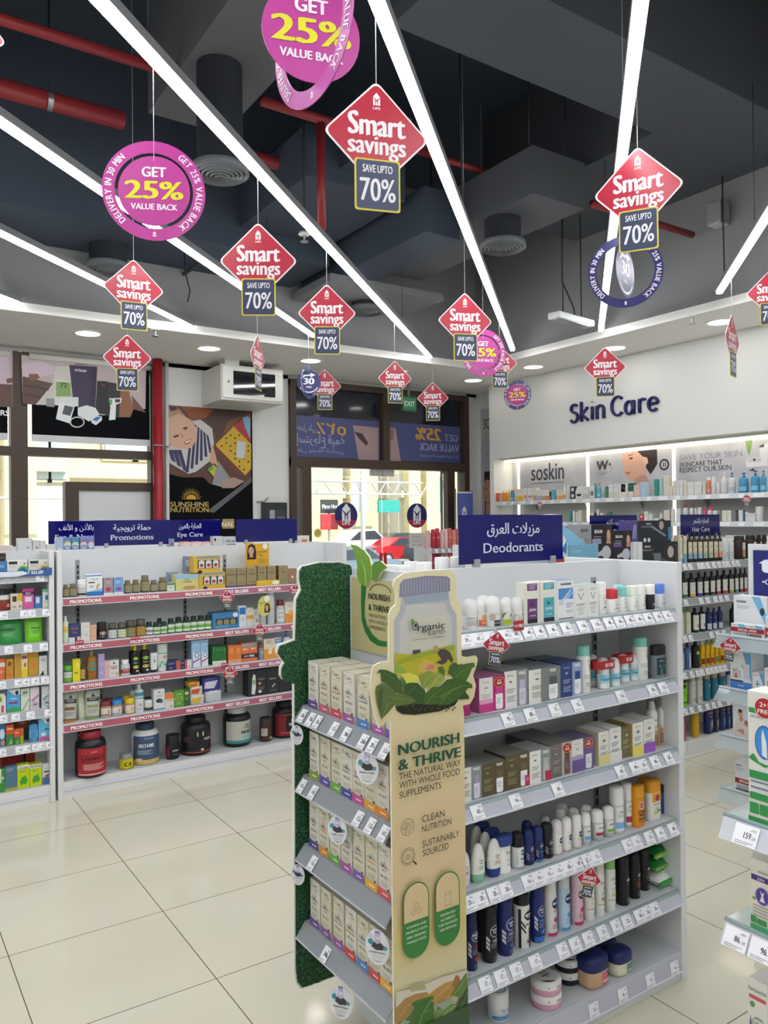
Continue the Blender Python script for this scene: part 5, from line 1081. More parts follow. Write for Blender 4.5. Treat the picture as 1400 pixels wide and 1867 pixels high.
# green foliage panel at the far side of the end display
YG=2.312
gp=lambda pts:[LYp(500+a/2.8,960+c/2.8,YG)for a,c in pts]
og=gp([(397,215),(388,190),(330,178),(230,180),(142,200),(122,222),(120,262),(131,318),(106,368),(100,575),(60,590),(20,605),(9,640),(30,670),(46,690),(30,720),(29,760),(42,780),(97,800)])+[LYp(537,1770,YG),LYp(540,1793,YG),LYp(549,1803,YG),LYp(560,1800,YG),(LYp(641,1300,YG)[0],LYp(560,1800,YG)[1])]
t=empty('foliage_panel',(0,YG,0))
cxg=sum(p[0]for p in og)/len(og)
MB().prism(og,0,.01,'#d9dcd4','#dfe2da').build('board',t)
GR=noise_mat('printed_boxwood',((.35,'#10281a'),(.5,'#1e4a2c'),(.7,'#3f7a48')),130,.7,3,.6)
def inside(x,z,poly):
 r=False;j=len(poly)-1
 for i in range(len(poly)):
  (xi,zi),(xj,zj)=poly[i],poly[j]
  if(zi>z)!=(zj>z)and x<(xj-xi)*(z-zi)/(zj-zi)+xi:r=not r
  j=i
 return r
x0g,x1g=min(p[0]for p in og),max(p[0]for p in og);z0g,z1g=min(p[1]for p in og),max(p[1]for p in og)
ctr=lambda p:(p[0]+(.004 if p[0]<cxg else-.001),p[1]+(-.004 if p[1]>.9 else .004))
MB().poly([ctr(p)for p in og],GR,-.0008).build('printed_foliage',t)
b=MB();rnd=random.Random(3);LM=[M(c,.6)for c in('#1c4428','#255a34','#2f6b3e','#163a22','#3f7f4a')]
og2=[ctr(p)for p in og];n_=0
while n_<6500:
 x,z=rnd.uniform(x0g,x1g),rnd.uniform(z0g,z1g)
 if not inside(x,z,og2):continue
 n_+=1;a=rnd.uniform(0,2*PI);l_a,w_a=rnd.uniform(.004,.0075),rnd.uniform(.0018,.003);ca,sa=math.cos(a),math.sin(a);y0_=-.0015-rnd.random()*.003;dy=-rnd.random()*.0035
 b.add([(x-l_a*ca*.5,y0_,z-l_a*sa*.5),(x+w_a*sa,y0_+dy*.5,z-w_a*ca),(x+l_a*ca*.5,y0_+dy,z+l_a*sa*.5),(x-w_a*sa,y0_+dy*.5,z+w_a*ca)],[(0,1,2,3)],LM[n_%5])
o=b.build('leaves',t);o['kind']='stuff'
tag(t,'tall dark green leafy panel with a notched edge beside the cream cartons','panel')
# round wobblers of the end display
def wobbler(px_,py_,x,r,label,lean=34,grp='oval white wobblers on the end display'):
 p=onx(px_,py_,x);t=empty('shelf_wobbler',(p.x,p.y,p.z),R(-90+lean));r*=1.12
 rz=r*1.35;N=28
 MB().prism([(r*math.cos(2*PI*i/N),rz*math.sin(2*PI*i/N))for i in range(N)],-.0006,.0006,'#d9dae0').build('card',t)
 b=MB();y=-.0012
 b.rect(-r*.22,r*.25,rz*.28,rz*.80,'#b4acd0',y);b.rect(-r*.2,r*.22,rz*.8,rz*.93,'#7d74a8',y);b.rect(-r*.12,r*.2,rz*.45,rz*.62,'#d8d2e0',y-.0003)
 b.poly([(-r*.5,rz*.02),(-r*.1,-rz*.16),(r*.5,-rz*.10),(r*.55,rz*.12),(r*.3,rz*.3),(r*.0,rz*.2),(-r*.3,rz*.3)],'#3a3a44',y-.0004)
 b.disc(-r*.55,rz*.28,r*.22,'#3f8a9c',y-.0006);b.disc(r*.66,rz*.02,r*.16,'#4a94a8',y-.0006);b.ring(-r*.5,rz*.58,r*.14,r*.17,'#8fa0b8',y-.0006,None,16)
 b.text('NOURISH & THRIVE',0,-rz*.34,r*.14,'#4a4a54',y,wmax=r*1.3,bold=.03)
 for i in range(3):b.rect(-r*.5+i*.001,r*.5-i*.001,-rz*(.46+.09*i),-rz*(.44+.09*i),'#9a9aa2',y)
 b.text('Organic',0,-rz*.82,r*.16,'#4a5a4e',y,wmax=r*.7);b.build('print',t)
 b=MB().box(-.004,.004,.001,.0016,-.0,rz*.6,CLEAR);b.tube([(0,.001,0),(0,.02,-.01),(0,.035,-.012)],.002,CLEAR,6);b.build('clear_arm',t)
 tag(t,label,'wobbler',grp)
XW=XE-.035
wobbler(541,1340,XW,.021,'oval white wobbler at the left end of the top end display shelf')
wobbler(669,1400,XW,.031,'oval white wobbler in front of the second row of cream cartons')
wobbler(615,1514,XW,.028,'oval white wobbler in front of the third row of cream cartons')
wobbler(543,1595,XW,.022,'oval white wobbler at the left end of the third end display shelf')
wobbler(688,1727,XW,.032,'oval white wobbler in front of the lowest row of cream cartons')
wobbler(621,1827,XW,.033,'oval white wobbler hanging below the lowest end display shelf')
# ------------------------------------------------------------------ promotions unit and its left neighbour
PF=5.01
root,L=unit('',1.03,2.995,PF,5.285,5.56,1.487)
tag(root,'white promotions shelf unit with red strips on the left','shelf unit')
for a in(355,843,1025):slots(root,L,ony(a/2.5,1100,5.27).x,5.272,.12,1.42)
PZ=[1.206,.930,.690,.445]
PR=M('#a4535f',.4);BSM=M('#a05a6e',.4)
for i,z in enumerate(PZ):
 X=lambda a:ony(a/2.5,1100,PF).x
 xs=[X(a)for a in((392,660,908)if i else(392,660,908))]
 xb=[X(a)for a in(1080,1230,1375,1500)]
 s_=shelf_part(root,1.03,2.99,PF+.015,.25,z,.018,.044,14,[],SHG,M('#c4c7cf',.3),[(1.035,X(1005),PR,'PROMOTIONS',xs),(X(1005),2.98,BSM,'BEST SELLERS',xb)]);L(s_)
s_=shelf_part(root,1.03,2.99,PF+.02,.25,.102,.02,.05,8,[],SHG,M('#c9cad6',.3));L(s_)
CR=(0,920,2.5)
GP='products on the promotions unit'
def pshelf(i):return Shelf('y',PF+.03,PZ[i]if i<4 else .102,('on the top promotions shelf','on the second promotions shelf','on the third promotions shelf','on the fourth promotions shelf','on the bottom promotions shelf')[i],('products on the top promotions shelf','products on the second promotions shelf','products on the third promotions shelf','products on the fourth promotions shelf','tubs on the bottom promotions shelf')[i],CR)
LB=lambda c,tc='#4a4a48',x=():[r_(-.5,.5,0,1,c),l_(-.3,.3,.75,3,tc),l_(-.35,.35,.4,3,tc)]+list(x)
s=pshelf(0)
for a0,a1,tp,lb in((285,314,364,'small khaki jar, leftmost'),(314,350,360,'small khaki jar, second from left'),(563,599,344,'khaki glass bottle right of the light blue carton'),(600,637,342,'second khaki glass bottle'),(638,682,322,'tallest khaki glass bottle'),(683,719,344,'khaki glass bottle right of the tallest'),(720,761,331,'khaki glass bottle beside the small green carton')):
 s.ves(a0,a1,tp,'pill',['#5c553e','#6e6750'],(.12,.62,None,LB('#948c6c','#4a452f'),75),lb,cat='bottle',name='supplement_bottle')
s.ves(350,398,342,'jar',['#d9dadb','#e2e3e3'],(.08,.6,None,LB('#c7c9cb','#55565a',[r_(-.5,.5,.0,.22,'#2c2c30')]),75),'white supplement jar',cat='jar',name='supplement_jar')
FA=[r_(-.5,.5,.0,.22,'#2f6db0'),('p',[(-.5,.22),(.5,.38),(.5,.22)],'#7fb0d8'),r_(-.4,.0,.68,.74,'#2a2c34'),t_('FIRST-AID',0,.86,.06,'#3a5a8a',.8,.02),('p',[(.05,.36),(.2,.66),(.32,.62),(.2,.34)],'#c79a6c'),e_(-.2,.5,.12,'#c9ae8c',.07)]
s.box(395,468,330,'#dcdfe2',FA,'white and blue plaster box')
s.box(390,462,318,'#d2dbe6',[r_(-.5,.5,.85,.95,'#3f74b8')],'white and blue plaster box in the rear row',back=.09)
s.box(472,516,334,'#9a8f94',[r_(-.5,.5,0,.12,'#d8d8da'),e_(0,.32,.3,'#a5465a',.13),l_(-.3,.3,.8,4,'#c9c0c4'),r_(-.2,.2,.9,.95,'#b04a58')],'grey carton with a red fruit picture')
s.box(518,563,332,'#6f9cc8',[r_(-.5,.5,0,.12,'#d8d8da'),e_(0,.32,.3,'#8a4a86',.1),l_(-.3,.3,.8,4,'#d2dcea'),r_(-.2,.2,.9,.95,'#b04a58')],'light blue carton with a purple fruit picture')
s.box(762,797,356,'#cfd6c8',[r_(-.5,.5,.7,1,'#5f8f5a'),l_(-.3,.3,.5,5,'#7a8a78')],'small white and green carton')
s.box(800,905,318,'#c6bf7a',[r_(-.5,.5,.72,1,'#8fb3d0'),t_('EASY',0,.62,.1,'#5a6a5a',.5,.02),t_('CLEANSE',0,.48,.1,'#5a6a5a',.7,.02),e_(.1,.15,.3,'#b98a5a',.12)],'pale yellow cleanse carton',d=.09)
s.box(768,812,308,'#7f98b4',[l_(-.3,.3,.8,5,'#c0cad6')],'blue grey carton behind the yellow cleanse carton',back=.1)
BUS=[r_(-.5,.5,.0,.22,'#c9a63a'),r_(-.5,.5,.78,1,'#c2a954'),r_(-.36,.46,.86,.96,'#6f86b0'),r_(-.34,.46,.26,.74,'#2f3a34')]+[z for i in range(3)for z in(r_(-.3+i*.26,-.1+i*.26,.28,.68,'#cfd2d0'),e_(-.2+i*.26,.44,.07,'#a83a48',.11),r_(-.27+i*.26,-.13+i*.26,.68,.74,'#b9bcbc'))]+[e_(-.26,.04,.08,'#2a2a2c',.12)]
s.box(905,1028,308,'#c9a63a',BUS,'yellow bus shaped gift box with three jars, lower one',d=.08)
c,w,h=s.span(905,1028,308)
s.box(880,1006,234,'#c9a63a',BUS,'yellow bus shaped gift box with three jars, stacked on top',d=.08,dz=h)
for a0,a1 in((846,864),(864,884)):s.box(a0,a1,237,'#7d87ac',[r_(-.4,.4,.7,.9,'#aeb6cc'),l_(-.3,.3,.5,5,'#c8cede')],'slim lilac blue carton behind the gift boxes',d=.05,back=.1)
UL=lambda s_,c:[t_(s_,0,.62,.08,'#3a3628',.8,.02),r_(-.5,.5,0,.09,c),l_(-.3,.3,.85,2,'#6a634c'),e_(-.2,.22,.07,'#6f684e',.035),e_(0,.22,.07,'#6f684e',.035),e_(.2,.22,.07,'#6f684e',.035)]
for a0,a1,tp,s_,c,lb in((1030,1079,290,'ULTIMATE','#3f4a7a','brown kraft carton, first of the row'),(1080,1123,288,'ULTIMATE','#6a3f5a','brown kraft carton, second of the row'),(1124,1171,285,'VISION','#7a3f4a','brown kraft carton, third of the row'),(1174,1216,279,'HAIR','#8a7f5c','brown kraft carton, fourth of the row'),(1218,1258,279,'HAIR','#8a7f5c','brown kraft carton, fifth of the row'),(1270,1313,278,'FLEX','#8a7f5c','brown kraft carton, sixth of the row')):
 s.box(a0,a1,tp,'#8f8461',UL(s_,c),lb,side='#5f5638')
s.box(1313,1353,291,'#94765e',[t_('Super',0,.7,.07,'#9a3a44',.6),e_(0,.45,.12,'#d8d2c2',.08),r_(-.5,.5,0,.08,'#8a4a55')],'small brown carton with red lettering')
s.box(1170,1276,345,'#d8ad2e',[e_(.32,.5,.16,'#e4e0cc',.4),l_(-.2,.2,.6,1,'#b98a20')],'yellow display tray in front of the kraft cartons',d=.012,back=-.016,cat='tray',name='display_tray')
def beauty(oval=False):
 b=MB();return b
t=empty('display_card',(ony((1122+1228)/5,1100,PF+.14).x,PF+.14,PZ[0]));w=ony(1228/2.5,1100,PF+.14).x-ony(1122/2.5,1100,PF+.14).x;zt=ony(470,920+178/2.5,PF+.14).z-PZ[0];z0=zt-.185
MB().prism([(-w/2,0),(w/2,0),(w/2,zt),(-w*.1,zt),(-w*.3,zt+.012),(-w/2,zt)],0,.003,'#cfa22e').build('card',t)
def face_print(b,x,z,s_,y,hair='#2a2023',skin='#c99a84',top='#2a2528',turn=0):
 b.poly([(x-.62*s_,z-1.2*s_),(x+.75*s_,z-1.2*s_),(x+.8*s_,z-.2*s_),(x+.6*s_,z+.7*s_),(x+.1*s_,z+1.0*s_),(x-.45*s_,z+.75*s_),(x-.6*s_,z)],hair,y)
 b.poly([(x-.25*s_,z-.9*s_),(x+.3*s_,z-.9*s_),(x+.22*s_,z-.4*s_),(x-.18*s_,z-.4*s_)],skin,y-.0004)
 b.disc(x,z,.42*s_,skin,y-.0006,.58*s_,20)
 b.poly([(x-.42*s_,z+.2*s_),(x+.42*s_,z+.2*s_),(x+.3*s_,z+.6*s_),(x-.1*s_,z+.66*s_),(x-.36*s_,z+.5*s_)][::1],hair,y-.0008)if turn else None
 for sg in(-1,1):b.disc(x+sg*.17*s_,z+.08*s_,.07*s_,'#2f2624',y-.001,.035*s_,10);b.rect(x+sg*.17*s_-.1*s_,x+sg*.17*s_+.1*s_,z+.2*s_,z+.235*s_,'#4a3830',y-.001)
 b.poly([(x-.05*s_,z-.12*s_),(x+.06*s_,z-.12*s_),(x+.01*s_,z+.08*s_)],'#b5836e',y-.001)
 b.poly([(x-.16*s_,z-.24*s_),(x,z-.33*s_),(x+.16*s_,z-.24*s_),(x,z-.27*s_)],'#a8434c',y-.001)
b=MB();face_print(b,-w*.27,zt*.62+.06,.05,-.001);b.disc(w*.33,zt*.93,.02,'#e2dfd2',-.001);b.text('beautiful',w*.22,zt*.78,.012,'#7a5a20',-.001,w=w*.4,bold=.02);b.text('hair',w*.16,zt*.70,.012,'#7a5a20',-.001,bold=.02);l0=zt*.6
for i in range(3):b.rect(w*.05,w*(.4-.06*i),l0-i*.012,l0-i*.012+.003,'#a5822c',-.001)
b.build('print',t);tag(t,'yellow display card with a smiling dark-haired woman above the kraft cartons','display card')
s=pshelf(1)
s.ves(284,313,508,'bottle',['#cfd0b4','#e4e4e2'],(.1,.62,None,LB('#d4c65a','#4a5a3a',[r_(-.5,.5,0,.5,'#c3d2c8')]),70),'white capped bottle with a yellow label at the left end',pw=2.4)
s.box(313,368,545,'#33406f',[t_('Panda',0,.72,.1,'#d86a4a',.7,.03),t_('Sun',0,.5,.1,'#d86a4a',.6,.03),r_(-.5,.0,0,.28,'#d8d6d2'),r_(.2,.5,0,.3,'#d8b0a8')],'navy blue carton with orange lettering')
s.box(369,410,537,'#d3d4cc',[('p',[(-.4,.3),(-.2,.9),(-.15,.9),(-.35,.3)],'#9ab09a'),l_(-.1,.35,.8,2),l_(-.1,.3,.4,4)],'white carton with a green stroke')
s.box(411,440,548,'#d3a78e',[l_(-.3,.3,.8,2,'#9a6a54'),l_(-.3,.3,.3,2,'#9a6a54')],'slim peach carton')
s.ves(440,488,536,'jar',['#1b1b1e','#202023'],(.05,.6,None,[r_(-.5,.5,.1,.35,'#2a3a5a'),e_(0,.6,.25,'#c9b07a',.18),t_('BEE',0,.18,.1,'#e0d8c8',.5,.03)],75),'black supplement jar with a gold emblem',cat='jar',name='supplement_jar')
for a0,a1,tp,c,lb in((490,533,540,'#c3ccc8','dark glass jar with a pale label, left one'),(534,576,538,'#c9d3b0','dark glass jar with a pale green label'),(572,619,528,'#8f8560','khaki glass jar with a tan label'),(618,663,522,'#b08d48','khaki glass jar with an amber label')):
 s.ves(a0,a1,tp,'jar',['#33302a','#57544c'],(.05,.58,None,LB(c),75),lb,cat='jar',name='supplement_jar')
for a0,a1,tp,c,bk,lb in((662,697,535,'#d9dad6',0,'black capped bottle with a white label'),(695,730,536,'#cfd6c8',0,'dark green bottle, first of the green row'),(729,762,533,'#cfd6c8',0,'dark green bottle, second of the green row'),(712,740,518,'#cfd6c8',.07,'dark green bottle behind the green row'),(762,796,519,'#cfd6c8',0,'dark green bottle, third of the green row'),(795,831,513,'#cfd6c8',0,'dark green bottle, fourth of the green row'),(830,867,512,'#cfd6c8',0,'dark green bottle, fifth of the green row'),(865,899,508,'#cfd6c8',0,'dark green bottle, sixth of the green row'),(897,933,505,'#cfd6c8',0,'dark green bottle, seventh of the green row'),(931,964,503,'#cfd6c8',0,'dark green bottle, last of the green row')):
 s.ves(a0,a1,tp,'pill',['#1f4a30','#17251e'],(.08,.62,None,LB(c,'#3a5a3a',[r_(-.5,.5,.3,.62,'#6fa84a' if a0>690 else '#8a8a88')]),75),lb,back=bk,cat='bottle',name='supplement_bottle')
s.box(968,1092,490,'#3f7aa8',[r_(-.38,.42,.25,.62,'#22303a')]+[z for i in range(3)for z in(r_(-.34+i*.25,-.14+i*.25,.26,.52,'#8f8560'),r_(-.32+i*.25,-.16+i*.25,.52,.58,'#6e6750'))]+[e_(.35,.8,.1,'#c8d8e4',.14),l_(-.4,.1,.16,2,'#a9c4d8')],'blue gift box with a window showing three jars',d=.09,toph='#2f638c')
for a0,a1,tp,c,g,lb in((1088,1123,462,'#cfd4dc',[r_(-.4,.4,.6,.92,'#2f6fb4'),l_(-.3,.3,.4,3)],'white carton with a blue top panel'),(1124,1155,471,'#d6d2c6',[r_(-.5,.5,.42,.6,'#d29a3a'),l_(-.3,.3,.9,3)],'white carton with an amber stripe'),(1155,1182,476,'#cfcfca',[l_(-.3,.3,.85,6),e_(.1,.3,.2,'#a99a8a',.1)],'slim white carton with grey text')):
 s.box(a0,a1,tp,c,g,lb)
for a0,a1,tp,lb in((1178,1212,440,'tall white spray bottle behind the round wobbler'),(1213,1251,398,'tallest white spray bottle')):
 s.ves(a0,a1,tp,'can',['#c9ccce','#d3d5d6'],(.05,.6,None,[l_(-.3,.3,.8,3),l_(-.2,.2,.3,2)],70),lb,cat='spray bottle',name='spray_bottle')
s.ves(1254,1297,434,'pill',['#b9bcc0','#7a2f3a'],(.08,.6,None,LB('#d5d7d9'),70),'clear bottle with a dark red cap')
s.box(1300,1342,444,'#d9d2c4',[r_(-.5,.5,0,.45,'#d98a3a'),l_(-.3,.3,.9,4),e_(.1,.5,.25,'#e0a860',.12)],'white and orange carton beside the green panel')
s=pshelf(2)
s.ves(287,331,732,'jar',['#4f5f4a','#5fae3a'],(.05,.62,None,LB('#c9ccc0','#4a5a3a',[r_(-.5,.5,.0,.4,'#6fae4a')]),75),'green lidded jar at the left end',cat='jar',name='supplement_jar')
s.box(332,367,704,'#d9cb2a',[r_(-.3,.2,.35,.42,'#8a7f1a'),e_(.1,.75,.2,'#e6dc5a',.1)],'bright yellow carton')
s.ves(366,388,707,'oil',['#4a3a1c','#3a2f1a'],(.1,.55,None,LB('#b99a5a'),70),'small amber dropper bottle')
s.ves(392,441,660,'oil',['#9a6a1c','#b58f5a'],(.05,.6,None,[e_(0,.72,.42,'#3f8a8a',.26),e_(.0,.25,.45,'#8a5a2a',.2)],70),'amber oil bottle with a teal round label',pw=3)
s.box(448,478,680,'#a89ac8',[l_(-.2,.3,.6,3,'#d8d2e6'),l_(-.2,.3,.25,2,'#d8d2e6')],'slim lilac carton')
s.box(477,497,711,'#d8a9a8',[l_(-.2,.2,.6,2,'#b07a7a')],'slim pink carton')
s.box(497,543,709,'#cfcfcd',[('p',[(-.1,.82),(0,.92),(.1,.82),(0,.74)],'#2f3236'),t_('Probiotic',0,.6,.09,'#4a4a4c',.8,.02),r_(-.3,.3,.5,.56,'#a8474a'),e_(.3,.2,.15,'#c9a85a',.1),l_(-.3,.1,.3,3)],'white probiotic carton')
s.ves(548,593,706,'pill',['#c3c6c8','#dfe0e0'],(.08,.62,None,LB('#c9ccce','#444',[r_(-.5,.5,.15,.62,'#b03a48'),t_('Immune',0,.4,.16,'#f0e4e4',.6)]),75),'white capped jar with a red label',cat='jar',name='supplement_jar')
BSN=[e_(.0,.82,.3,'#8fc03a',.09),e_(0,.35,.32,'#c9c04a',.09),l_(-.25,.25,.6,2,'#c8c8c8'),e_(.15,.12,.15,'#d8d8c8',.05)]
for a0,a1,tp,bk,lb in((596,633,641,0,'black sun spray with a yellow pump, left'),(636,681,636,0,'black sun spray with a yellow pump, right'),(586,618,641,.08,'black sun spray with a yellow pump, in the rear')):
 s.ves(a0,a1,tp,'bottle',['#17181a','#d6c41c'],(.05,.66,None,BSN,65),lb,back=bk,pw=2.6,cat='spray bottle',name='spray_bottle')
s.ves(684,718,675,'invert',['#1d1d20','#d6d8d8'],(.2,.9,None,[t_('S',0,.45,.25,'#2f3336',.5,.02),l_(-.25,.25,.85,2,'#5a9a8a')],55),'white and black tube standing on its cap',sy=.6,cat='tube',name='cream_tube')
s.ves(714,764,632,'invert',['#d5d6d4','#c3cac6'],(.16,.95,None,[r_(-.5,.5,.6,.64,'#3f9a8a'),('p',[(-.4,.05),(-.1,.3),(.2,.1),(.4,.25),(.4,0),(-.4,0)],'#4aa08a'),e_(.15,.45,.2,'#c98a7a',.08)],60),'clear and teal tube standing on its cap',sy=.6,cat='tube',name='cream_tube')
for a0,a1,tp,c1,c2,lb in((760,823,712,'#2a3666','#c9603a','navy and orange carton, wider one'),(822,854,711,'#2a3666','#c9603a','navy and orange carton, narrow one'),(853,881,707,'#d0d3d6','#3f6fb0','small white and blue carton')):
 s.box(a0,a1,tp,c1,[r_(.2,.5,0,1,c2),l_(-.4,.1,.75,3,'#c8cce0'),e_(-.2,.25,.1,'#c04a4a',.1)],lb)
for a0,a1,tp,lb in((872,914,618,'tall blue and white carton, left'),(914,949,615,'tall blue and white carton, right')):
 s.box(a0,a1,tp,'#d2d8de',[r_(-.5,.5,.55,1,'#8fb4d8'),e_(.1,.45,.3,'#5f8ab0',.11),e_(.1,.45,.2,'#d2d8de',.075),('p',[(-.5,.2),(.5,.34),(.5,.30),(-.5,.14)],'#a83a6a'),r_(-.5,-.35,0,.55,'#7a94c0'),t_('CLASSIC',0,.8,.06,'#e8eef4',.8)],lb,side='#6f8fc0')
for i in range(4):s.box(968+i*16,984+i*16,646,'#2f6b3a',[r_(-.5,.5,.0,.22,'#cfd2cc'),l_(-.3,.3,.85,3,'#7fae7a')],'slim green sachet in the dark green bundle',d=.1)
for a0,a1,tp,lb in((1040,1072,643,'orange carton, left of the twin pack'),(1072,1100,641,'orange carton, next to the twin pack')):s.box(a0,a1,tp,'#d97a3a',[l_(-.3,.3,.8,6,'#e8b890'),r_(-.5,.5,0,.2,'#cfa07a')],lb)
s.box(1100,1173,630,'#d9733a',[r_(-.5,.5,.78,1,'#9a9a98'),t_('50+1',-.25,.62,.11,'#f0e4d8',.4,.03),t_('50+1',.25,.62,.11,'#f0e4d8',.4,.03),r_(-.5,.5,.18,.42,'#23244a'),t_('1+1 FREE',0,.24,.11,'#f0ece8',.8,.04)],'orange twin pack marked 1+1 FREE',d=.08)
s.ves(1177,1202,640,'flipcap',['#8a93a0','#a84a4a'],(.1,.7,None,[('p',[(-.25,.8),(0,.5),(.25,.8),(.15,.8),(0,.62),(-.15,.8)],'#e0e2e6')],60),'grey tube bottle with a red cap')
s.box(1203,1253,612,'#d9d0bc',[r_(-.5,.5,0,.5,'#d9943a'),e_(.1,.45,.2,'#e8d0a0',.1),r_(-.1,.2,.25,.4,'#e8e0d0'),l_(-.3,.3,.9,4,'#8a6a4a')],'white and orange vitamin carton')
s.box(1253,1284,606,'#d0d2d4',[r_(-.5,.5,.75,.95,'#4a7ac0'),t_('FREE',0,.8,.1,'#e8eef6',.8),r_(-.5,.5,0,.25,'#d9944a')],'slim blue and white carton marked FREE')
s.ves(1284,1325,575,'pump',['#c3c8d0','#3f6fb4'],None,'bottle with a blue pump, half hidden by the green panel')
s=pshelf(3)
def pouch(a0,a1,tp,col,g,label,back=0,lean=0,name='product_pouch'):
 c,w,h=s.span(a0,a1,tp,back);b=MB();N=8;Mx=8;V=[];F=[]
 for sg in(-1,1):
  for j in range(Mx+1):
   for i in range(N+1):
    u=-1+2*i/N;v=j/Mx;t_=max(0,1-u**4)*(1-v)**.7*min(1,.55+v*4)
    V.append((u*w/2,sg*.03*t_+.012,v*h))
 q=(N+1)*(Mx+1)
 for k in(0,1):
  for j in range(Mx):
   for i in range(N):
    a=k*q+j*(N+1)+i;F.append((a,a+1,a+N+2,a+N+1)if k==0 else(a,a+N+1,a+N+2,a+1))
 b.add(V,F,M(col,.35),True)
 def fn(x,y,z):
  u=x/(w/2);v=z/h;t_=max(0,1-u**4)*max(0,1-v)**.7*min(1,.55+v*4);return(x,y-.03*t_+.012-.001,z)
 b.fn=fn;gfx(b,w,h,0,g,6);b.fn=None
 o=b.build(name);s.set(o,c,.03,back);o.rotation_euler=(R(-6),R(lean),0);pend(o,label+' '+s.where,'pouch',s.group,a0)
GLP=lambda c2:[('p',[(-.15,.78),(0,.9),(.15,.78)],'#33363a'),r_(-.42,.42,.62,.76,'#3a3d42'),l_(-.3,.3,.72,2,'#c8c8c4'),r_(-.4,.3,.4,.5,c2),l_(-.35,.3,.32,3,'#6a6a66'),r_(-.5,.5,0,.12,c2)]
pouch(287,352,858,'#b9b8ac',GLP('#7a5a38')+[r_(-.5,.5,0,.08,'#c98a4a')],'grey protein pouch with an orange base',0,4)
pouch(357,402,846,'#c3c8b0',[('p',[(-.4,.5),(.3,.8),(.4,.72),(-.3,.4)],'#8fa86a'),('p',[(-.3,.2),(.3,.3),(.1,.05)],'#6f9a4a')],'pale green pouch turned sideways',.03,-3)
pouch(392,458,850,'#b9baae',GLP('#8a9a6a'),'grey protein pouch, front right',0,3)
pouch(425,476,846,'#8f8f88',[r_(-.4,.4,.6,.8,'#3a3d42')],'grey protein pouch in the rear',.1)
for a0,a1,tp,cc,bk,lb in((457,507,895,'#7a3038',0,'gummy jar with a maroon lid, in front'),(470,520,884,'#7a3038',.06,'gummy jar with a maroon lid, in the rear'),(507,556,890,'#3a86d0',0,'gummy jar with a blue lid, in front'),(520,566,880,'#3a86d0',.06,'gummy jar with a blue lid, in the rear'),(568,613,882,'#d9c32a',0,'gummy jar with a yellow lid, in front'),(556,600,870,'#d9c32a',.06,'gummy jar with a yellow lid, in the rear')):
 s.ves(a0,a1,tp,'jar',[M('#b98f6a',.2),cc],(.08,.58,None,[r_(-.5,.5,0,1,'#d6d2c8'),e_(.1,.55,.22,'#a83a48',.2),r_(-.4,.2,.1,.25,cc)],78),lb,back=bk,cat='jar',name='gummy_jar')
s.ves(610,656,816,'bottle',['#d2d6d8','#cfd3d6'],(.05,.72,None,[r_(-.5,.5,.8,1,'#3f8aa0'),t_('Moistening',0,.66,.08,'#3f6a8a',.8,.02),e_(0,.35,.15,'#c9a0a0',.08),l_(-.3,.3,.15,2)],70),'white bottle with a teal shoulder',pw=2.4)
s.ves(592,622,824,'bottle',['#c3ccd0','#3f8aa0'],None,'white and teal bottle in the rear',back=.07)
s.ves(655,696,890,'jar',['#c9ccca','#d6d8d8'],(.05,.6,None,[r_(-.5,.5,.1,.6,'#2f3a36'),l_(-.3,.3,.5,2,'#c8d0c8')],75),'small white jar with a dark label',cat='jar',name='supplement_jar')
s.ves(660,696,878,'jar',['#3a5a4a','#2a4438'],None,'small dark green jar in the rear',back=.06,cat='jar',name='supplement_jar')
for a0,a1,tp,c,g,lb in((700,751,842,'#d0d2d2',[('p',[(-.1,.84),(0,.92),(.1,.84)],'#2f3236'),e_(0,.45,.3,'#3a3d46',.1),e_(.2,.4,.15,'#5a5f6a',.08),r_(-.5,.5,0,.08,'#6f9aac'),l_(-.3,.3,.72,3)],'white carton with dark fruit print'),(751,793,860,'#cfd0cc',[r_(-.5,.5,.62,1,'#d9803a'),t_('CODE',0,.48,.1,'#c96a2a',.8,.03),e_(.2,.15,.15,'#c9a06a',.08)],'orange and white carton'),(793,839,846,'#5a8f3f',[t_('CODE',0,.72,.09,'#c8dcb0',.8,.02),r_(-.4,.4,.42,.62,'#8fb83a'),t_('RAW',0,.46,.1,'#2a4a1a',.7,.03),l_(-.3,.3,.3,4,'#b0cc98')],'green carton'),(838,865,840,'#3a5a34',[e_(0,.75,.35,'#c9c06a',.1),l_(-.3,.3,.5,4,'#8fae80')],'dark green carton')):
 s.box(a0,a1,tp,c,g,lb)
def softpack(a0,a1,z0,h,col,c2,label,back=0):
 c,w,_=s.span(a0,a1,850,back);b=MB()
 b.lathe([(.9,0),(1,.08),(1,.9),(.92,1)],M(col,.3),28,sy=.7,pw=5);V=b.V;b.V=[(x*w/2,y*.07,z*h+.004*math.sin(18*x+7*y))for x,y,z in V]
 b.poly([(-w*.42,h*.25),(w*.1,h*.2),(w*.3,h*.8),(-w*.38,h*.75)],c2,-.0515);o=b.build('soft_pack');s.set(o,c,.1,back,z0);pend(o,label+' '+s.where,'soft pack',s.group,a0)
softpack(868,935,0,.06,'#c9ccd0','#d9a82a','white and yellow pad pack, lower');softpack(866,928,.061,.055,'#d0cfc8','#c9502a','white and red pad pack, upper');softpack(862,915,.117,.03,'#d9b23a','#c85a2a','yellow pad pack on top of the stack')
softpack(938,1014,0,.075,'#c6c9cd','#b9bcc2','white nappy pack, lower');softpack(925,1010,.076,.085,'#3a3a8a','#c8c8d4','navy and white nappy pack, upper')
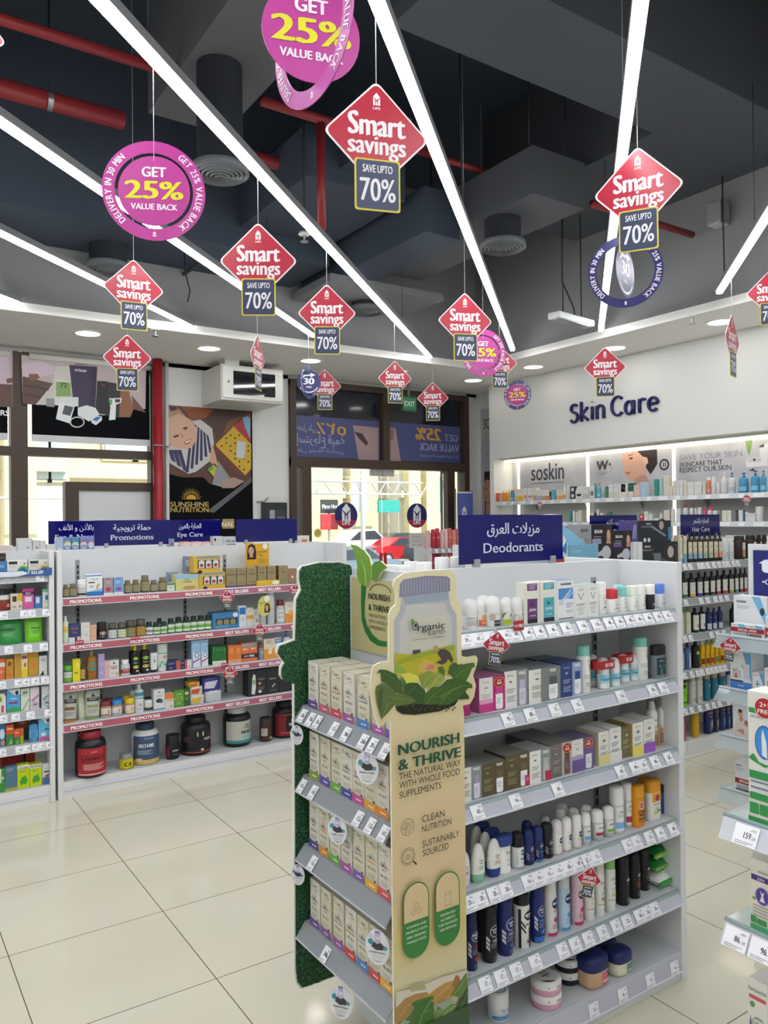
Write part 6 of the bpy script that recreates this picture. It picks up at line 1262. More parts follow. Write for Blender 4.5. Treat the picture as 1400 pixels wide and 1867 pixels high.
for a0,a1,tp,g,lb in((1130,1215,752,[('p',[(-.32,.1),(-.15,.06),(-.08,.3),(-.1,.78),(-.2,.85),(-.26,.7)],'#d2d6d8'),r_(-.24,-.12,.45,.62,'#6fae5a'),e_(.22,.62,.2,'#5a5d62',.05),r_(.05,.2,.42,.5,'#c9a03a'),l_(.05,.4,.3,3,'#8a8a8e'),e_(.14,.15,.1,'#d8d8da',.05)],'black box showing a white ear thermometer'),(1215,1273,742,[t_('beurer',0,.55,.07,'#c8c8cc',.7),('p',[(-.1,.3),(.15,.4),(.2,.34),(-.05,.22)],'#9a9aa0'),l_(-.3,.3,.15,2,'#6a6a6e')],'black box with a small device print'),(1273,1335,738,[e_(.0,.86,.2,'#d6cf2a',.1),l_(-.3,.3,.5,3,'#5a5a5e')],'black box with a yellow round sticker')):
 s.box(a0,a1,tp,'#2b2c30',g,lb,d=.09)
s=pshelf(4)
def tub(a0,a1,tp,yb,body,lid,lab,label,wide=1.0):
 s.p=yb;s.ves(a0,a1,tp,'tub',[body,lid],lab,label,cat='tub',name='protein_tub',n=28)
tub(338,486,1027,4.985,M('#17171a',.25),M('#8a2430',.4),(.06,.66,None,[r_(-.5,.5,0,1,'#a82a35'),t_('CARNIVOR',0,.56,.13,'#2a1416',.86,.04),r_(-.36,.36,.5,.52,'#2a1416'),r_(-.36,.36,.73,.75,'#2a1416'),t_('protein',0,.85,.05,'#e8d8d8',.4),l_(-.3,.3,.4,5,'#e0c4c4'),r_(-.45,.45,.03,.07,'#d8c0c0')],66),'black tub with a red label and maroon lid')
s.p=5.03;s.ves(541,608,1132,'jar',['#b9aa1e',M('#8a8c90',.3,.3)],(.1,.62,None,[r_(-.5,.5,0,1,'#c4b41e'),t_('C4',0,.25,.5,'#1c1c1e',.6,.06)],75),'small yellow and black jar in front of the blue tub',cat='jar',name='supplement_jar')
tub(596,725,990,5.045,'#cfd2d4','#2f4058',(.10,.72,None,[r_(-.5,.5,0,1,'#3d5570'),t_('ISO100',-.08,.55,.14,'#dfe4e8',.62,.04),l_(-.35,.1,.42,4,'#b8c4d0'),r_(-.5,.5,-.12,.06,'#c9aa62'),e_(-.3,.06,.12,'#d8c79a',.07),('p',[(-.5,.6),(-.42,.7),(-.42,.5)],'#a83040'),t_('hydrolyzed',0,.88,.06,'#c8d0d8',.7)],72),'dark blue and white tub with a navy lid')
s.p=5.06;s.ves(753,818,1047,'jar',['#1a1a1c','#202023'],(.06,.62,None,[r_(-.5,-.3,.1,.9,'#7a2630'),t_('AMINO',.08,.5,.12,'#d8d8d8',.6,.03),l_(-.1,.3,.3,2,'#8a8a8a')],75),'small black jar with white lettering',cat='jar',name='supplement_jar')
tub(820,961,958,5.04,M('#1a1b1e',.3),M('#1c1d20',.4),(.05,.68,None,[r_(-.5,.5,.06,.10,'#b8402c'),t_('PULSE',.22,.55,.10,'#d6d6d6',.3,.03),('p',[(.36,.4),(.44,.4),(.44,.86),(.38,.86),(.3,.76),(.36,.78)],'#c4472c'),('p',[(-.1,.74),(.08,.74),(.08,.92),(-.1,.92)],'#c9b27a'),('p',[(-.1,.74),(.08,.92),(.08,.74)],'#e2ddd0'),l_(-.48,-.28,.7,5,'#8a5a58'),r_(0,.08,.14,.22,'#d8d8d8')],72),'large black tub with an orange numeral')
tub(1013,1144,916,5.065,M('#1a1b1d',.3),'#d2d4d4',(.10,.66,None,[r_(-.5,.5,0,1,'#b9b8ae'),r_(-.5,.5,.0,.14,'#3f8a8c'),('p',[(.08,.92),(.16,.84),(.3,.84),(.38,.92),(.3,.76),(.16,.76)],'#2a2a2a'),t_('FITNESS',.2,.66,.09,'#3a3a3a',.45,.02),t_('WHEY',.15,.42,.15,'#232325',.5,.05),r_(.0,.42,.22,.34,'#6fc0c0')],70),'black tub with a silver and teal label')
s.p=5.075;s.ves(1181,1239,970,'jar',['#4a302a','#3a3230'],(.06,.64,None,[r_(-.45,-.05,.35,.9,'#b9b4ae'),l_(-.4,-.1,.8,5,'#7a706a'),r_(.1,.4,.1,.25,'#b9aca6')],75),'small brown jar',cat='jar',name='supplement_jar')
tub(1236,1348,890,5.07,M('#17171a',.3),M('#17171a',.4),(.05,.68,None,[r_(-.5,.5,.93,.98,'#a82a35'),r_(-.5,.5,.05,.08,'#a82a35'),r_(-.5,-.1,.1,.9,'#7a2028'),t_('ISO',.2,.62,.13,'#e0e0e0',.4,.05),t_('WHEY',.2,.46,.13,'#e0e0e0',.5,.05),r_(-.3,.3,.12,.22,'#a83a40')],70),'black and red tub partly behind the green panel')
for a,c_,w in(('145',1168,'first'),('247',1160,'second'),('410',1209,'third')):
 p=ony(int(a),c_+3,PF-.02);o=MB().box(-.024,.024,-.0006,.0006,-.01,.012,'#a82a38').text('50% OFF',0,-.003,.008,'#f0e6e4',-.0012,w=.038,bold=.03).build('shelf_card',None,tuple(p))
 pend(o,'small red discount card on the promotions shelf edges','shelf card','red discount cards on the promotions unit',int(a))
 # the next unit to the left
root,L=unit('',-.9,.955,PF,5.285,5.56,1.487)
tag(root,'white shelf unit of remedies cut off by the left picture edge','shelf unit')
LZ=[1.36,1.152,.95,.752,.556,.363]
LT=[((74,'29.'),),((7,'145.'),(45,'35.'),(58,'35.'),(85,'39.')),((16,'57.'),(51,'35.'),(80,'170.')),((3,'55.'),(34,'149.'),(47,'49.'),(64,'49.'),(82,'59.')),((5,'99.'),(28,'49.'),(55,'57.'),(88,'50.')),((3,'35.'),(35,'40.'),(50,'40.'),(62,'39.'),(76,'47.'),(88,'65.'))]
for z,tg in zip(LZ,LT):L(shelf_part(root,-.89,.95,PF+.015,.25,z,.018,.046,14,[(ony(p_,1200,PF).x,(n,'00'))for p_,n in tg],SHG,M('#a4a8ae',.3)))
L(shelf_part(root,-.89,.955,PF+.02,.25,.102,.02,.05,8,[],SHG,M('#c9cad6',.3)))
slots(root,L,ony(27,1200,5.27).x,5.272,.12,1.42)
def lshelf(i,crop2=False):return Shelf('y',PF+.03,LZ[i]if i<6 else .102,'on the far-left unit, %s'%('top shelf','second shelf','third shelf','fourth shelf','fifth shelf','sixth shelf','base')[i],'products on the far-left unit',(0,1200 if crop2 else 940,5))
s=lshelf(0)
s.box(-60,55,345,'#3a2628',[l_(-.3,.4,.8,2,'#8a7070')],'dark brown carton',d=.08,back=.07)
s.box(-20,62,420,'#3f7ab4',[l_(-.3,.3,.7,4,'#c8dcec')],'blue carton')
EP=lambda c:[r_(-.42,.0,.72,.92,'#2a2c30'),l_(-.4,.0,.6,3),e_(.28,.1,.3,c,.5),e_(.28,.12,.2,'#2a6ab0',.34),('p',[(.28,.72),(.42,.82),(.36,.66)],'#33363a')]
s.box(64,252,408,'#d6d8d4',EP('#5fa83a'),'white ear plug box with a green arc',d=.06);s.box(258,442,402,'#d6d4c8',EP('#d9b23a'),'white ear plug box with a yellow arc',d=.06)
c,w,h=s.span(0,462,490);t=empty('shelf_header',(c,PF-.012,LZ[0]-.012));MB().prism([(-w/2-.3,0),(w/2,0),(w/2,.042),(w/2-.03,.05),(.12,.034),(-w/2-.3,.028)],0,.003,'#2f5a9c').poly([(-w/2-.3,.0),(-.05,.0),(.0,.012),(-.02,.03),(-w/2-.3,.028)],'#d8dee6',-.001).build('card',t)
MB().text('COUGH THROAT RELIEF',.09,.011,.017,'#e4eaf2',-.002,align='r',bold=.03).text('T',w/2-.06,.012,.018,'#e4eaf2',-.002).build('lettering',t);tag(t,'blue throat relief header strip on the far-left unit','shelf header')
s=lshelf(1)
s.ves(-40,92,725,'jar',['#7a3a24','#d2cfca'],(.05,.6,None,[r_(-.5,.5,.1,.7,'#8a2a30'),e_(.3,.5,.15,'#d8c8a8',.2)],75),'honey jar with a white lid',cat='jar',name='honey_jar')
s.box(96,206,712,'#d0c9b4',[r_(-.35,.0,.5,.85,'#4a3028'),('p',[(.0,.6),(.5,.5),(.5,.95),(.1,.95)],'#c9a83a'),t_('GO',-.2,.12,.12,'#2a2a2a',.3,.03),e_(.3,.2,.12,'#8a8a80',.1)],'cream honey carton')
s.box(207,310,665,'#c95a9a',[r_(-.5,.5,.84,1,'#b03a7c'),r_(-.5,.5,.7,.84,'#1f2a4a'),t_('B.B.C',0,.73,.08,'#e0e4ee',.7,.03),r_(-.3,.3,.35,.6,'#d8d0d4')],'pink carton with a navy stripe')
s.box(315,380,660,'#3f74b4',[r_(-.5,.5,.62,1,'#3a2628'),r_(-.3,.2,.25,.55,'#c8d4e0')],'blue and brown carton');s.box(386,456,672,'#cfd4cc',[r_(-.5,.5,.85,1,'#6fa88a'),e_(.1,.55,.25,'#2f6a9a',.14),l_(-.3,.3,.35,2)],'white and green carton')
for a0,a1 in((-5,60),(62,135)):s.ves(a0,a1,668,'jar',[CLEAR,'#4a4c50'],None,'clear jar with a grey lid in the rear',back=.12,cat='jar',name='glass_jar')
s=lshelf(2)
pouch(-10,207,928,'#2f8a44',[t_('MANUKA',-.1,.5,.09,'#20301f',.6,.04),t_('leaves',-.1,.68,.06,'#a8d0a8',.7),l_(-.35,.2,.4,3,'#8fc090')],'large green manuka pouch')
pouch(234,392,912,'#6fc02a',[t_('leaves',0,.7,.05,'#c8e8b0',.8),t_('MANUKA',.1,.5,.06,'#2a4a1a',.5,.03),l_(-.1,.35,.42,3,'#3a6a1a'),r_(-.15,.15,.93,.96,'#2a3a1a')],'bright green manuka pouch')
s=lshelf(3)
for a0,a1,tp,c,g,lb in((-20,48,1302,'#c96a3a',[r_(-.5,.5,.6,.8,'#d8cfc8'),l_(-.3,.3,.4,3,'#e8c8b0')],'orange carton at the left edge'),(54,123,1306,'#c08a3a',[e_(0,.75,.25,'#7a4a1a',.12),e_(0,.2,.3,'#c96a2a',.1)],'gold carton with a hexagon print'),(130,191,1262,'#b98f3a',[l_(-.2,.2,.7,2,'#8a6a2a')],'plain dark gold carton'),(192,254,1250,'#d6cf9a',[r_(-.5,.5,0,.35,'#d9c03a'),e_(.1,.5,.2,'#c95a3a',.1),r_(-.4,.4,.75,.88,'#8a4a4a')],'pale yellow carton with red print'),(257,351,1246,'#b8902f',[e_(0,.45,.25,'#c97a2a',.14),l_(-.3,.3,.85,2,'#7a5a1a')],'wide gold carton'),(355,432,1278,'#d2d3d2',[('p',[(-.4,0),(0,.25),(.1,.0)],'#232326'),l_(-.3,.4,.85,4,'#4a4a4c')],'white carton with a black corner')):
 s.box(a0,a1,tp,c,g,lb)
s=lshelf(4,True)
for a0,a1,tp,c,g,lb in((-15,56,322,'#d8d2cf',[e_(-.3,.7,.3,'#6faa3a',.14),r_(-.1,.2,.05,.4,'#a8475a'),('p',[(.2,1),(.5,1),(.5,.8)],'#b03a3a')],'white carton with a red corner'),(60,186,280,'#4a9fd0',[('p',[(-.5,1),(.5,1),(.5,.75),(.1,.72)],'#e0e4e6'),e_(.25,.82,.13,'#1f2a3a',.09),t_('Vapo',0,.55,.09,'#e4eef4',.6),r_(-.35,.3,.36,.44,'#8a2a6a'),('p',[(-.5,0),(.5,0),(.5,.16),(0,.22),(-.5,.14)],'#3a9a5a')],'sky blue inhaler carton'),(190,271,276,'#cfd4c8',[('o',0,.78,.36,'#3f8a4a'),t_('IM',0,.74,.12,'#2a5a34',.4,.05),('p',[(-.5,0),(.5,.6),(.5,.5),(-.2,0)],'#8fb88a')],'white and green carton with a round mark'),(275,359,264,'#d0ccd2',[('o',.05,.2,.38,'#6a2f7a'),t_('M',.05,.15,.12,'#4a1a5a',.4,.05),('p',[(-.5,.4),(.5,.7),(.5,.6),(-.2,.35)],'#b878b0')],'white and purple carton with a round mark'),(380,466,252,'#d0d3d4',[('o',.05,.22,.38,'#2a6a7a'),t_('M',.05,.17,.12,'#1f4a5a',.4,.05),('p',[(-.5,.4),(.5,.7),(.5,.6),(-.2,.35)],'#6fa0a8')],'white and teal carton with a round mark')):
 s.box(a0,a1,tp,c,g,lb)
s=lshelf(5,True)
for a0,a1,tp,c,g,lb,bk in((-10,48,575,'#3a6a9c',[e_(0,.5,.4,'#c8d4de',.2),e_(.1,.15,.3,'#d98a3a',.1)],'blue carton at the left edge',0),(55,126,606,'#3f7a44',[r_(-.5,.5,.55,1,'#d2552a'),t_('Olbas',0,.76,.1,'#f0e4dc',.8,.03),('p',[(-.2,.05),(.3,.1),(.2,.35)],'#8fc06a')],'orange and green oil carton',0),(128,180,645,'#3f7a44',[r_(-.5,.5,.5,1,'#d2552a'),t_('Olbas',0,.72,.1,'#f0e4dc',.8),('p',[(-.2,.05),(.3,.1),(.2,.35)],'#8fc06a')],'small orange and green oil carton',0),(180,216,640,'#a8a83a',[r_(-.5,.5,.5,1,'#c9603a')],'slim yellow green oil carton',.01),(125,258,562,'#2f5a3a',[r_(-.5,.5,.6,1,'#a8402a'),t_('Olbas',.1,.8,.1,'#e8d8d0',.7,.03)],'large orange and green oil carton in the rear',.09),(350,466,540,'#5fb0d8',[('p',[(-.3,1),(.5,1),(.5,.75),(.1,.72)],'#e0e4e6'),e_(.28,.85,.12,'#1f2a3a',.08),r_(-.5,.5,0,.16,'#c25a9a'),r_(.0,.4,.45,.52,'#5a4a9a'),e_(-.1,.28,.2,'#d8dce2',.08)],'sky blue carton with a pink base',0)):
 s.box(a0,a1,tp,c,g,lb,back=bk)
s.ves(262,346,560,'bottle',['#4a90c8','#1d3040'],(.05,.6,None,[('p',[(-.4,.9),(.4,.9),(.4,.3),(0,.0),(-.4,.3)],'#d2dae0'),('p',[(-.3,.5),(.3,.5),(0,.15)],'#6faa9a')],60),'blue spray bottle with a shield label',pw=3,sy=.6)
s=lshelf(6,True)
PSP=lambda w_:[r_(-.5,.5,.82,.95,'#e4e4e2'),t_(w_,0,.84,.09,'#2a2a5a',.9,.03),('p',[(-.3,.3),(-.1,.5),(0,.46),(.15,.55),(.35,.3),(.2,.15),(0,.2),(-.2,.12)],'#3f9a2a'),l_(-.3,.2,.72,2,'#5a7a1a')]
for a0,a1,tp,c,g,lb in((-20,46,1010,'#3f8a3a',[r_(-.5,.0,.4,1,'#c8ccc4'),e_(.2,.6,.12,'#d8e4d0',.06)],'green carton at the left edge'),(46,156,985,'#4f7288',[r_(-.5,.5,0,.12,'#a8a83a'),l_(-.4,.2,.9,3,'#a8bcc8')],'slate blue carton'),(157,270,968,'#b8cc1f',PSP('بروسبان'),'lime green ivy carton with Arabic lettering'),(271,384,962,'#b8cc1f',PSP('PROSPAN'),'lime green ivy carton with Latin lettering'),(386,472,962,'#cfd2d6',[r_(-.5,.5,0,.35,'#4a6a9a'),('p',[(-.4,.4),(.4,.55),(.1,.35)],'#b03a3a'),l_(-.3,.3,.8,2),e_(0,.62,.4,'#3a6a4a',.05)],'white carton with a red and blue base')):
 s.box(a0,a1,tp,c,g,lb)
for a0,a1,tp,c,lb in((10,200,862,'#a3302a','wide red box in the rear'),(236,320,862,'#a3302a','narrow red box in the rear'),(320,436,838,'#cfd0cc','white box in the rear with a red top')):
 s.box(a0,a1,tp,c,[l_(-.35,.35,.8,2,'#9a9a98')]if c!='#a3302a' else[r_(-.4,.3,.5,.52,'#8a2020')],lb,d=.07,back=.12)
 # ------------------------------------------------------------------ hair care and styling units behind
HF=3.36
HZ=[1.332,1.086,.836,.585,.337]
STG=M('#8f949a',.35)
root,L=unit('',4.30,6.1,HF,3.65,3.92,1.492)
tag(root,'white shelf unit of shampoo bottles behind the deodorants','shelf unit')
HT=[(1252,1262,1278,1285,1294,1305,1315,1324,1331,1341,1349),(1240,1253,1281,1293,1307,1317,1328,1357),(1241,1251,1261,1299,1310,1322),(1249,1262,1273,1281,1291,1299,1307,1315,1323),(1250,1261,1276,1290,1301,1312,1328,1346)]
for z,ps in zip(HZ,HT):L(shelf_part(root,4.31,6.09,HF+.02,.25,z,.018,.045,20,[(ony(p,1200,HF).x,('%d.'%(20+p%37),'00'))for p in ps],SHG,STG))
slots(root,L,ony(1340,1000,3.63).x,3.637,.12,1.38)
def hshelf(i,second=False):
 s=Shelf('y',HF+.035,HZ[i]if i<5 else .102,'on the %s hair care shelf'%('top','second','third','fourth','fifth','bottom')[i],'bottles on the hair care unit',(1210,1100 if second else 920,6.668 if second else 7.368));s.wide=1.12;return s
s=hshelf(0)
s.box(214,266,412,'#cfc9b0',[r_(-.5,.5,0,.16,'#9fb4c4'),e_(.1,.95,.3,'#b8584a',.03),l_(-.3,.3,.5,4)],'tall slim cream carton',d=.05)
s.box(252,310,420,'#cfc9b0',[r_(-.5,.5,0,.34,'#7fa0b8'),l_(-.3,.3,.8,3)],'cream and blue carton')
for a0,a1,c,lb in((312,378,'#7fa0b8','blue'),(376,442,'#7fa0b8','steel blue'),(444,514,'#8fb0bc','grey blue'),(516,582,'#8fb09a','sage green'),(584,656,'#9abc9a','pale green'),(657,724,'#d99a88','salmon'),(726,782,'#d98a7c','coral')):
 s.ves(a0,a1,372,'bottle',['#2a2220','#17171a'],(.12,.68,None,LB('#cfcab2','#7a7660',[r_(-.5,.5,0,.3,c)]),78),'dark bottle with a cream label and %s band'%lb,n=12)
for a0,a1,lb in((788,868,'white bottle with a grey print, front'),(862,938,'white bottle with a grey print, beside the amber ones')):s.ves(a0,a1,448,'flipcap',['#cdd0d2','#d2d5d6'],(.05,.75,None,[e_(0,.3,.35,'#a9aeb2',.2),e_(.3,.25,.12,'#a8a85a',.12),l_(-.2,.2,.85,3)],65),lb,n=12)
for a0,a1,tp,c in((940,1088,420,'#b08a5a'),(1095,1238,410,'#8a5a38'),(1240,1312,405,'#b0907a'),(1314,1384,405,'#b0907a')):s.ves(a0,a1,tp,'flipcap',['#2a1d18','#18181a'],(.1,.72,None,[r_(-.2,.25,.0,.5,c),r_(-.2,.25,.5,1,'#c8c8c4')],60),'dark amber bottle with a black cap',n=12,pw=3)
s=hshelf(1)
for a0,a1,tp,c,lb in((222,314,915,'#2f6a4a','dark green'),(316,420,918,'#cfa83a','yellow'),(424,516,912,'#3a3a94','violet'),(517,598,905,'#2a2a2c','black'),(600,685,898,'#33352f','charcoal'),(686,758,882,'#b8303c','red'),(760,853,878,'#c23f40','bright red'),(855,936,874,'#8fae4a','lime'),(937,1001,866,'#3f8a84','teal'),(1003,1062,858,'#a82a48','crimson'),(1062,1120,855,'#a82a48','dark crimson')):
 s.ves(a0,a1,tp,'bottle',['#24262a','#15161a'],(.03,.62,None,[r_(-.5,.5,0,1,'#d0d0ca'),r_(-.5,.5,.02,.2,c),e_(.2,.42,.12,c,.1),l_(-.2,.4,.85,3)],72),'bottle with a white label and %s band'%lb,n=12,pw=3)
s=hshelf(2,True)
for a0,a1,lb in((196,246,'cream bottle with a green cap, half hidden'),(246,326,'cream bottle with a green cap')):s.ves(a0,a1,42,'bottle',['#c9cab0','#5fa03a'],(.1,.62,None,[r_(-.2,.2,0,1,'#d4d4c4'),l_(-.12,.12,.9,8,'#4a5a3a')],50),lb,n=12,pw=3)
for a0,a1,tp,c in((328,422,55,'#b84a58'),(421,500,40,'#4a4a48')):s.ves(a0,a1,tp,'bottle',['#1d1e20','#18181a'],(.08,.72,None,[r_(-.5,.5,0,1,'#d0d0ca'),e_(.1,.3,.2,c,.12),l_(-.3,.3,.75,2),r_(-.5,.5,0,.06,'#3a6a4a')],75),'black bottle with a broad white label',n=12,pw=3)
for a0,a1,tp in((500,580,50),(577,642,52),(640,714,40)):s.ves(a0,a1,tp,'bottle',['#1f2a5a','#1a2450'],(.05,.65,None,[r_(-.5,.5,0,.45,'#b9c0cc'),e_(0,.5,.2,'#4a5a8a',.1),l_(-.2,.3,.9,3,'#8a9ac0')],70),'navy shampoo bottle with a silver base',n=12,pw=3)
for a0,a1 in((800,886),(890,1002)):s.ves(a0,a1,-5,'oil',['#17181b','#17181b'],None,'plain black bottle',n=12)
s=hshelf(3,True)
for a0,a1 in((196,246),(246,328)):s.ves(a0,a1,475,'bottle',['#4f6a9a','#1f2a5a'],(.08,.62,None,[r_(-.2,.2,0,1,'#c8ccd4'),l_(-.12,.12,.9,8,'#3a4a6a')],50),'blue bottle with a white strip label',n=12,pw=3)
s.ves(334,432,440,'bottle',['#1b1c1e','#17181a'],(.1,.65,None,[e_(-.1,.8,.2,'#a9b83a',.12),e_(.2,.2,.2,'#a9b83a',.1),l_(-.1,.4,.55,3,'#c8c8c0')],65),'black bottle with lime print',n=12)
for a0,a1,tp,c,cp,lb in((436,500,438,'#6a3a22','#e0dfd8','yellow bottle with a brown base and white cap'),(500,556,432,'#7a3020','#6f8a2a','yellow bottle with a green cap'),(555,612,432,'#a83a24','#7a8a2a','yellow bottle with a red base'),(610,668,412,'#5f8a3a','#e0dfd8','yellow bottle with a white cap and leaf print'),(667,732,402,'#8a2a24','#e0dfd8','yellow bottle with a maroon label'),(735,800,420,'#b88a2a','#7a8a2a','yellow bottle behind the offer diamond')):
 s.ves(a0,a1,tp,'bottle',['#d9b01f',cp],(.04,.68,None,[r_(-.5,.5,.1,.42,c),e_(0,.6,.25,'#c9702a',.1),l_(-.2,.2,.85,2,'#8a5a1a')],70),lb,n=12)
s=hshelf(4,True)
s.box(225,286,905,'#7fc02a',[r_(-.5,.5,.82,1,'#1d1e20'),e_(0,.7,.35,'#2a4a1a',.08),l_(-.3,.3,.5,4,'#2f5a1a'),r_(-.5,.5,.12,.16,'#2a4a1a')],'bright green tube with a black top',cat='tube',name='hair_tube')
for a0,a1,tp in((300,388,885),(380,470,860)):s.ves(a0,a1,tp,'flipcap',['#c9c8c0','#c4c3ba'],(.05,.76,None,[t_('Dove',0,.85,.07,'#3a3c50',.7),('o',0,.55,.2,'#8a8a80'),r_(-.3,.3,.08,.25,'#9a9a90')],60),'cream shampoo bottle',n=12,pw=3)
for a0,a1,tp in((470,562,855),(558,652,842),(650,748,822)):s.ves(a0,a1,tp,'flipcap',['#1f6a80','#b9a58f'],(.03,.74,None,[e_(0,.78,.1,'#d8e0e4',.04),t_('h&s',.1,.66,.05,'#d8e4e8',.5),('p',[(-.4,.1),(.1,.3),(.4,.15),(.2,.05)],'#6fb0b8')],62),'teal shampoo bottle',n=12,pw=3)
s.ves(754,812,808,'flipcap',['#a9b2bc','#2a4a9a'],None,'silver bottle with a blue cap',n=12)
s=hshelf(5,True)
s.ves(234,264,1355,'spray',['#b8486a','#b8486a'],None,'pink bottle at the left end',n=12)
s.ves(330,426,1312,'flipcap',['#d2a31f','#d2a31f'],(.1,.8,None,[e_(.2,.85,.2,'#b8602a',.06),l_(0,.3,.7,3,'#9a6a1a')],60),'plain yellow bottle',n=12,pw=3)
for a0,a1,tp in((486,594,1285),(596,666,1272),(665,746,1245),(744,806,1238),(806,850,1230)):s.ves(a0,a1,tp,'flipcap',['#1c2a58','#26365f'],(.02,.95,None,[r_(-.3,.4,.84,.95,'#8a5a6a'),('p',[(-.1,.05),(.4,.15),(.3,.62),(.0,.5)],'#a89a7a' if a0<660 else '#5f8ab8'),t_('Clear',0,.72,.05,'#d8dce6',.7)],58),'navy shampoo bottle',n=12,pw=4,sy=.6)
# styling unit and appliance boxes
root,L=unit('',3.18,4.24,HF+.02,3.65,3.92,1.492);tag(root,'low white unit carrying the hair styling boxes','shelf unit')
L(MB().box(3.18,4.24,HF+.03,3.64,1.28,1.30,SHG).build('top_board',root))
s=Shelf('y',HF+.05,1.301,'behind the deodorant unit','hair styling appliance boxes',(1020,900,6.364))
HB=lambda:[t_('BRAUN',-.18,.82,.07,'#d4d4d8',.36,.04),l_(-.4,-.05,.74,2,'#a0a0a8')]
s.box(236,372,358,'#8d9092',[t_('BRAUN',-.1,.85,.06,'#3a3c40',.6,.03),e_(-.3,.68,.08,'#b9bcbe',.04),e_(-.3,.52,.08,'#b9bcbe',.04),l_(-.1,.4,.7,4,'#6a6c70')],'grey appliance box',d=.1)
def dryer(hx,c1):return[e_(.18,.42,.22,c1,.14),('p',[(-.3,.40),(.1,.50),(.1,.36),(-.28,.34)],c1),('p',[(.1,.34),(.24,.32),(.1,.05),(.0,.05)],c1)]
for a0,a1,tp,st in((370,618,356,'#8d93b0'),(618,842,428,'#6a4a8a')):
 s.box(a0,a1,tp,'#1e1c22',[r_(-.48,-.05,.60,.70,st)]+HB()+[e_(.3,.78,.17,'#3a2a26',.22),e_(.3,.76,.09,'#c49a86',.13),('p',[(.18,.6),(.42,.6),(.34,.72),(.24,.72)],'#b58a78')]+dryer(0,'#b4b6c4'),'hair dryer box with a smiling woman, %s'%('larger one' if a0<600 else 'smaller one'),d=.1)
s.box(842,1260,570-258,'#232a36',[],'hair straightener box in the rear, upper',d=.1,back=.12)if False else None
c,w,h=s.span(842,1380,565)
s.box(842,1385,565,'#1c2128',HB()+[e_(.32,.6,.16,'#2c2a2c',.38),e_(.32,.62,.07,'#b9a8a0',.22),('p',[(-.1,.55),(.3,.15),(.34,.2),(-.06,.62)],'#4a5058'),r_(.44,.5,.1,.9,'#3a3e44'),r_(-.05,.1,.1,.6,'#6a6e74')],'dark straightener box with a woman, lower one',d=.1)
s.box(905,1298,312,'#1e2834',HB()+[e_(.22,.78,.14,'#22262e',.3),e_(.2,.78,.07,'#a89a98',.2),('p',[(-.12,.7),(.3,.25),(.34,.32),(-.1,.8)],'#7f858c'),r_(.40,.5,.1,.7,'#4a7a9a'),e_(-.3,.12,.04,'#c8c8c8',.1),e_(-.18,.12,.04,'#c8c8c8',.1)],'dark straightener box with a woman, upper one',d=.1,dz=h)
s.box(824,908,312,'#54488a',[('p',[(-.2,.2),(-.1,.2),(.1,.8),(.0,.8)],'#c8c4dc'),('p',[(.1,.2),(.2,.2),(.3,.8),(.2,.8)],'#a8a4c8')],'slim violet box beside the straighteners',d=.1,dz=h)
s.box(130,455,588,'#6fa4c0',[e_(.15,.1,.12,'#d0a85a',.18),l_(-.4,-.1,.8,2,'#a8c8d8')],'light blue sun care display tray',d=.02,back=-.03,cat='display',name='display_tray')
t=empty('display_backboard',(ony(1045,990,HF+.04).x,HF+.045,1.30));MB().prism([(-.2,0),(.22,0),(.22,.17),(.12,.19),(.0,.27),(-.12,.33),(-.2,.35)],0,.004,'#7fb4d4').prism([(-.2,.0),(-.02,.0),(-.04,.2),(-.12,.29),(-.2,.31)],-.001,0,'#d0dce4').poly([(-.16,.03),(-.07,.03),(-.08,.12),(-.15,.12)],'#b03038',-.002).poly([(-.1,.16),(-.06,.13),(-.05,.22)],'#3a7ab0',-.002).build('card',t)
tag(t,'curved blue sun care display beside the navy deodorants sign','display')
# ------------------------------------------------------------------ pink products shelf near the entrance, banner
t=empty('shelf_unit',(5.7,6.9,0));MB().box(-.47,-.44,0,.3,0,1.34,SHW).build('side_panel',t);MB().box(.6,.63,0,.3,0,1.34,SHW).build('side_panel',t);MB().box(-.44,.6,.28,.3,0,1.34,SHW).build('back_panel',t)
for z in(1.33,1.06):shelf_part(t,-.44,.6,.01,.27,z,.018,.05,20,[(-.38+i*.09,('%d.'%(30+i),'00'))for i in range(9)],SHG,STG)
tag(t,'white shelf unit of pink products beside the entrance','shelf unit')
for lv,z in enumerate((1.331,1.061)):
 s=Shelf('y',6.93,z,'on the %s shelf beside the entrance'%('upper','lower')[lv],'pink products beside the entrance',(440,820,3.333))
 for i,(a0,a1,c,lb)in enumerate(((1128,1162,'#d8b0b0','pale pink bottle'),(1162,1188,'#b8304a','red bottle'),(1188,1214,'#b8304a','second red bottle'),(1216,1240,'#dcb8b8','light pink bottle'),(1240,1262,'#e0c0c0','whitish pink bottle'),(1262,1288,'#c86a6a','rose bottle'),(1288,1312,'#d88a7a','salmon bottle'),(1312,1336,'#c96a70','dark rose bottle'))):
  c_,w,_=s.span(a0,a1,505);o=vessel('flipcap',w*.95,.2+.01*(i%3),[c,c],(.1,.7,None,[l_(-.3,.3,.8,4,'#e8d8d8')],60),name='bottle',parts=False,n=10);s.set(o,c_,w);pend(o,lb+' '+s.where,'bottle',s.group,a0)
t=empty('flag_banner',(6.19,7.45,0));MB().tube([(-.13,.02,0),(-.13,.02,2.02)],.01,STEEL,8).build('pole',t);MB().box(-.2,.1,-.1,.12,0,.02,'#8a8c90').build('foot',t)
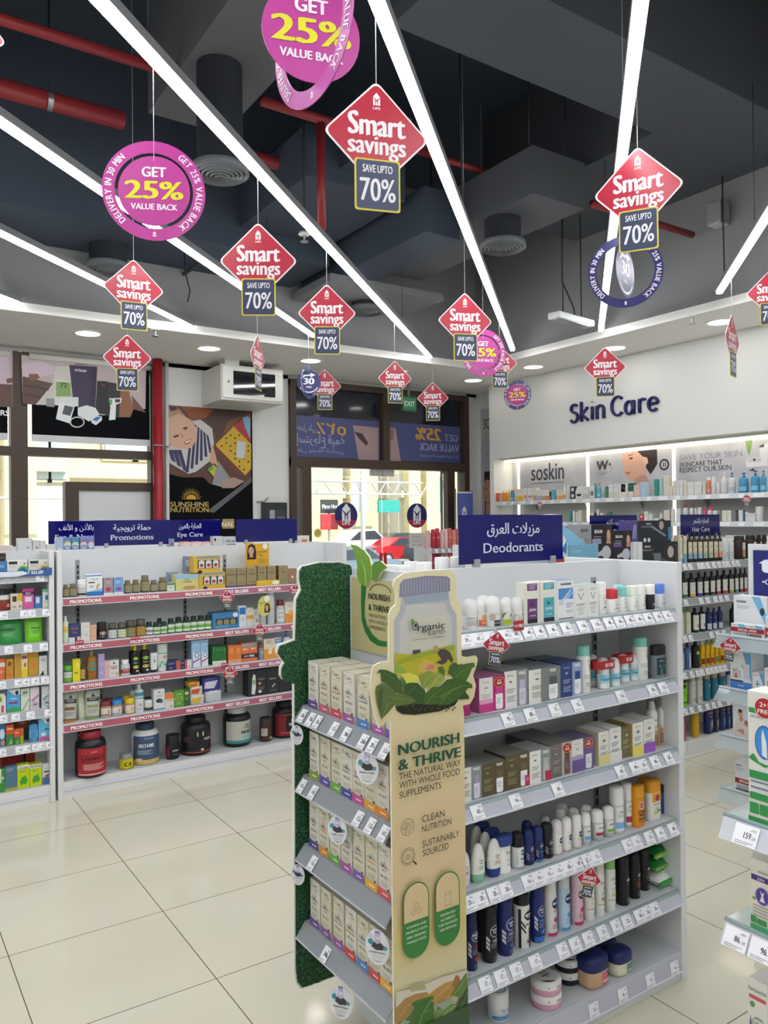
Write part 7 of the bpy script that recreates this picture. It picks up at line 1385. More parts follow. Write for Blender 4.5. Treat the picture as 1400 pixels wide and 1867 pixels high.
b=MB().prism([(-.12,.9),(.12,.9),(.13,2.0),(-.12,1.97)],0,.004,'#5a68b0').rect(-.12,.125,1.965,1.985,'#d8dade',-.001);life_logo(b,-.01,1.74,.12,-.002,'#dfe2f0',False);b.build('cloth',t)
tag(t,'blue banner with a white house emblem beside the entrance','banner')
# ------------------------------------------------------------------ skin care wall
NX=6.32
LED=M('#fff6df',.5,emit=2.6)
t=empty('wall_shelf',(0,0,0))
for i,(z,dd)in enumerate(((1.853,.22),(1.608,.24),(1.36,.26))):
 sh=MB().box(NX,6.6,1.5,7.03,z-.016,z,M('#b9bec2',.2)).build('shelf',t)
 b=MB();b.add([(NX-.012,1.5,z-.045),(NX-.012,7.03,z-.045),(NX,7.03,z),(NX,1.5,z),(NX,7.03,z-.045),(NX,1.5,z-.045)],[(0,3,2,1),(0,1,4,5)],M('#c3c8ce',.25));b.build('price_strip',sh)
 for k in range(34 if i<2 else 0):
  y=6.9-k*.105-.03*(k*7%3)
  if not LIB.get('t'):LIB['t']=MB().add([(-.0135,0,-.042),(-.0135,-.05,-.042),(-.0035,-.05,-.006),(-.0035,0,-.006)],[(0,1,2,3)],'#dfe0e4').build('price_tag',sh);o=LIB['t']
  else:o=LIB['t'].copy();COL.objects.link(o);o.parent=sh
  o.location=(NX,y,z)
 for y in(6.62,5.88,5.15,4.42,3.68,2.95):MB().prism([(0,0),(.2,0),(.05,-.03),(0,-.1)],0,.012,M('#8d9296',.4)).build('bracket',t,(6.6,y,z-.016)).rotation_euler=(0,0,R(180))if False else(0,0,R(180))
tag(t,'long lit wall shelves in the niche under the blue wall lettering','wall shelf')
t=empty('niche_light',(0,0,0));MB().box(6.44,6.58,1.5,7.0,2.325,2.345,LED).build('diffuser',t);MB().box(6.42,6.6,1.5,7.03,2.345,2.37,'#d8d6cc').build('housing',t);tag(t,'glowing strip along the top of the lit shelf niche','niche light')
for i,(a,c)in enumerate(((945,850),(1071,835),(1228,815))):
 y=onx(a,c,6.585).y;t=empty('upright_light',(6.58,y,1.4));MB().box(.0,.02,-.014,.014,0,.925,LED).build('diffuser',t);MB().box(.012,.02,-.02,.02,-.02,.93,'#c8c8c4').build('profile',t)
 tag(t,'%s upright light strip in the lit shelf niche'%('leftmost','middle','rightmost')[i],'light strip','upright light strips in the niche')
pan=noise_mat('marble_print',((.4,'#a4a5ae'),(.6,'#b4b5bc')),3,.4)
def panel(i,pxa,pxb,label,deco):
 ya,yb=onx(pxa,850,6.59).y,onx(pxb,850,6.59).y
 t=empty('advert_panel',(6.592,ya,0),R(-90));MB().box(0,ya-yb,-.004,.004,1.86,2.318,pan).build('panel',t)
 b=MB();deco(b,lambda a,c:(ya-onx(a,c,6.588).y,onx(a,c,6.588).z));b.build('print',t);tag(t,label,'advert','grey advert panels in the niche')
def pa(b,q):
 c0=q(969,878);c1=q(1028,872);k=.0;W=c1[0]-c0[0];h=.17
 b.text('soskin',(c0[0]+c1[0])/2,c0[1]+.01,h*1.15,'#3a3a42',-.006,w=W,bold=.012);b.text('LABORATOIRE DERMATOLOGIQUE',(c0[0]+c1[0])/2,c0[1]-.035,.018,'#5a5a62',-.006,w=W)
panel(0,947,1069,'grey advert panel with tall soskin style lettering'.replace('soskin style ','narrow '),pa)
def pb(b,q):
 c0=q(1101,855);b.ring(c0[0],c0[1],.098,.102,'#8a8a92',-.006);b.text('W',c0[0]-.02,c0[1]-.01,.1,'#3f4048',-.006,bold=.05);b.text('+',c0[0]+.08,c0[1]+.02,.05,'#3f4048',-.006,bold=.05);
 for i in range(3):b.rect(c0[0]-.07,c0[0]+.07-.02*i,c0[1]-.035-i*.014,c0[1]-.03-i*.014,'#8a8a92',-.006)
 P=lambda pts:[q(1130+a/5.185,680+c/5.185)for a,c in pts]
 b.poly(P([(165,738),(350,720),(355,860),(330,900),(290,960),(250,900),(215,790)])[::-1],'#2b2426',-.006)
 b.poly(P([(20,760),(165,738),(215,790),(250,870),(235,960),(270,1000),(280,1035),(150,1035),(130,1010),(70,1000),(45,950),(30,900),(18,840),(25,800)])[::-1],'#c79d8c',-.0065)
 b.poly(P([(215,790),(260,800),(270,850),(235,880)])[::-1],'#d0a794',-.007);b.poly(P([(85,805),(125,795),(120,812),(95,818)])[::-1],'#4a3834',-.007);b.poly(P([(75,780),(130,765),(128,772),(78,788)])[::-1],'#5a443c',-.007);b.poly(P([(60,940),(105,930),(85,960),(62,958)])[::-1],'#a8605c',-.007);b.poly(P([(150,1035),(140,1005),(200,970),(240,960),(270,1000),(280,1035)])[::-1],'#b58a7a',-.0068)
 c1=q(1211,847);b.ring(c1[0],c1[1],.04,.056,'#232328',-.006);b.text('1',c1[0]-.008,c1[1]-.02,.04,'#232328',-.006,bold=.04);b.rect(c1[0]+.01,c1[0]+.02,c1[1]-.025,c1[1]+.025,'#b03040',-.006)
panel(1,1074,1226,'grey advert panel with a woman looking over her shoulder',pb)
def pc(b,q):
 for s_,a,c,h,col,a2 in(('SAVE YOUR SKIN',1239,840,.055,'#8f8f98',1353),('SKINCARE THAT',1239,852,.046,'#2c2c34',1317),('RESPECT OUR SKIN',1239,862,.046,'#2c2c34',1333)):
  p0=q(a,c);p1=q(a2,c-6);b.text(s_,p0[0],p0[1],h,col,-.006,align='l',w=p1[0]-p0[0])
 P=lambda pts:[q(1130+a/5.185,680+c/5.185)for a,c in pts]
 b.poly(P([(1185,635),(1250,630),(1245,690),(1225,780),(1205,740)])[::-1],'#7f9a5a',-.006);b.poly(P([(1190,860),(1210,800),(1330,795),(1400,840),(1400,880),(1200,895)])[::-1],'#d2d2d6',-.0062);b.poly(P([(1212,805),(1335,800),(1335,840),(1215,845)])[::-1],'#b8b8c0',-.0066);b.poly(P([(1318,700),(1400,660),(1400,830),(1330,830)])[::-1],'#cfcfd4',-.0064);b.poly(P([(1262,810),(1282,808),(1282,830),(1262,832)])[::-1],'#2a2a30',-.007);b.poly(P([(1320,690),(1365,670),(1365,700),(1320,705)])[::-1],'#4a4a52',-.007);b.poly(P([(1212,925),(1270,900),(1270,925)])[::-1],'#2a2a30',-.007)
panel(2,1231,1420,'grey advert panel reading SAVE YOUR SKIN',pc)
s=Shelf('x',NX+.01,1.854,'on the upper lit wall shelf','skin care products on the upper wall shelf',(880,680,5.385))
COLN={'#c9603a':'orange','#d99a8a':'pink','#d9902a':'amber','#d9a93a':'yellow','#3f8fc0':'blue','#d6d4c4':'cream','#d2d3d3':'white','#2f2f34':'black','#3f9aa0':'teal','#5fa8c0':'aqua','#b9bec4':'silver','#3f7a5a':'green','#cfc8bc':'beige','#1f5a58':'dark teal','#d6b8a8':'peach','#a9c0d8':'pale blue','#2a8a84':'bright teal','#9ac8c0':'mint','#d08068':'salmon','#3f8fb8':'sky blue','#b03a4a':'red','#c8506a':'rose','#77797f':'grey','#3f5f9a':'navy'}
def rowof(sh,items,cat):
 for it in items:
  a0,a1,tp,c,kind=it[:5];deco=it[5]if len(it)>5 else[l_(-.3,.3,.7,3)]
  if kind=='b':sh.box(a0,a1,tp,c,deco,'%s carton'%COLN[c],d=.05,cat='carton',name='skincare_carton',fl=False)
  else:sh.ves(a0,a1,tp,kind,[c,it[6]if len(it)>6 else c],(.1,.6,None,deco,60),'%s %s'%(COLN[c],{'pump':'pump bottle','invert':'tube','flipcap':'bottle','jar':'jar','bottle':'bottle','oil':'bottle'}[kind]),cat='bottle',name='skincare_bottle',parts=False,n=10)
CB=lambda c:[r_(-.5,.5,0,.4,c),l_(-.3,.3,.8,2)]
rowof(s,[(130,160,1180,'#c9603a','b'),(163,193,1178,'#d99a8a','b'),(196,222,1150,'#d9902a','oil'),(222,248,1150,'#d9902a','oil'),(248,272,1140,'#d9a93a','oil'),(273,316,1150,'#3f8fc0','flipcap',CB('#8fc0dc'),'#c9603a'),(320,356,1140,'#d6d4c4','b',CB('#d9b93a')),(357,396,1140,'#d6d4c4','b',CB('#d9a92a')),(398,436,1132,'#d2d3d3','b',[e_(0,.3,.3,'#c97a3a',.15)]),(440,496,1132,'#d2d3d3','b',[e_(-.2,.3,.15,'#c95a4a',.12),e_(.2,.3,.15,'#c95a4a',.12)]),(498,532,1130,'#d6d4c4','b',CB('#c98a7a')),(534,582,1150,'#d2d3d3','b',CB('#8fa8d0')),(586,608,1150,'#d6d4c4','b',CB('#d9a03a')),(609,652,1150,'#d2d3d3','b',CB('#c97a6a')),(654,674,1145,'#2f2f34','flipcap',CB('#c98a5a'),'#d9b93a'),(674,706,1145,'#5fa8c0','b'),(722,754,1148,'#cfc8bc','b',CB('#d99a6a')),(755,788,1148,'#cfc8bc','b',CB('#d99a6a')),(790,822,1095,'#d6d4c4','oil',CB('#d98a3a')),(826,856,1100,'#d2d3d3','flipcap'),(858,908,1115,'#2f2f34','b',[e_(0,.75,.3,'#c8c8cc',.15),e_(0,.25,.3,'#c8c8cc',.15)]),(910,980,1115,'#d2d3d3','b',[r_(-.3,.3,.2,.4,'#2a2a2c'),('p',[(-.5,1),(-.2,1),(-.5,.6)],'#2f2f34')]),(982,1038,1115,'#d2d3d3','b',CB('#c9b8b0')),(1044,1096,1112,'#d2d3d3','b',[r_(-.2,0,.2,.6,'#3a3a3e'),r_(.1,.3,.2,.6,'#3a3a3e')]),(1098,1122,1082,'#3f9aa0','flipcap'),(1124,1168,1080,'#5fa8c0','pump',CB('#8fc8d8'),'#c8605a'),(1170,1203,1078,'#b9bec4','flipcap',CB('#8fa0b0')),(1206,1234,1115,'#3f7a5a','b'),(1236,1282,1095,'#d2d3d3','b',CB('#c3c8b8')),(1284,1334,1092,'#d2d3d3','b',CB('#c3c8b8')),(1336,1402,1090,'#d2d3d3','b',CB('#cfcfc8'))],'x')
s.crop=(1130,680,5.185)
rowof(s,[(10,76,1050,'#cfc8bc','b'),(80,128,1042,'#1f5a58','b',CB('#d0d8d4')),(130,188,1058,'#d6b8a8','b'),(190,244,1032,'#a9c0d8','b'),(322,376,1004,'#2a8a84','invert'),(378,412,1002,'#9ac8c0','invert'),(414,466,970,'#cfc8bc','b'),(468,498,1068,'#cfc8bc','b'),(500,530,1018,'#cfc8bc','b'),(532,560,1035,'#d2d3d3','b'),(562,596,1015,'#d2d3d3','b'),(600,638,1032,'#cfc8bc','b'),(640,700,1032,'#d2d3d3','b'),(702,774,1032,'#d2d3d3','b'),(780,812,1040,'#cfc8bc','b'),(820,864,985,'#d08068','flipcap',CB('#d8a090'),'#e0d8d2'),(868,908,980,'#d2d3d3','flipcap'),(915,952,1030,'#d2d3d3','flipcap'),(955,1020,945,'#d2d3d3','pump'),(1026,1098,942,'#d2d3d3','pump',CB('#a8b8c8'),'#2f5fa8'),(1100,1124,990,'#b9bec4','flipcap'),(1126,1222,942,'#3f8fb8','pump',CB('#7fb8d8'),'#2a5a9a'),(1236,1330,922,'#3f8fb8','pump',CB('#7fb8d8'),'#2a5a9a'),(1330,1388,924,'#3f8fb8','pump',CB('#7fb8d8'),'#2a5a9a')],'x')
s=Shelf('x',NX+.01,1.609,'on the lower lit wall shelf','skin care products on the lower wall shelf',(1020,900,6.364))
rowof(s,[(112,150,205,'#2a8a84','invert'),(152,188,205,'#d2d3d3','flipcap'),(190,214,215,'#d2d3d3','b'),(216,256,190,'#cfc8bc','b'),(362,396,225,'#d2d3d3','b'),(400,430,222,'#2f2f34','b'),(432,466,178,'#d2d3d3','flipcap'),(470,502,225,'#cfc8bc','b'),(545,622,212,'#3f7a5a','jar'),(926,976,238,'#b03a4a','b',[('p',[(-.3,.8),(0,.4),(.3,.8)],'#e0d8d8')]),(980,1025,208,'#d2d3d3','b'),(1030,1076,236,'#d2d3d3','b'),(1095,1150,285,'#d2d3d3','b'),(1162,1200,215,'#d2d3d3','oil')],'y')
s.crop=(1210,920,7.368)
rowof(s,[(0,78,72,'#cfc8bc','b'),(96,158,55,'#d2d3d3','flipcap'),(162,252,52,'#d2d3d3','flipcap'),(258,340,0,'#d2d3d3','bottle',CB('#c8ccd0'),'#b03a4a'),(345,410,2,'#d2d3d3','bottle',CB('#c8ccd0'),'#b03a4a'),(412,450,2,'#d2d3d3','bottle',CB('#c8ccd0'),'#b03a4a'),(452,522,38,'#d2d3d3','invert'),(526,584,25,'#c8506a','pump'),(588,640,78,'#d2d3d3','b',CB('#c8a0a8')),(606,668,0,'#c8506a','bottle',CB('#d8b8c0'),'#b03a4a'),(656,716,80,'#d2d3d3','b',CB('#d0b0b8')),(784,846,80,'#d6d4c4','b'),(850,908,78,'#d6d4c4','b'),(912,968,75,'#77797f','b'),(1004,1062,75,'#d2d3d3','b'),(1062,1092,72,'#3f5f9a','flipcap'),(1094,1130,98,'#d2d3d3','b'),(1130,1226,115,'#d2d3d3','b',[l_(-.3,.3,.7,4)]),(1230,1352,25,'#d2d3d3','invert')],'y')
def stroke_text(b,paths,x,z,s_,r,y,c):
 for P in paths:b.tube([(x+a*s_,y,z+q*s_)for a,q in P],r,c,10)
def arc(cx,cz,rx,rz,a0,a1,n=14):return[(cx+rx*math.cos(R(a0+(a1-a0)*i/n)),cz+rz*math.sin(R(a0+(a1-a0)*i/n)))for i in range(n+1)]
y0,y1=onx(1040,770,6.29).y,onx(1202,745,6.29).y
t=empty('wall_lettering',(6.285,y0,onx(1040,772,6.29).z),R(-90));k=(y0-y1)/4.62;BL=M('#23215f',.35)
LETT=[('S',[arc(.29,.90,.21,.24,35,255)+arc(.27,.34,.24,.30,75,-150)]),('k',[[(.76,.02),(.76,1.24)],[(1.18,.86),(.80,.44),(1.2,.04)]]),('i',[[(1.47,.04),(1.47,.84)],[(1.47,1.12),(1.47,1.14)]]),('n',[[(1.77,.04),(1.77,.84)],arc(1.98,.58,.21,.26,178,0)+[(2.19,.04)]]),('C',[arc(3.05,.64,.36,.56,45,315)]),('a',[arc(3.72,.44,.22,.38,0,360),[(3.99,.84),(3.99,.04)]]),('r',[[(4.32,.04),(4.32,.84)],arc(4.52,.56,.2,.26,170,50)]),('e',[[(4.83,.46),(5.33,.48)]+arc(5.08,.44,.26,.38,8,315)])]
k=(y0-y1)/5.4;kz=(onx(1100,740,6.29).z-onx(1100,770,6.29).z)
for ch,ps in LETT:
 o=MB();stroke_text(o,ps,0,0,1,.08,0,BL);V=o.V;o.V=[(x*k,y_*.25,z*kz)for x,y_,z in V];o.build('letter',t)
tag(t,'raised navy blue Skin Care lettering on the white wall','lettering')
t=empty('wall_poster',(6.645,7.66,0),R(-90));w=.54;MB().box(0,w,-.003,.003,1.3,3.05,pan).build('sheet',t)
b=MB();b.text('SOSKIN',.06,2.79,.13,'#2c2c32',-.004,align='l',sx=.55,bold=.01);b.rect(.06,.2,2.72,2.723,'#6a6a70',-.004);b.text('BRIGHTEN',.04,2.55,.07,'#9a9aa2',-.004,align='l',sx=.8);b.text('FROM',.08,2.42,.07,'#9a9aa2',-.004,align='l',sx=.8)
for x,sk in((.06,'#b08472'),(.26,'#c79a86')):b.rect(x,x+.17,1.55+(x>.1)*-.03,2.25,'#2a2022',-.004);b.disc(x+.06,2.0,.09,sk,-.0045,.15,16);b.rect(x+.02,x+.14,1.6,1.85,sk,-.0044);b.disc(x+.04,2.03,.018,'#3a2a26',-.005,.008,8);b.disc(x+.03,1.92,.025,'#a05a54',-.005,.009,8)
b.build('print',t);tag(t,'tall grey skincare poster in the recess left of the lit niche','poster')
# ------------------------------------------------------------------ medical devices stand at right
TX=2.93
t=empty('end_display',(TX,1.9,0),R(-90))
MB().box(.0,.9,.185,.2,0,1.54,M('#d5d8da',.4)).build('back_panel',t)
b=MB().box(.03,.9,.172,.184,1.315,1.515,'#23286e');b.build('header',t);MB().text('trister',1.9-onx(1387,1040,3.1).y,1.425,.07,'#dfe3ee',.170,align='l',w=.4,bold=.05).text('•CARE',1.9-onx(1390,1050,3.1).y,1.375,.022,'#dfe3ee',.170,align='l',bold=.03).build('header_lettering',t)
ACL=M('#b9c8cf',.08,alpha=.42,spec=.8)
TZ=[1.175,.962,.770,.555]
for z in TZ:
 s_=MB().box(-.02,.9,0,.18,z-.012,z,ACL).build('shelf',t);b=MB();b.add([(-.03,-.03,z-.05),(.9,-.03,z-.05),(.9,0,z),(-.02,0,z),(-.03,-.027,z-.05),(.9,-.027,z-.05),(.9,.003,z),(-.02,.003,z)],[(0,1,2,3),(7,6,5,4),(0,3,7,4)],ACL);b.tube([(-.02,.0,z),(.9,0,z)],.006,M('#c3d2d8',.1),6);b.build('price_strip',s_)
tag(t,'white end display of medical device boxes at the right edge','display stand')
def tshelf(i):return Shelf('x',TX+.02,TZ[i],'on the right device stand','medical device boxes on the right stand',(1210,1100,6.668))
TR=[t_('trister',-.25,.82,.08,'#2a3a5a',.3,.04),l_(-.4,0,.72,2),('p',[(.05,1),(.3,1),(.5,.5),(.5,.2)],'#6fb0d8'),e_(.36,.62,.07,'#2f3a44',.1)]
s=tshelf(0)
s.box(848,1262,125,'#d4d7da',TR,'large white and blue device box, rear of the special offer',d=.06,back=.07,h=.155)
s.box(814,1228,262,'#d2d5d8',[('p',[(-.3,1),(-.1,1),(.0,.7),(-.2,.6)],'#6fb0d8'),('p',[(.2,1),(.4,1),(.5,.7),(.3,.6)],'#6fb0d8'),t_('trister',-.38,.86,.08,'#2a3a5a',.16,.03),t_('trister',.12,.86,.08,'#2a3a5a',.16,.03),r_(-.5,.5,.36,.72,'#9a2630'),t_('SPECIAL OFFER',.0,.45,.17,'#ece4e2',.66,.05),r_(-.42,-.02,.05,.3,'#a8aab0'),r_(.04,.42,.05,.3,'#8a6a64'),r_(-.02,.02,0,.36,'#6a6c72')],'white twin pack with a red SPECIAL OFFER band',d=.06)
s.box(1236,1420,165,'#d2d5d8',[r_(-.5,.5,.1,.5,'#9a2630'),t_('OFFER',0,.2,.15,'#ece4e2',.8,.04)],'white box with a red band cut by the picture edge',d=.06)
s=tshelf(1)
FAM=lambda x,z:[e_(x-.12,z+.1,.05,'#b58a78',.035),e_(x+.02,z+.12,.05,'#c09a86',.035),e_(x+.14,z+.06,.045,'#a87a68',.03),('p',[(x-.2,z-.1),(x+.2,z-.1),(x+.18,z+.06),(x-.16,z+.08)],'#c8b8b0'),('p',[(x-.1,z-.1),(x+.05,z-.1),(x,z+.05)],'#8a5a50')]
s.box(806,1066,596,'#d2d5d6',[r_(-.5,.5,0,.20,'#3f7ac0'),t_('trister',0,.08,.05,'#e0e6f0',.5,.03),t_('trister',-.2,.9,.04,'#3a4a6a',.35),('p',[(.1,1),(.5,1),(.5,.2)],'#5f94b8'),r_(-.5,.1,.2,.24,'#3a3c40'),e_(.12,.62,.1,'#a9b2ba',.06),r_(.15,.42,.3,.7,'#bcc4ca')]+FAM(-.2,.4),'white and blue device box with a family picture, middle shelf',d=.09)
s.box(1062,1170,612,'#8fa2ae',[l_(-.3,.3,.6,5,'#c8d0d6')],'grey blue device box in the rear',d=.06,back=.08)
s.box(1076,1216,848,'#d2d5d6',[('p',[(.1,1),(.5,1),(.5,.3)],'#5f9ac8'),r_(-.1,.0,.3,.6,'#4a8ac0'),r_(-.2,.2,.4,.46,'#4a8ac0'),t_('trister',-.2,.86,.07,'#3a4a6a',.4)]+FAM(.1,.14),'small white and blue device box, middle shelf',d=.07)
s.box(1222,1400,798,'#d2d5d6',[e_(-.1,.35,.2,'#b58a78',.14),e_(-.1,.46,.2,'#4a3a34',.07),t_('trister',-.2,.88,.07,'#3a4a6a',.4)],'white device box with a portrait cut by the picture edge',d=.07)
s=tshelf(2)
s.box(836,1050,1250,'#d4d6d8',[t_('trister',-.08,.88,.07,'#2a3a5a',.7,.04),l_(-.4,.3,.82,4)]+[e_(-.05,.46,.13,'#c09a86',.07),e_(-.05,.52,.12,'#3a2a26',.035),e_(.0,.36,.12,'#b58a78',.06),e_(.28,.3,.11,'#a87a68',.06),('p',[(-.45,.0),(.45,.0),(.42,.2),(.1,.3),(-.3,.36)],'#d0c4bc'),('p',[(-.3,.12),(.2,.05),(.1,.18)],'#b58a78')],'white device box showing a laughing family, lower shelf',d=.08,h=.2)
s=Shelf('x',TX+.02,TZ[3],'on the lowest right device shelf','medical device boxes on the right stand',(1280,1380,7.78))
s.box(466,700,78,'#d4d6d8',[t_('trister',-.25,.84,.06,'#2a3a5a',.4,.04),l_(-.4,.1,.76,3),r_(-.5,.5,.24,.42,'#9a2630'),t_('SPECIAL',.1,.29,.09,'#ece4e2',.7,.04),r_(-.45,.4,.02,.06,'#2a2a2c'),r_(-.4,.3,.08,.2,'#a8a6a6')],'white box with a red SPECIAL band',d=.06)
s.box(600,760,-40,'#d2d4d6',[t_('A',-.3,.5,.1,'#2a2a2c',.2,.03)],'tall white box in the rear',d=.05,back=.08)
# nearer acrylic stand cut by the right edge
NXS=1.47
t=empty('acrylic_display',(NXS,.955,0),R(-90))
NZ=[1.055,.842,.55]
for z,tg in((NZ[0],[(.055,'159.')]),(NZ[1],[(.03,'86.'),(.085,'96.')]),(.55,[])):
 s_=MB().box(0,.4,0,.14,z-.008,z,ACL).build('shelf',t);MB().add([(0,-.025,z-.045),(.4,-.025,z-.045),(.4,0,z),(0,0,z),(0,-.023,z-.045),(.4,-.023,z-.045),(.4,.002,z),(0,.002,z)],[(0,1,2,3),(7,6,5,4),(0,3,7,4)],M('#d0d3de',.12,alpha=.75)).tube([(-.002,.0,z-.003),(.4,0,z-.003)],.0045,M('#8fa6a8',.1),8).build('price_strip',s_)
 for x,n in tg:price_tag(s_,x,-.027,z-.043,(n,'00'),30,w=.05,h=.04)
MB().box(.02,.4,.14,.155,0,1.35,'#d5d8da').build('back_panel',t);MB().box(.02,.4,-.0,.155,0,.05,'#d5d8da').build('base',t)
tag(t,'acrylic shelf display of essential oil boxes, nearest at the right edge','display stand')
s=Shelf('x',NXS+.006,NZ[0],'on the nearest right display','essential oil boxes at the right edge',(0,0,1))
gr='#2f8a4a'
s.box(1362,1414,1262,'#d2d2cc',[r_(-.45,.5,.83,.87,gr),t_('RESP OK',.05,.84,.022,'#d8e4d8',.5,.03),t_('AIR SPRAY',-.15,.795,.02,'#4a5a8a',.5),e_(.1,.62,.34,'#2a62a8',.13),e_(.1,.62,.3,'#3f86c8',.115),('p',[(.02,.52),(.2,.5),(.18,.62),(.1,.68),(.05,.72),(.0,.66)],'#d0dce8'),('p',[(-.48,.48),(-.3,.52),(-.1,.46),(.3,.45),(.1,.43),(-.3,.46)],gr),r_(-.45,.5,.33,.39,gr),l_(-.4,.4,.3,3,'#6a7a9a'),r_(-.45,.5,.17,.22,gr),r_(-.45,-.12,.06,.145,gr),r_(-.08,.5,.06,.145,gr),r_(-.5,.5,0,.035,gr)],'tall air spray box with green bands and blue round',d=.06,fl=False)
p=onx(1392,1292,NXS);t=empty('offer_sticker',(NXS+.003,p.y,p.z),R(-90));MB().disc(0,0,.021,'#ded6d2',0,None,28).disc(0,0,.0195,'#a8262e',-.0004,None,28).text('2+1',0,.002,.0095,'#f0e8e4',-.0008,bold=.04).text('FREE',0,-.0105,.008,'#f0e8e4',-.0008,w=.027,bold=.04).build('sticker',t);tag(t,'round red 2+1 FREE sticker on the tall air spray box','sticker')
s.z=NZ[1]
s.box(1367,1418,1572,'#d0cabd',[r_(-.5,.5,.9,1,'#d2d0c8'),t_('essentiel',.1,.82,.05,'#5a5f6a',.8),r_(-.45,.5,.70,.78,'#3a2f74'),t_('ZEN',-.1,.715,.04,'#d0cce0',.3,.03),e_(-.05,.5,.26,'#8a7ab0',.13),e_(-.05,.5,.23,'#4a3a86',.115),('p',[(-.15,.42),(.05,.42),(-.02,.5),(.03,.58),(-.05,.54),(-.13,.58),(-.08,.5)],'#d0c8dc'),e_(.22,.62,.06,'#4a8a4a',.03),e_(-.35,.44,.06,'#4a8a4a',.02),l_(-.4,.3,.34,4,'#8a8a86'),r_(-.48,-.28,.09,.19,gr),r_(-.25,.1,.09,.17,gr),r_(-.5,.5,0,.07,'#3f9a6a')],'beige essential oil box with a purple round',d=.06,fl=False)
s.z=NZ[2]
s.box(1362,1400,1790,'#d0cdc6',[t_('Puressentiel',0,.88,.045,'#4a7a6a',.85),r_(-.4,.4,.80,.84,'#b8504a'),e_(-.25,.74,.12,'#4a8a4a',.03),('o',.05,.56,.3,'#6a9a6a'),l_(-.15,.25,.6,4,'#8a8a86'),('p',[(-.45,.4),(-.35,.62),(-.25,.5),(-.2,.3)],'#6a5a8a'),e_(.2,.36,.08,'#4a4258',.025),e_(.35,.4,.08,'#5a4a6a',.025),e_(-.1,.3,.1,'#7a6a9a',.03)],'white essential oil box with a red stripe and lavender',d=.06,fl=False)
# ------------------------------------------------------------------ navy category signs on the units
def serif_text(b,s,cx,z,h,c,y,w):
 V,F,lev,x0,x1=text_data(s);k=h/.70;sx=w/((x1-x0)*k);E={}
 b.text(s,cx,z,h,c,y,w=w,bold=.012)
 for f in F:
  for i in range(len(f)):e=tuple(sorted((f[i],f[(i+1)%len(f)])));E[e]=E.get(e,0)+1
 for(i,j),n in E.items():
  (xa,za),(xb,zb)=V[i],V[j]
  if n==1 and abs(za-zb)<.004 and .03<abs(xa-xb)<.17 and(abs(za)<.02 or .44<za<.56 or .66<za<.8):
   m=((xa+xb)/2-(x0+x1)/2)*k*sx+cx;q=(abs(xa-xb)/2+.06)*k*sx;zz=z+za*k;t=.05*k
   b.rect(m-q,m+q,zz-(t if za>.1 else 0),zz+(0 if za>.1 else t),c,y-.0006)
SIGN=M('#101060',.12,spec=.6);LETT_W='#c9cde0'
def navy(pxc,y,ar,en,label,w=.49,x0=None,en_w=.28):
 cx=x0 if x0 is not None else ony(pxc,960,y).x
 t=empty('category_sign',(cx,y,1.505))
 MB().bbox(-w/2,w/2,-.003,.003,0,.166,SIGN,.0015).build('board',t)
 if en:
  b=MB();b.text(ar,0,.10,.037,LETT_W,-.0045,w=en_w*.88,bold=.02);serif_text(b,en,0,.036,.034,LETT_W,-.0045,en_w);b.build('lettering',t)
 for sx in(-.17,.19):
  MB().bbox(sx-.013,sx+.013,-.009,.009,-.014,.016,M('#a9acb0',.35,.5),.002).build('clip',t)
 tag(t,label,'sign','navy category signs on the shelf units')
navy(935,YM-.0,'مزيلات العرق','Deodorants','navy Deodorants sign on the foreground unit')
navy(241,5.285,'حملة ترويجية','Promotions','navy Promotions sign on the left unit')
navy(487,5.285,'','','blank navy sign right of the Eye Care sign')
navy(0,5.86,'العناية بالأذن و الأنف','Ear & Nasal Care','navy Ear and Nasal Care sign behind the Promotions sign',x0=1.36,en_w=.4)
navy(0,5.86,'العناية بالعين','Eye Care','navy Eye Care sign behind the Promotions sign',x0=2.135,en_w=.2)
navy(1119,3.66,'تصفيف الشعر','Styling','navy Styling sign half hidden by the hair dryer boxes',en_w=.2)
navy(1277,3.66,'العناية بالشعر','Hair Care','navy Hair Care sign above the shampoo bottles',en_w=.22)
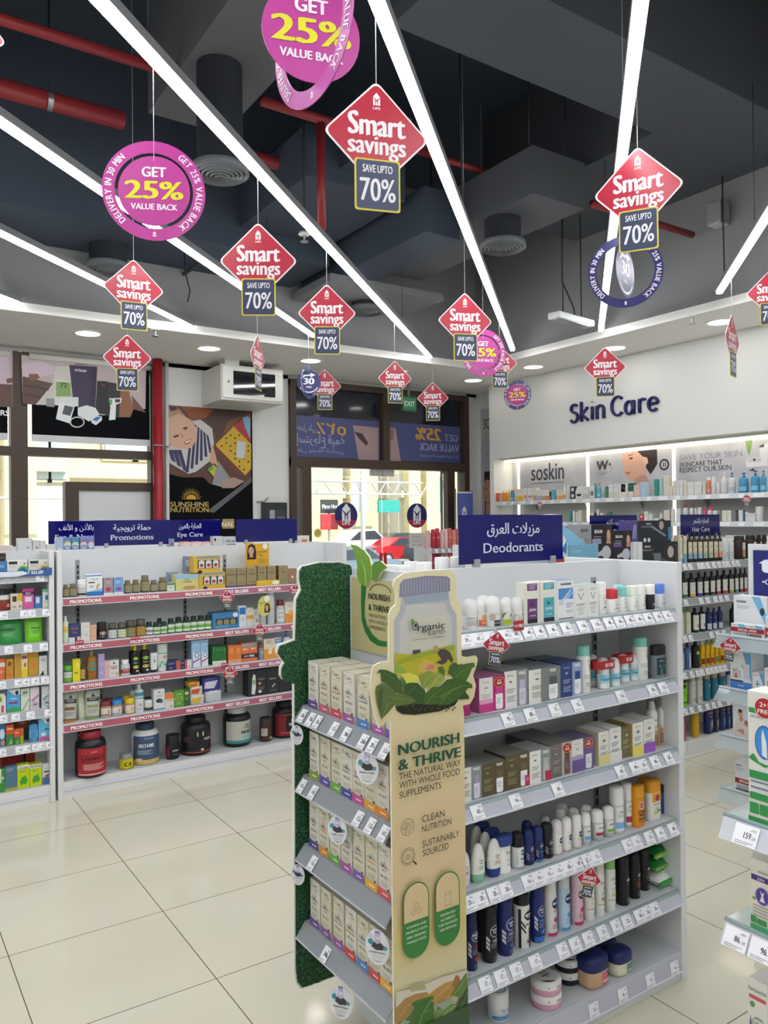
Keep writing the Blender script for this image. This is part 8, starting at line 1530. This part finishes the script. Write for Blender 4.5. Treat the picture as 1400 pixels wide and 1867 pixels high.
# rear half of the promotions run: stock standing on its upper boards
t=empty('shelf_unit',(1.0,5.62,0));MB().box(-1.9,2.0,.24,.26,0,1.5,SHW).build('back_panel',t);MB().box(-1.9,2.0,0,.24,1.44,1.46,SHG).build('shelf',t);MB().box(-1.9,2.0,0,.24,0,.1,SHG).build('base',t)
tag(t,'white shelf unit standing behind the promotions unit','shelf unit')
s=Shelf('y',5.66,1.461,'behind the promotions unit','boxes behind the promotions unit',(0,940,5))
for a0,a1,tp,c,g,lb in((-40,118,272,'#d2c8c4',[l_(-.3,.3,.6,2)],'low white carton at the far left'),(160,294,206,'#cdced0',[r_(.1,.3,.3,.4,'#8a8c92')],'tall plain white carton'),(298,362,225,'#cdccca',[e_(.1,.4,.15,'#b85a50',.1)],'white carton with a red dot'),(364,420,228,'#d0d0ce',[],'plain white carton beside the ear care sign'),(424,512,262,'#cfd0d2',[],'low white carton'),(512,580,202,'#a9b8d2',[e_(0,.15,.3,'#d0d4da',.14)],'pale lilac carton'),(582,650,200,'#5f8cc0',[e_(0,.5,.5,'#c8a840',.28),e_(0,.44,.48,'#d2d8dc',.24),t_('APISAL',0,.3,.14,'#3a4a8a',.8,.02)],'blue carton with a yellow arc'),(654,722,198,'#5f8cc0',[e_(0,.5,.5,'#4aa06a',.28),e_(0,.44,.48,'#d2d8dc',.24),t_('APISAL',0,.3,.14,'#3a4a8a',.8,.02)],'blue carton with a green arc'),(730,800,196,'#7f94cc',[e_(0,.5,.5,'#c05a6a',.28),e_(0,.44,.48,'#d2d8dc',.24),t_('APISAL',0,.3,.14,'#3a4a8a',.8,.02)],'blue carton with a red arc'),(802,862,196,'#7f94cc',[e_(0,.5,.5,'#c05a8a',.28),e_(0,.44,.48,'#d2d8dc',.24)],'blue carton with a pink arc')):
 s.box(a0,a1,tp,c,g,lb,d=.06)
s.crop=(270,960,4.828)
for a0,a1,tp,c,g,lb in((188,232,108,'#7f9cb8',[r_(-.3,.3,.3,.6,'#b04a50')],'small blue and red carton'),(572,660,86,'#d0d0d0',[e_(-.3,.7,.1,'#2a2c30',.15)],'white carton with a black mark'),(660,772,88,'#cdced2',[t_('FIRST-AID',.1,.45,.2,'#4a4c6a',.7,.03),r_(-.2,.5,.08,.25,'#3a4a6a')],'white FIRST-AID carton'),(1322,1420,80,'#d4d2ce',[r_(-.2,.3,.3,.6,'#d07a50')],'white carton with an orange mark at the right end')):
 s.box(a0,a1,tp,c,g,lb,d=.06)
for i in range(3):s.ves(262+i*100,372+i*96,132,'pill',['#d8c0b8','#cf9a8a' if i==0 else '#c89aa8'],None,'pink lidded jar',cat='jar',name='supplement_jar',n=12)
# ------------------------------------------------------------------ wall poster, cabinet, alarm panel, riser pipe
t=empty('wall_poster',(0,YW-.004,0));yp=YW-.008
A,Bq=ony(303,738,YW),ony(459,752,YW);MB().box(A.x,Bq.x,YW-.008,YW-.001,1.0,2.825,M('#0d0f13',.8,spec=.1)).build('sheet',t)
b=MB();lift=[0]
def q(P,c):lift[0]+=.0001;b.pxpoly([(290+a/5.6,640+d/5.6)for a,d in P],'y',yp,c,.0006+lift[0])
q([(64,550),(935,615),(940,1330),(700,1400),(75,1250)],'#5a3c30');q([(200,560),(560,590),(480,680),(330,700),(260,600)],'#8a4f2c');q([(560,590),(930,615),(740,780),(600,900),(480,690)],'#4d352c');q([(700,720),(860,650),(740,780),(650,850)],'#76503c')
q([(740,770),(935,640),(935,930),(800,830)],'#a8383a');q([(850,680),(900,665),(930,690),(930,900),(880,790)],'#6fb0cc')
q([(580,950),(760,770),(940,950),(940,1200),(880,1270),(580,1010)],'#c9a42c')
for i in range(34):
 a=640+(i%7)*45;d=860+(i//7)*80+(i%2)*30
 if inside(a,d,[(600,950),(760,790),(930,960),(930,1190),(880,1250)]):q([(a+9*math.cos(u),d+10*math.sin(u))for u in[k*PI/4 for k in range(8)]],'#2a2420')
q([(800,915),(885,930),(870,1100),(785,1085)],'#c6cbd4');q([(580,970),(880,1270),(840,1290),(570,1040)],'#6a3a38')
q([(70,1000),(130,950),(300,720),(420,700),(540,790),(560,950),(510,1130),(380,1230),(300,1255),(80,1130)],'#bfbcbc')
for i in range(6):q([(330+i*38-i*8,720+i*26),(352+i*38-i*8,735+i*26),(300+i*48,1240-i*40),(270+i*48,1240-i*40)],'#34345c')
for i in range(3):q([(180-i*45,1010),(225-i*45,1010),(290-i*60,1240-i*50),(245-i*60,1215-i*50)],'#34345c')
q([(66,560),(200,590),(300,700),(200,660),(66,720)],'#a5876a');q([(66,700),(200,640),(320,700),(390,800),(385,900),(330,990),(220,1000),(110,970),(70,850)],'#cba28e');q([(90,570),(180,560),(190,600),(120,620)],'#b0464a');q([(100,572),(170,566),(178,596),(125,610)],'#2a2226')
q([(240,785),(290,770),(285,800),(250,805)],'#4a3a36');q([(140,870),(200,850),(195,875),(155,885)],'#4a3a36');q([(215,830),(255,880),(225,890)],'#b88a78');q([(250,930),(330,890),(310,940),(270,960)],'#a8484a');q([(262,932),(322,902),(308,925),(272,945)],'#e0d8d2')
q([(540,940),(580,1080),(600,1180),(640,1290),(570,1200),(510,1120)],'#c49a86');q([(480,1200),(560,1145),(660,1250),(620,1325),(540,1290)],'#23201f');q([(490,1205),(555,1160),(630,1235),(560,1290)],'#b3b03a');q([(490,1205),(530,1175),(560,1195),(510,1235)],'#5a9a3a')
q([(70,1240),(200,1290),(450,1290),(560,1400),(940,1330),(940,1760),(70,1760)],M('#0d0f13',.8,spec=.1));q([(600,1120),(720,1290),(640,1390),(540,1360)],'#8a8a90');q([(640,1310),(760,1290),(870,1330),(760,1400),(640,1400)],'#a48a80');q([(480,1640),(940,1290),(940,1340),(560,1650)],'#5a5a60')
for i in range(17):
 u=PI*(.02+.96*i/16);q([(325+62*math.cos(u-.05),1515-62*math.sin(u-.05)),(325+(105+12*(i%2))*math.cos(u),1515-(120+14*(i%2))*math.sin(u)),(325+62*math.cos(u+.05),1515-62*math.sin(u+.05))],'#c9a640')
q([(260,1515)]+[(325+52*math.cos(u),1515-50*math.sin(u))for u in[PI-k*PI/10 for k in range(11)]],'#c9962a')
for s_,a,d,w_ in(('SUNSHINE',310,1590,380),('NUTRITION',310,1645,375)):
 p=ony(290+a/5.6,640+d/5.6,yp);p1=ony(290+(a+w_)/5.6,640+d/5.6,yp);b.text(s_,p.x,p.z,.05,'#b39a58',-.0+yp-lift[0]-.003,w=p1.x-p.x,bold=.025)
p=ony(410,955,yp);b.rect(p.x-.03,p.x+.1,p.z-.05,p.z+.05,'#a8935a',yp-lift[0]-.002);b.text('NAL',p.x+.03,p.z-.03,.05,'#e0dcd0',yp-lift[0]-.003,bold=.04)
b.add([],[],'#15171c');o=b.build('print',t);o.location=(0,-(YW-.004),0);t.location=(0,YW-.004,0)
for ch in(o,):pass
[setattr(c_,'location',(0,-(YW-.004),0))for c_ in bpy.data.objects if c_.parent==t]
tag(t,'tall advert with a laughing woman in a striped shirt on the wall','poster')
t=empty('wall_cabinet',(3.33,YW,0))
MB().bbox(-.40,.27,-.52,0,2.84,3.19,M('#d4d4d1',.4),.006).build('casing',t);d_=MB().bbox(-.39,.26,-.535,-.521,2.86,3.17,M('#dadad7',.35),.004).build('door',t)
MB().box(-.28,.17,-.54,-.535,2.90,3.13,M('#101318',.05,spec=.8)).build('glass',d_);MB().disc(-.33,3.02,.012,'#6a6c70',-.5365).build('lock',d_)
MB().box(-.35,-.2,-.5,-.35,3.19,3.26,'#d4d4d1').build('mount',t)
b=MB()
for i in range(10):b.rect(-.2+i*.022,-.19+i*.022,2.846,2.853,'#8a8c8e',-.5208)
b.build('vents',t);t.location=(3.36,YW,0);tag(t,'white wall cabinet with a dark glass door above the advert','wall cabinet')
t=empty('alarm_panel',(3.75,YW,1.55));MB().bbox(-.14,.13,-.09,0,0,.3,M('#2b2f33',.4),.005).build('casing',t);b=MB().rect(-.02,.11,.02,.22,'#3a4046',-.0915).rect(-.08,-.02,.05,.22,'#9aa0a4',-.092)
for i in range(8):b.disc(.02+(i%4)*.024,.14-(i//4)*.05,.006,'#c8ccd0',-.093,None,10)
b.disc(.055,.11,.018,'#c8ccd0',-.0925);b.build('keypad',t);MB().tube([(-.2,-.02,.31),(-.1,-.02,.31),(-.08,-.02,.34),(-.06,-.02,.35)],.008,'#8a8c90',6).build('conduit',t);tag(t,'dark alarm control panel on the wall beside the entrance','alarm panel')
t=empty('riser_pipe',(2.46,YW-.13,0));MB().tube([(0,0,0),(0,0,3.24)],.05,M('#9a1f2a',.35),16).build('pipe',t);MB().tube([(-.06,-.05,2.4),(.06,-.05,2.4),(.14,.1,2.4)],.008,STEEL,6).build('bracket',t);MB().tube([(.12,.09,0),(.12,.09,3.24)],.02,'#d4d4d2',8).build('conduit',t)
tag(t,'upright red fire pipe beside the left window','pipe')
# ------------------------------------------------------------------ hanging offer signs
DIA_R=M('#a8283c',.3);PANEL=M('#2f3a55',.35)
def rounded(pts,r,n=5):
 out=[];N=len(pts)
 for i in range(N):
  p0,p1,p2=Vector(pts[i-1]),Vector(pts[i]),Vector(pts[(i+1)%N]);a=(p0-p1).normalized();c=(p2-p1).normalized()
  for k in range(n+1):
   u=k/n;out.append(tuple((p1+a*r)*(1-u)**2+p1*2*u*(1-u)+(p1+c*r)*u*u))
 return out
def smart(b,bp,S):
 h=S/2
 D=lambda e:rounded([(0,-h*e),(h*e,0),(0,h*e),(-h*e,0)],h*.13)
 b.prism(D(1),0,.003,'#ded8d8');b.poly(D(.955),DIA_R,-.0008)
 life_logo(b,0,h*.66,h*.22,-.0012,'#e4dcdc')
 b.text('Smart',0,-h*.01,h*.42,'#ddd6da',-.0012,w=h*1.06,bold=.042);b.text('savings',0,-h*.35,h*.35,'#ddd6da',-.0012,w=h*1.08,bold=.034)
 R4=lambda w,z0,z1:rounded([(-w,z0),(w,z0),(w,z1),(-w,z1)],h*.06)
 bp.prism(R4(h*.43,-h*1.40,-h*.45),-.004,-.001,'#c9b93a');bp.poly(R4(h*.40,-h*1.37,-h*.48),PANEL,-.0045)
 bp.text('SAVE UPTO',0,-h*.70,h*.14,'#d5d6de',-.005,w=h*.56,bold=.03);bp.text('70%',0,-h*1.22,h*.42,'#d5d6de',-.005,w=h*.66,bold=.02)
def under_strip(px_,py_,d,w):
# the distance at which a sign seen there hangs straight below a strip light, if one is near
 r=ray(px_,py_);best=None
 for N,xe,ye in((1.44,4.85,6.36),(.60,5.33,5.66),(-.21,5.44,4.66),(2.27,3.4,6.16),(3.15,2.36,6.4),(-1.02,5.27,3.41)):
  q_=-.673*r.x+.7396*r.y
  if abs(q_)>1e-3:
   k=N/q_
   if k>0 and abs(k/d-1)<.16 and CAM_H+r.z*k+w*k/FPX/2<3.27 and r.x*k<=xe+.01 and(best is None or abs(k-d)<abs(best-d)):best=k
 return(best,3.286)if best else(min(d,1.59/(r.z+w/FPX/2)),None)
def top_of(x,y):return 3.25 if(y>6.42 or x>5.52)else(4.2 if 1.52<x<2.02 or(x>2.3 and 2.73<y<3.31)or(x>4.4 and 3.31<y<5)else 3.78 if x<3.3 and y>5.7 else 4.45 if x<.55 else 4.99)
def hang(px_,py_,d,w,yaw,label):
 d,zt=under_strip(px_,py_,d,w);S=w/FPX*d
 c=ray(px_,py_);p=Vector((c.x*d,c.y*d,CAM_H+c.z*d));az=math.atan2(c.x,c.y)
 zt=zt or top_of(p.x,p.y)
 t=empty('offer_sign',tuple(p),-az+R(yaw));b,bp=MB(),MB();smart(b,bp,S);b.build('board',t);bp.build('price_panel',t)
 MB().tube([(0,.0015,S/2-.012),(0,.0015,zt+.004-p.z)],.0015,'#d8d8d8',5).build('string',t)
 tag(t,label,'hanging sign','red diamond offer signs hung from the ceiling')
F_=lambda w,S=.395:FPX*S/w
for px_,py_,w,yaw,lb,dd in((687,247,199,15,'largest red diamond offer sign, just above the picture centre',0),(1163,346,160,-6,'red diamond offer sign in front of the navy ring sign',0),(471,476,143,-6,'red diamond offer sign left of centre, third largest',0),(244,526,109,10,'red diamond offer sign right below the big purple circle',0),(596,571,108,0,'red diamond offer sign in the middle, before the strip light end',0),(848,585,105,18,'red diamond offer sign overlapping a purple ring sign',0),(232,652,87,0,'red diamond offer sign in front of the left window',6.3),(720,690,65,16,'red diamond offer sign above the left entrance door',7.5),(789,726,59,0,'red diamond offer sign above the right entrance door',8.3),(1103,670,76,6,'red diamond offer sign above the wall lettering',6.9),(911,662,66,14,'red diamond offer sign partly behind a purple ring sign',7.5),(592,704,62,5,'red diamond offer sign half behind a small navy sign',7.6),(1405,533,84,6,'red diamond offer sign cut by the right picture edge',0),(-66,46,150,20,'red diamond offer sign, only its tip in the top left corner',0)):
 hang(px_,py_,dd or F_(w),w,yaw,lb)
hang(470,652,6.2,85,72,'red diamond offer sign seen nearly edge-on by the wall cabinet');hang(1335,620,4.9,96,76,'red diamond offer sign seen nearly edge-on at far right')
PUR=M('#b0388f',.35);NVY=M('#2b2d66',.3)
def ringsign(px_,py_,d,D_,ryaw,cyaw,ringc,discc,kind,label):
 d0=d;d,zt=under_strip(px_,py_,d,D_/d*FPX);D_*=d/d0;rdz=0
 c=ray(px_,py_);p=Vector((c.x*d,c.y*d,CAM_H+c.z*d));az=math.atan2(c.x,c.y);r=D_/2;ztop=(zt or top_of(p.x,p.y))+.004
 t=empty('round_offer_sign',tuple(p),-az)
 b=MB().ring(0,0,r*.76,r,ringc,0,.003)
 for yy,mm in((-.001,1),):
  b.arc_text('DELIVERY IN 30 MIN',0,0,r*.82,R(180),r*.13,'#e6dfe8',yy,.03,.8);b.arc_text('GET 25% VALUE BACK',0,0,r*.82,R(0),r*.13,'#e6dfe8',yy,.03,.8);life_logo(b,0,-r*.87,r*.1,yy,'#e6dfe8',False)
 o=b.build('ring',t,(0,0,rdz),R(ryaw));b=MB().prism([(r*.7*math.cos(2*PI*i/36),r*.7*math.sin(2*PI*i/36))for i in range(36)],0,.003,discc)
 if kind==25:b.text('GET',0,r*.28,r*.2,'#e9dfe8',-.001,w=r*.46,bold=.04).text('25%',0,-r*.16,r*.36,'#d2d022',-.001,w=r*1.1,bold=.035).text('VALUE BACK',0,-r*.38,r*.12,'#e9dfe8',-.001,w=r*.9,bold=.04)
 else:b.text('30',0,-r*.12,r*.38,'#e4e4ee',-.001,w=r*.6,bold=.05).text('MIN',0,-r*.34,r*.12,'#e4e4ee',-.001,w=r*.3,bold=.03);b.add([(r*.56*math.cos(R(a))*q_,-.001,r*.56*math.sin(R(a))*q_)for q_ in(1,1.12)for a in range(-150,-20,10)],[(i,i+1,i+14,i+13)for i in range(12)],'#d8d8e6');b.poly([(-r*.5,r*.2),(-r*.2,r*.36),(r*.1,r*.38),(r*.1,r*.28),(r*.4,r*.44),(r*.1,r*.56),(r*.1,r*.47),(-r*.3,r*.44)],'#d8d8e6',-.001)
 b.build('disc',t,(0,0,0),R(cyaw));MB().tube([(0,0,r*.6),(0,0,max(r,ztop-p.z))],.0013,'#d8d8d8',5).build('string',t)
 tag(t,label,'hanging sign','round offer signs hung from the ceiling')
ringsign(281,348,3.1,.393,-4,-8,PUR,PUR,25,'large purple ring and disc offer sign at upper left')
ringsign(568,60,2.17,.393,-57,12,M('#b757a4',.3),PUR,25,'purple disc with a twisted ring at the top centre')
ringsign(1140,495,4.1,.377,0,70,NVY,NVY,30,'navy ring sign with its 30 MIN disc turned sideways')
ringsign(881,643,6.3,.378,20,20,PUR,PUR,25,'purple ring sign between two red diamonds right of centre')
ringsign(943,720,8.0,.30,-25,-5,NVY,M('#a8307c',.35),25,'small purple disc in a navy ring by the wall corner')
ringsign(563,697,7.0,.30,60,0,NVY,NVY,30,'small navy 30 MIN sign below the soffit downlight')
# small diamonds clipped to shelf edges
def clip_dia(px_,py_,frame,plane,wpx,tilt,label):
 p=ony(px_,py_,plane)if frame=='y' else onx(px_,py_,plane);d=p.y*ROW_Y.z+p.x*ROW_X.z;S=wpx/FPX*d
 az=math.atan2(p.x,p.y);t=empty('shelf_wobbler',tuple(p),-az*.7 if frame=='y' else-az*.7-R(27));b,bp=MB(),MB();smart(b,bp,S);o1=b.build('board',t);o2=bp.build('price_panel',t)
 o1.rotation_euler=(0,R(tilt),0);o2.rotation_euler=(0,R(tilt),0)
 MB().tube([(0,.002,S*.45),(0,.006,S*.55),(0,.02,S*.6)],.002,CLEAR,6).build('clear_arm',t)
 tag(t,label,'wobbler','red diamond wobblers on shelf edges')
clip_dia(905,1176,'y',YF-.06,52,8,'red diamond wobbler under the top deodorant shelf');clip_dia(1074,1603,'y',YF-.06,46,12,'red diamond wobbler in front of the spray cans')
clip_dia(414,1090,'y',PF-.04,28,0,'red diamond wobbler under the top promotions shelf');clip_dia(473,1150,'y',PF-.04,28,0,'red diamond wobbler under the second promotions shelf');clip_dia(419,1229,'y',PF-.04,28,0,'red diamond wobbler under the third promotions shelf');clip_dia(538,1077,'y',PF-.04,24,0,'red diamond wobbler at the edge of the green panel')
clip_dia(1331,1179,'x',TX-.04,38,6,'red diamond wobbler on the medical device stand');clip_dia(984,920,'x',NX-.05,13,0,'red diamond wobbler on the upper lit wall shelf, left');clip_dia(1361,910,'x',NX-.05,19,0,'red diamond wobbler on the upper lit wall shelf, right')
p=ony(482,1105,PF-.04);t=empty('shelf_wobbler',tuple(p));MB().prism([(.05*math.cos(2*PI*i/24),.07*math.sin(2*PI*i/24))for i in range(24)],0,.001,'#c3bf6a').build('card',t);b=MB();face_print(b,.018,-.01,.03,-.001);b.disc(.02,.05,.022,'#dcdcd4',-.0014);b.text('beautiful',-.02,.02,.008,'#5a5a2a',-.001,bold=.02).text('hair',-.025,.008,.008,'#5a5a2a',-.001);b.build('print',t);tag(t,'oval lime wobbler with a dark-haired woman on the promotions unit','wobbler')
# ------------------------------------------------------------------ the street outside
GZ=-.8
struct(MB().box(-40,90,10.5,75,GZ-.1,GZ,'#b9b3a6').box(-20,40,7.95,10.5,-.12,-.02,'#c6bfae').build('ground'),'pale sunlit street paving outside','ground')
WALL_Y,WALL_C=M('#dccfa6',.9),M('#d9d3c6',.9);WGL=M('#b9c9cf',.5)
def house(x0,x1,y,H,c,wins,label,cols=()):
 t=empty('building',((x0+x1)/2,y,GZ));m=(x0+x1)/2
 MB().box(x0-m,x1-m,0,8,0,H,c).build('wall',t)
 for a,w,z,h in wins:f=MB().box(a-m,a-m+w,-.12,.02,z,z+h,'#b8b0a0').build('window',t);MB().box(a-m+.1,a-m+w-.1,-.16,-.11,z+.1,z+h-.1,WGL).build('pane',f)
 for a,w in cols:MB().box(a-m,a-m+w,-.8,.0,0,H,WALL_Y).build('column',t)
 MB().box(x0-m,x1-m,-.4,0,3.9,4.4,'#d6cbaa').build('cornice',t)
 tag(t,label,'building','buildings across the street')
X_=lambda px_,y:ony(px_,900,y).x
house(X_(520,46),X_(712,46),46,13,WALL_C,[(X_(586,46),2.0,5.2,3.4),(X_(644,46),1.2,5.2,3.4),(X_(528,46),1.6,.3,3.2)],'cream building seen through the left entrance door',[(X_(556,46),2.4),(X_(628,46),2.2)])
house(X_(726,44),X_(880,44),44,13,WALL_C,[(X_(755,44),1.3,5.3,3.2),(X_(787,44),1.0,5.3,3.2),(X_(815,44),2.0,5.3,3.2)],'cream building seen through the right entrance door',[(X_(733,44),1.0),(X_(765,44),3.0),(X_(830,44),2.0)])
house(-8,X_(118,24),24,9,WALL_C,[(X_(38,24),.8,3.6,1.5),(X_(85,24),.6,3.6,1.5)],'cream building behind the left window',[(X_(0,24),.8)])
house(X_(122,27),X_(300,27),27,11,WALL_Y,[(X_(185,27),1.2,4.5,2.6),(X_(240,27),1.2,4.5,2.6)],'yellow building behind the left window')
def board(px0,px1,py0,py1,y,c,txt,tc,label,deco=None):
 a,e=ony(px0,py1,y),ony(px1,py0,y);t=empty('shop_sign',(a.x,y,a.z));W,H=e.x-a.x,e.z-a.z;MB().box(0,W,0,.15,0,H,c).build('board',t)
 b=MB();
 if txt:b.text(txt,W/2,H*.35,H*.3,tc,-.02,wmax=W*.9,bold=.04)
 if deco:b.disc(W*.4,H*.2,H*.12,'#e0d8d8',-.02)
 MB().tube([(W/2,.1,0),(W/2,.1,-(a.z-GZ))],.06,'#8a8c8e',6).build('post',t);b.add([],[],c);b.build('lettering',t)if txt else None
 tag(t,label,'shop sign','shop signs across the street')
board(586,616,911,936,42,'#3a3d42','Pizza Hut','#e8e8e8','dark pizza shop sign across the street');board(586,616,937,966,41.6,'#c23a40','','#fff','red shop front below the pizza sign')
board(643,654,878,930,40,'#d8dade','','#444','white upright banner with a yellow figure');board(657,668,877,934,40,'#d4d8da','','#444','white upright banner beside the street pole');board(690,728,912,934,43,'#2fa39a','','#fff','turquoise shop canopy across the street');board(805,813,870,935,38,'#2fa39a','','#fff','turquoise upright banner at right');board(528,541,912,945,40,'#2a4a48','','#fff','dark green shop sign at the door frame')
t=empty('canopy_truss',(0,22,0));b=MB()
for z,xs in((4.6,(X_(528,22),X_(720,22))),(4.1,(X_(528,22),X_(720,22))),(2.9,(X_(560,22),X_(770,22))),(2.5,(X_(560,22),X_(770,22)))):b.tube([(xs[0],0,z),(xs[1],0,z)],.04,'#b9bcbc',6)
n=16;b.tube([(X_(528,22)+i*.3,0,4.6 if i%2 else 4.1)for i in range(n)],.03,'#b9bcbc',6);b.tube([(X_(575,22)+i*.3,0,2.9 if i%2 else 2.5)for i in range(n)],.03,'#b9bcbc',6);b.tube([(X_(661,22),0,GZ),(X_(661,22),0,5)],.08,'#c3c6c6',8);b.tube([(X_(0,22)-2,0,2.3),(X_(122,22),0,2.3)],.04,'#b9bcbc',6);b.build('truss');o=bpy.data.objects['truss'];o.parent=t;tag(t,'white steel canopy truss with a pole in the street','truss')
def car(pxc,y,c,label,face=1,L_=4.5,H_=1.45):
 t=empty('car',(X_(pxc,y),y,GZ));k=L_/4.5*face;hz=H_/1.45
 pr=[(-2.25,.35),(-2.2,.75),(-1.9,.9),(-1.1,.98),(-.4,1.42),(.7,1.45),(1.4,1.02),(2.1,.92),(2.25,.6),(2.2,.3),(1.75,.28),(1.65,.6),(1.2,.6),(1.1,.28),(-1.05,.28),(-1.15,.6),(-1.6,.6),(-1.7,.3)]
 P=[(a*k,q_*hz)for a,q_ in(pr if face<0 else reversed(pr))][::-1]if False else[(a*k,q_*hz)for a,q_ in pr]
 MB().prism(P[::-1]if k>0 else P,-.85,.85,M(c,.2)).build('body',t)
 g=[(-1.0,1.0),(-.38,1.36),(.66,1.39),(1.25,1.02)];MB().prism([(a*k,q_*hz)for a,q_ in g],-.87,.87,M('#3a444c',.1)).build('windows',t)
 for a in(-1.38,1.42):
  for yy in(-.86,.62):w_=MB().tube([(a*k,yy,.32),(a*k,yy+.24,.32)],.32,'#232427',18).build('wheel',t);MB().tube([(a*k,yy-.012,.32),(a*k,yy+.01,.32)],.2,M('#b9bcc0',.3,.6),14).build('hub',w_)
 MB().box(2.15*k-.06,2.15*k+.06,-.8,-.5,.62,.78,'#e0dcc8').build('headlight',t);MB().box(-2.2*k-.05,-2.2*k+.05,-.8,-.5,.65,.8,'#a82a30').build('tail_light',t)
 tag(t,label,'car','cars parked outside')
car(620,25,'#6f7f90','grey blue car nearest the entrance door',1);car(730,36,'#b8222e','red car parked beyond the right door',-1);car(650,38,'#d0d2d4','white off-road car beyond the grey one',1,4.4,1.9);car(672,42,'#3a3f44','dark car beside the street pole',-1);car(716,40.5,'#3a3d42','black car behind the red one',1,4.6,1.6);car(812,33,'#2f3338','dark car at the right door edge',-1,4.4,1.7);car(15,14.5,'#b8c4d0','pale blue car outside the far left window',1);car(95,17,'#c3c8cc','silver car outside the second window',-1)
settle_labels()
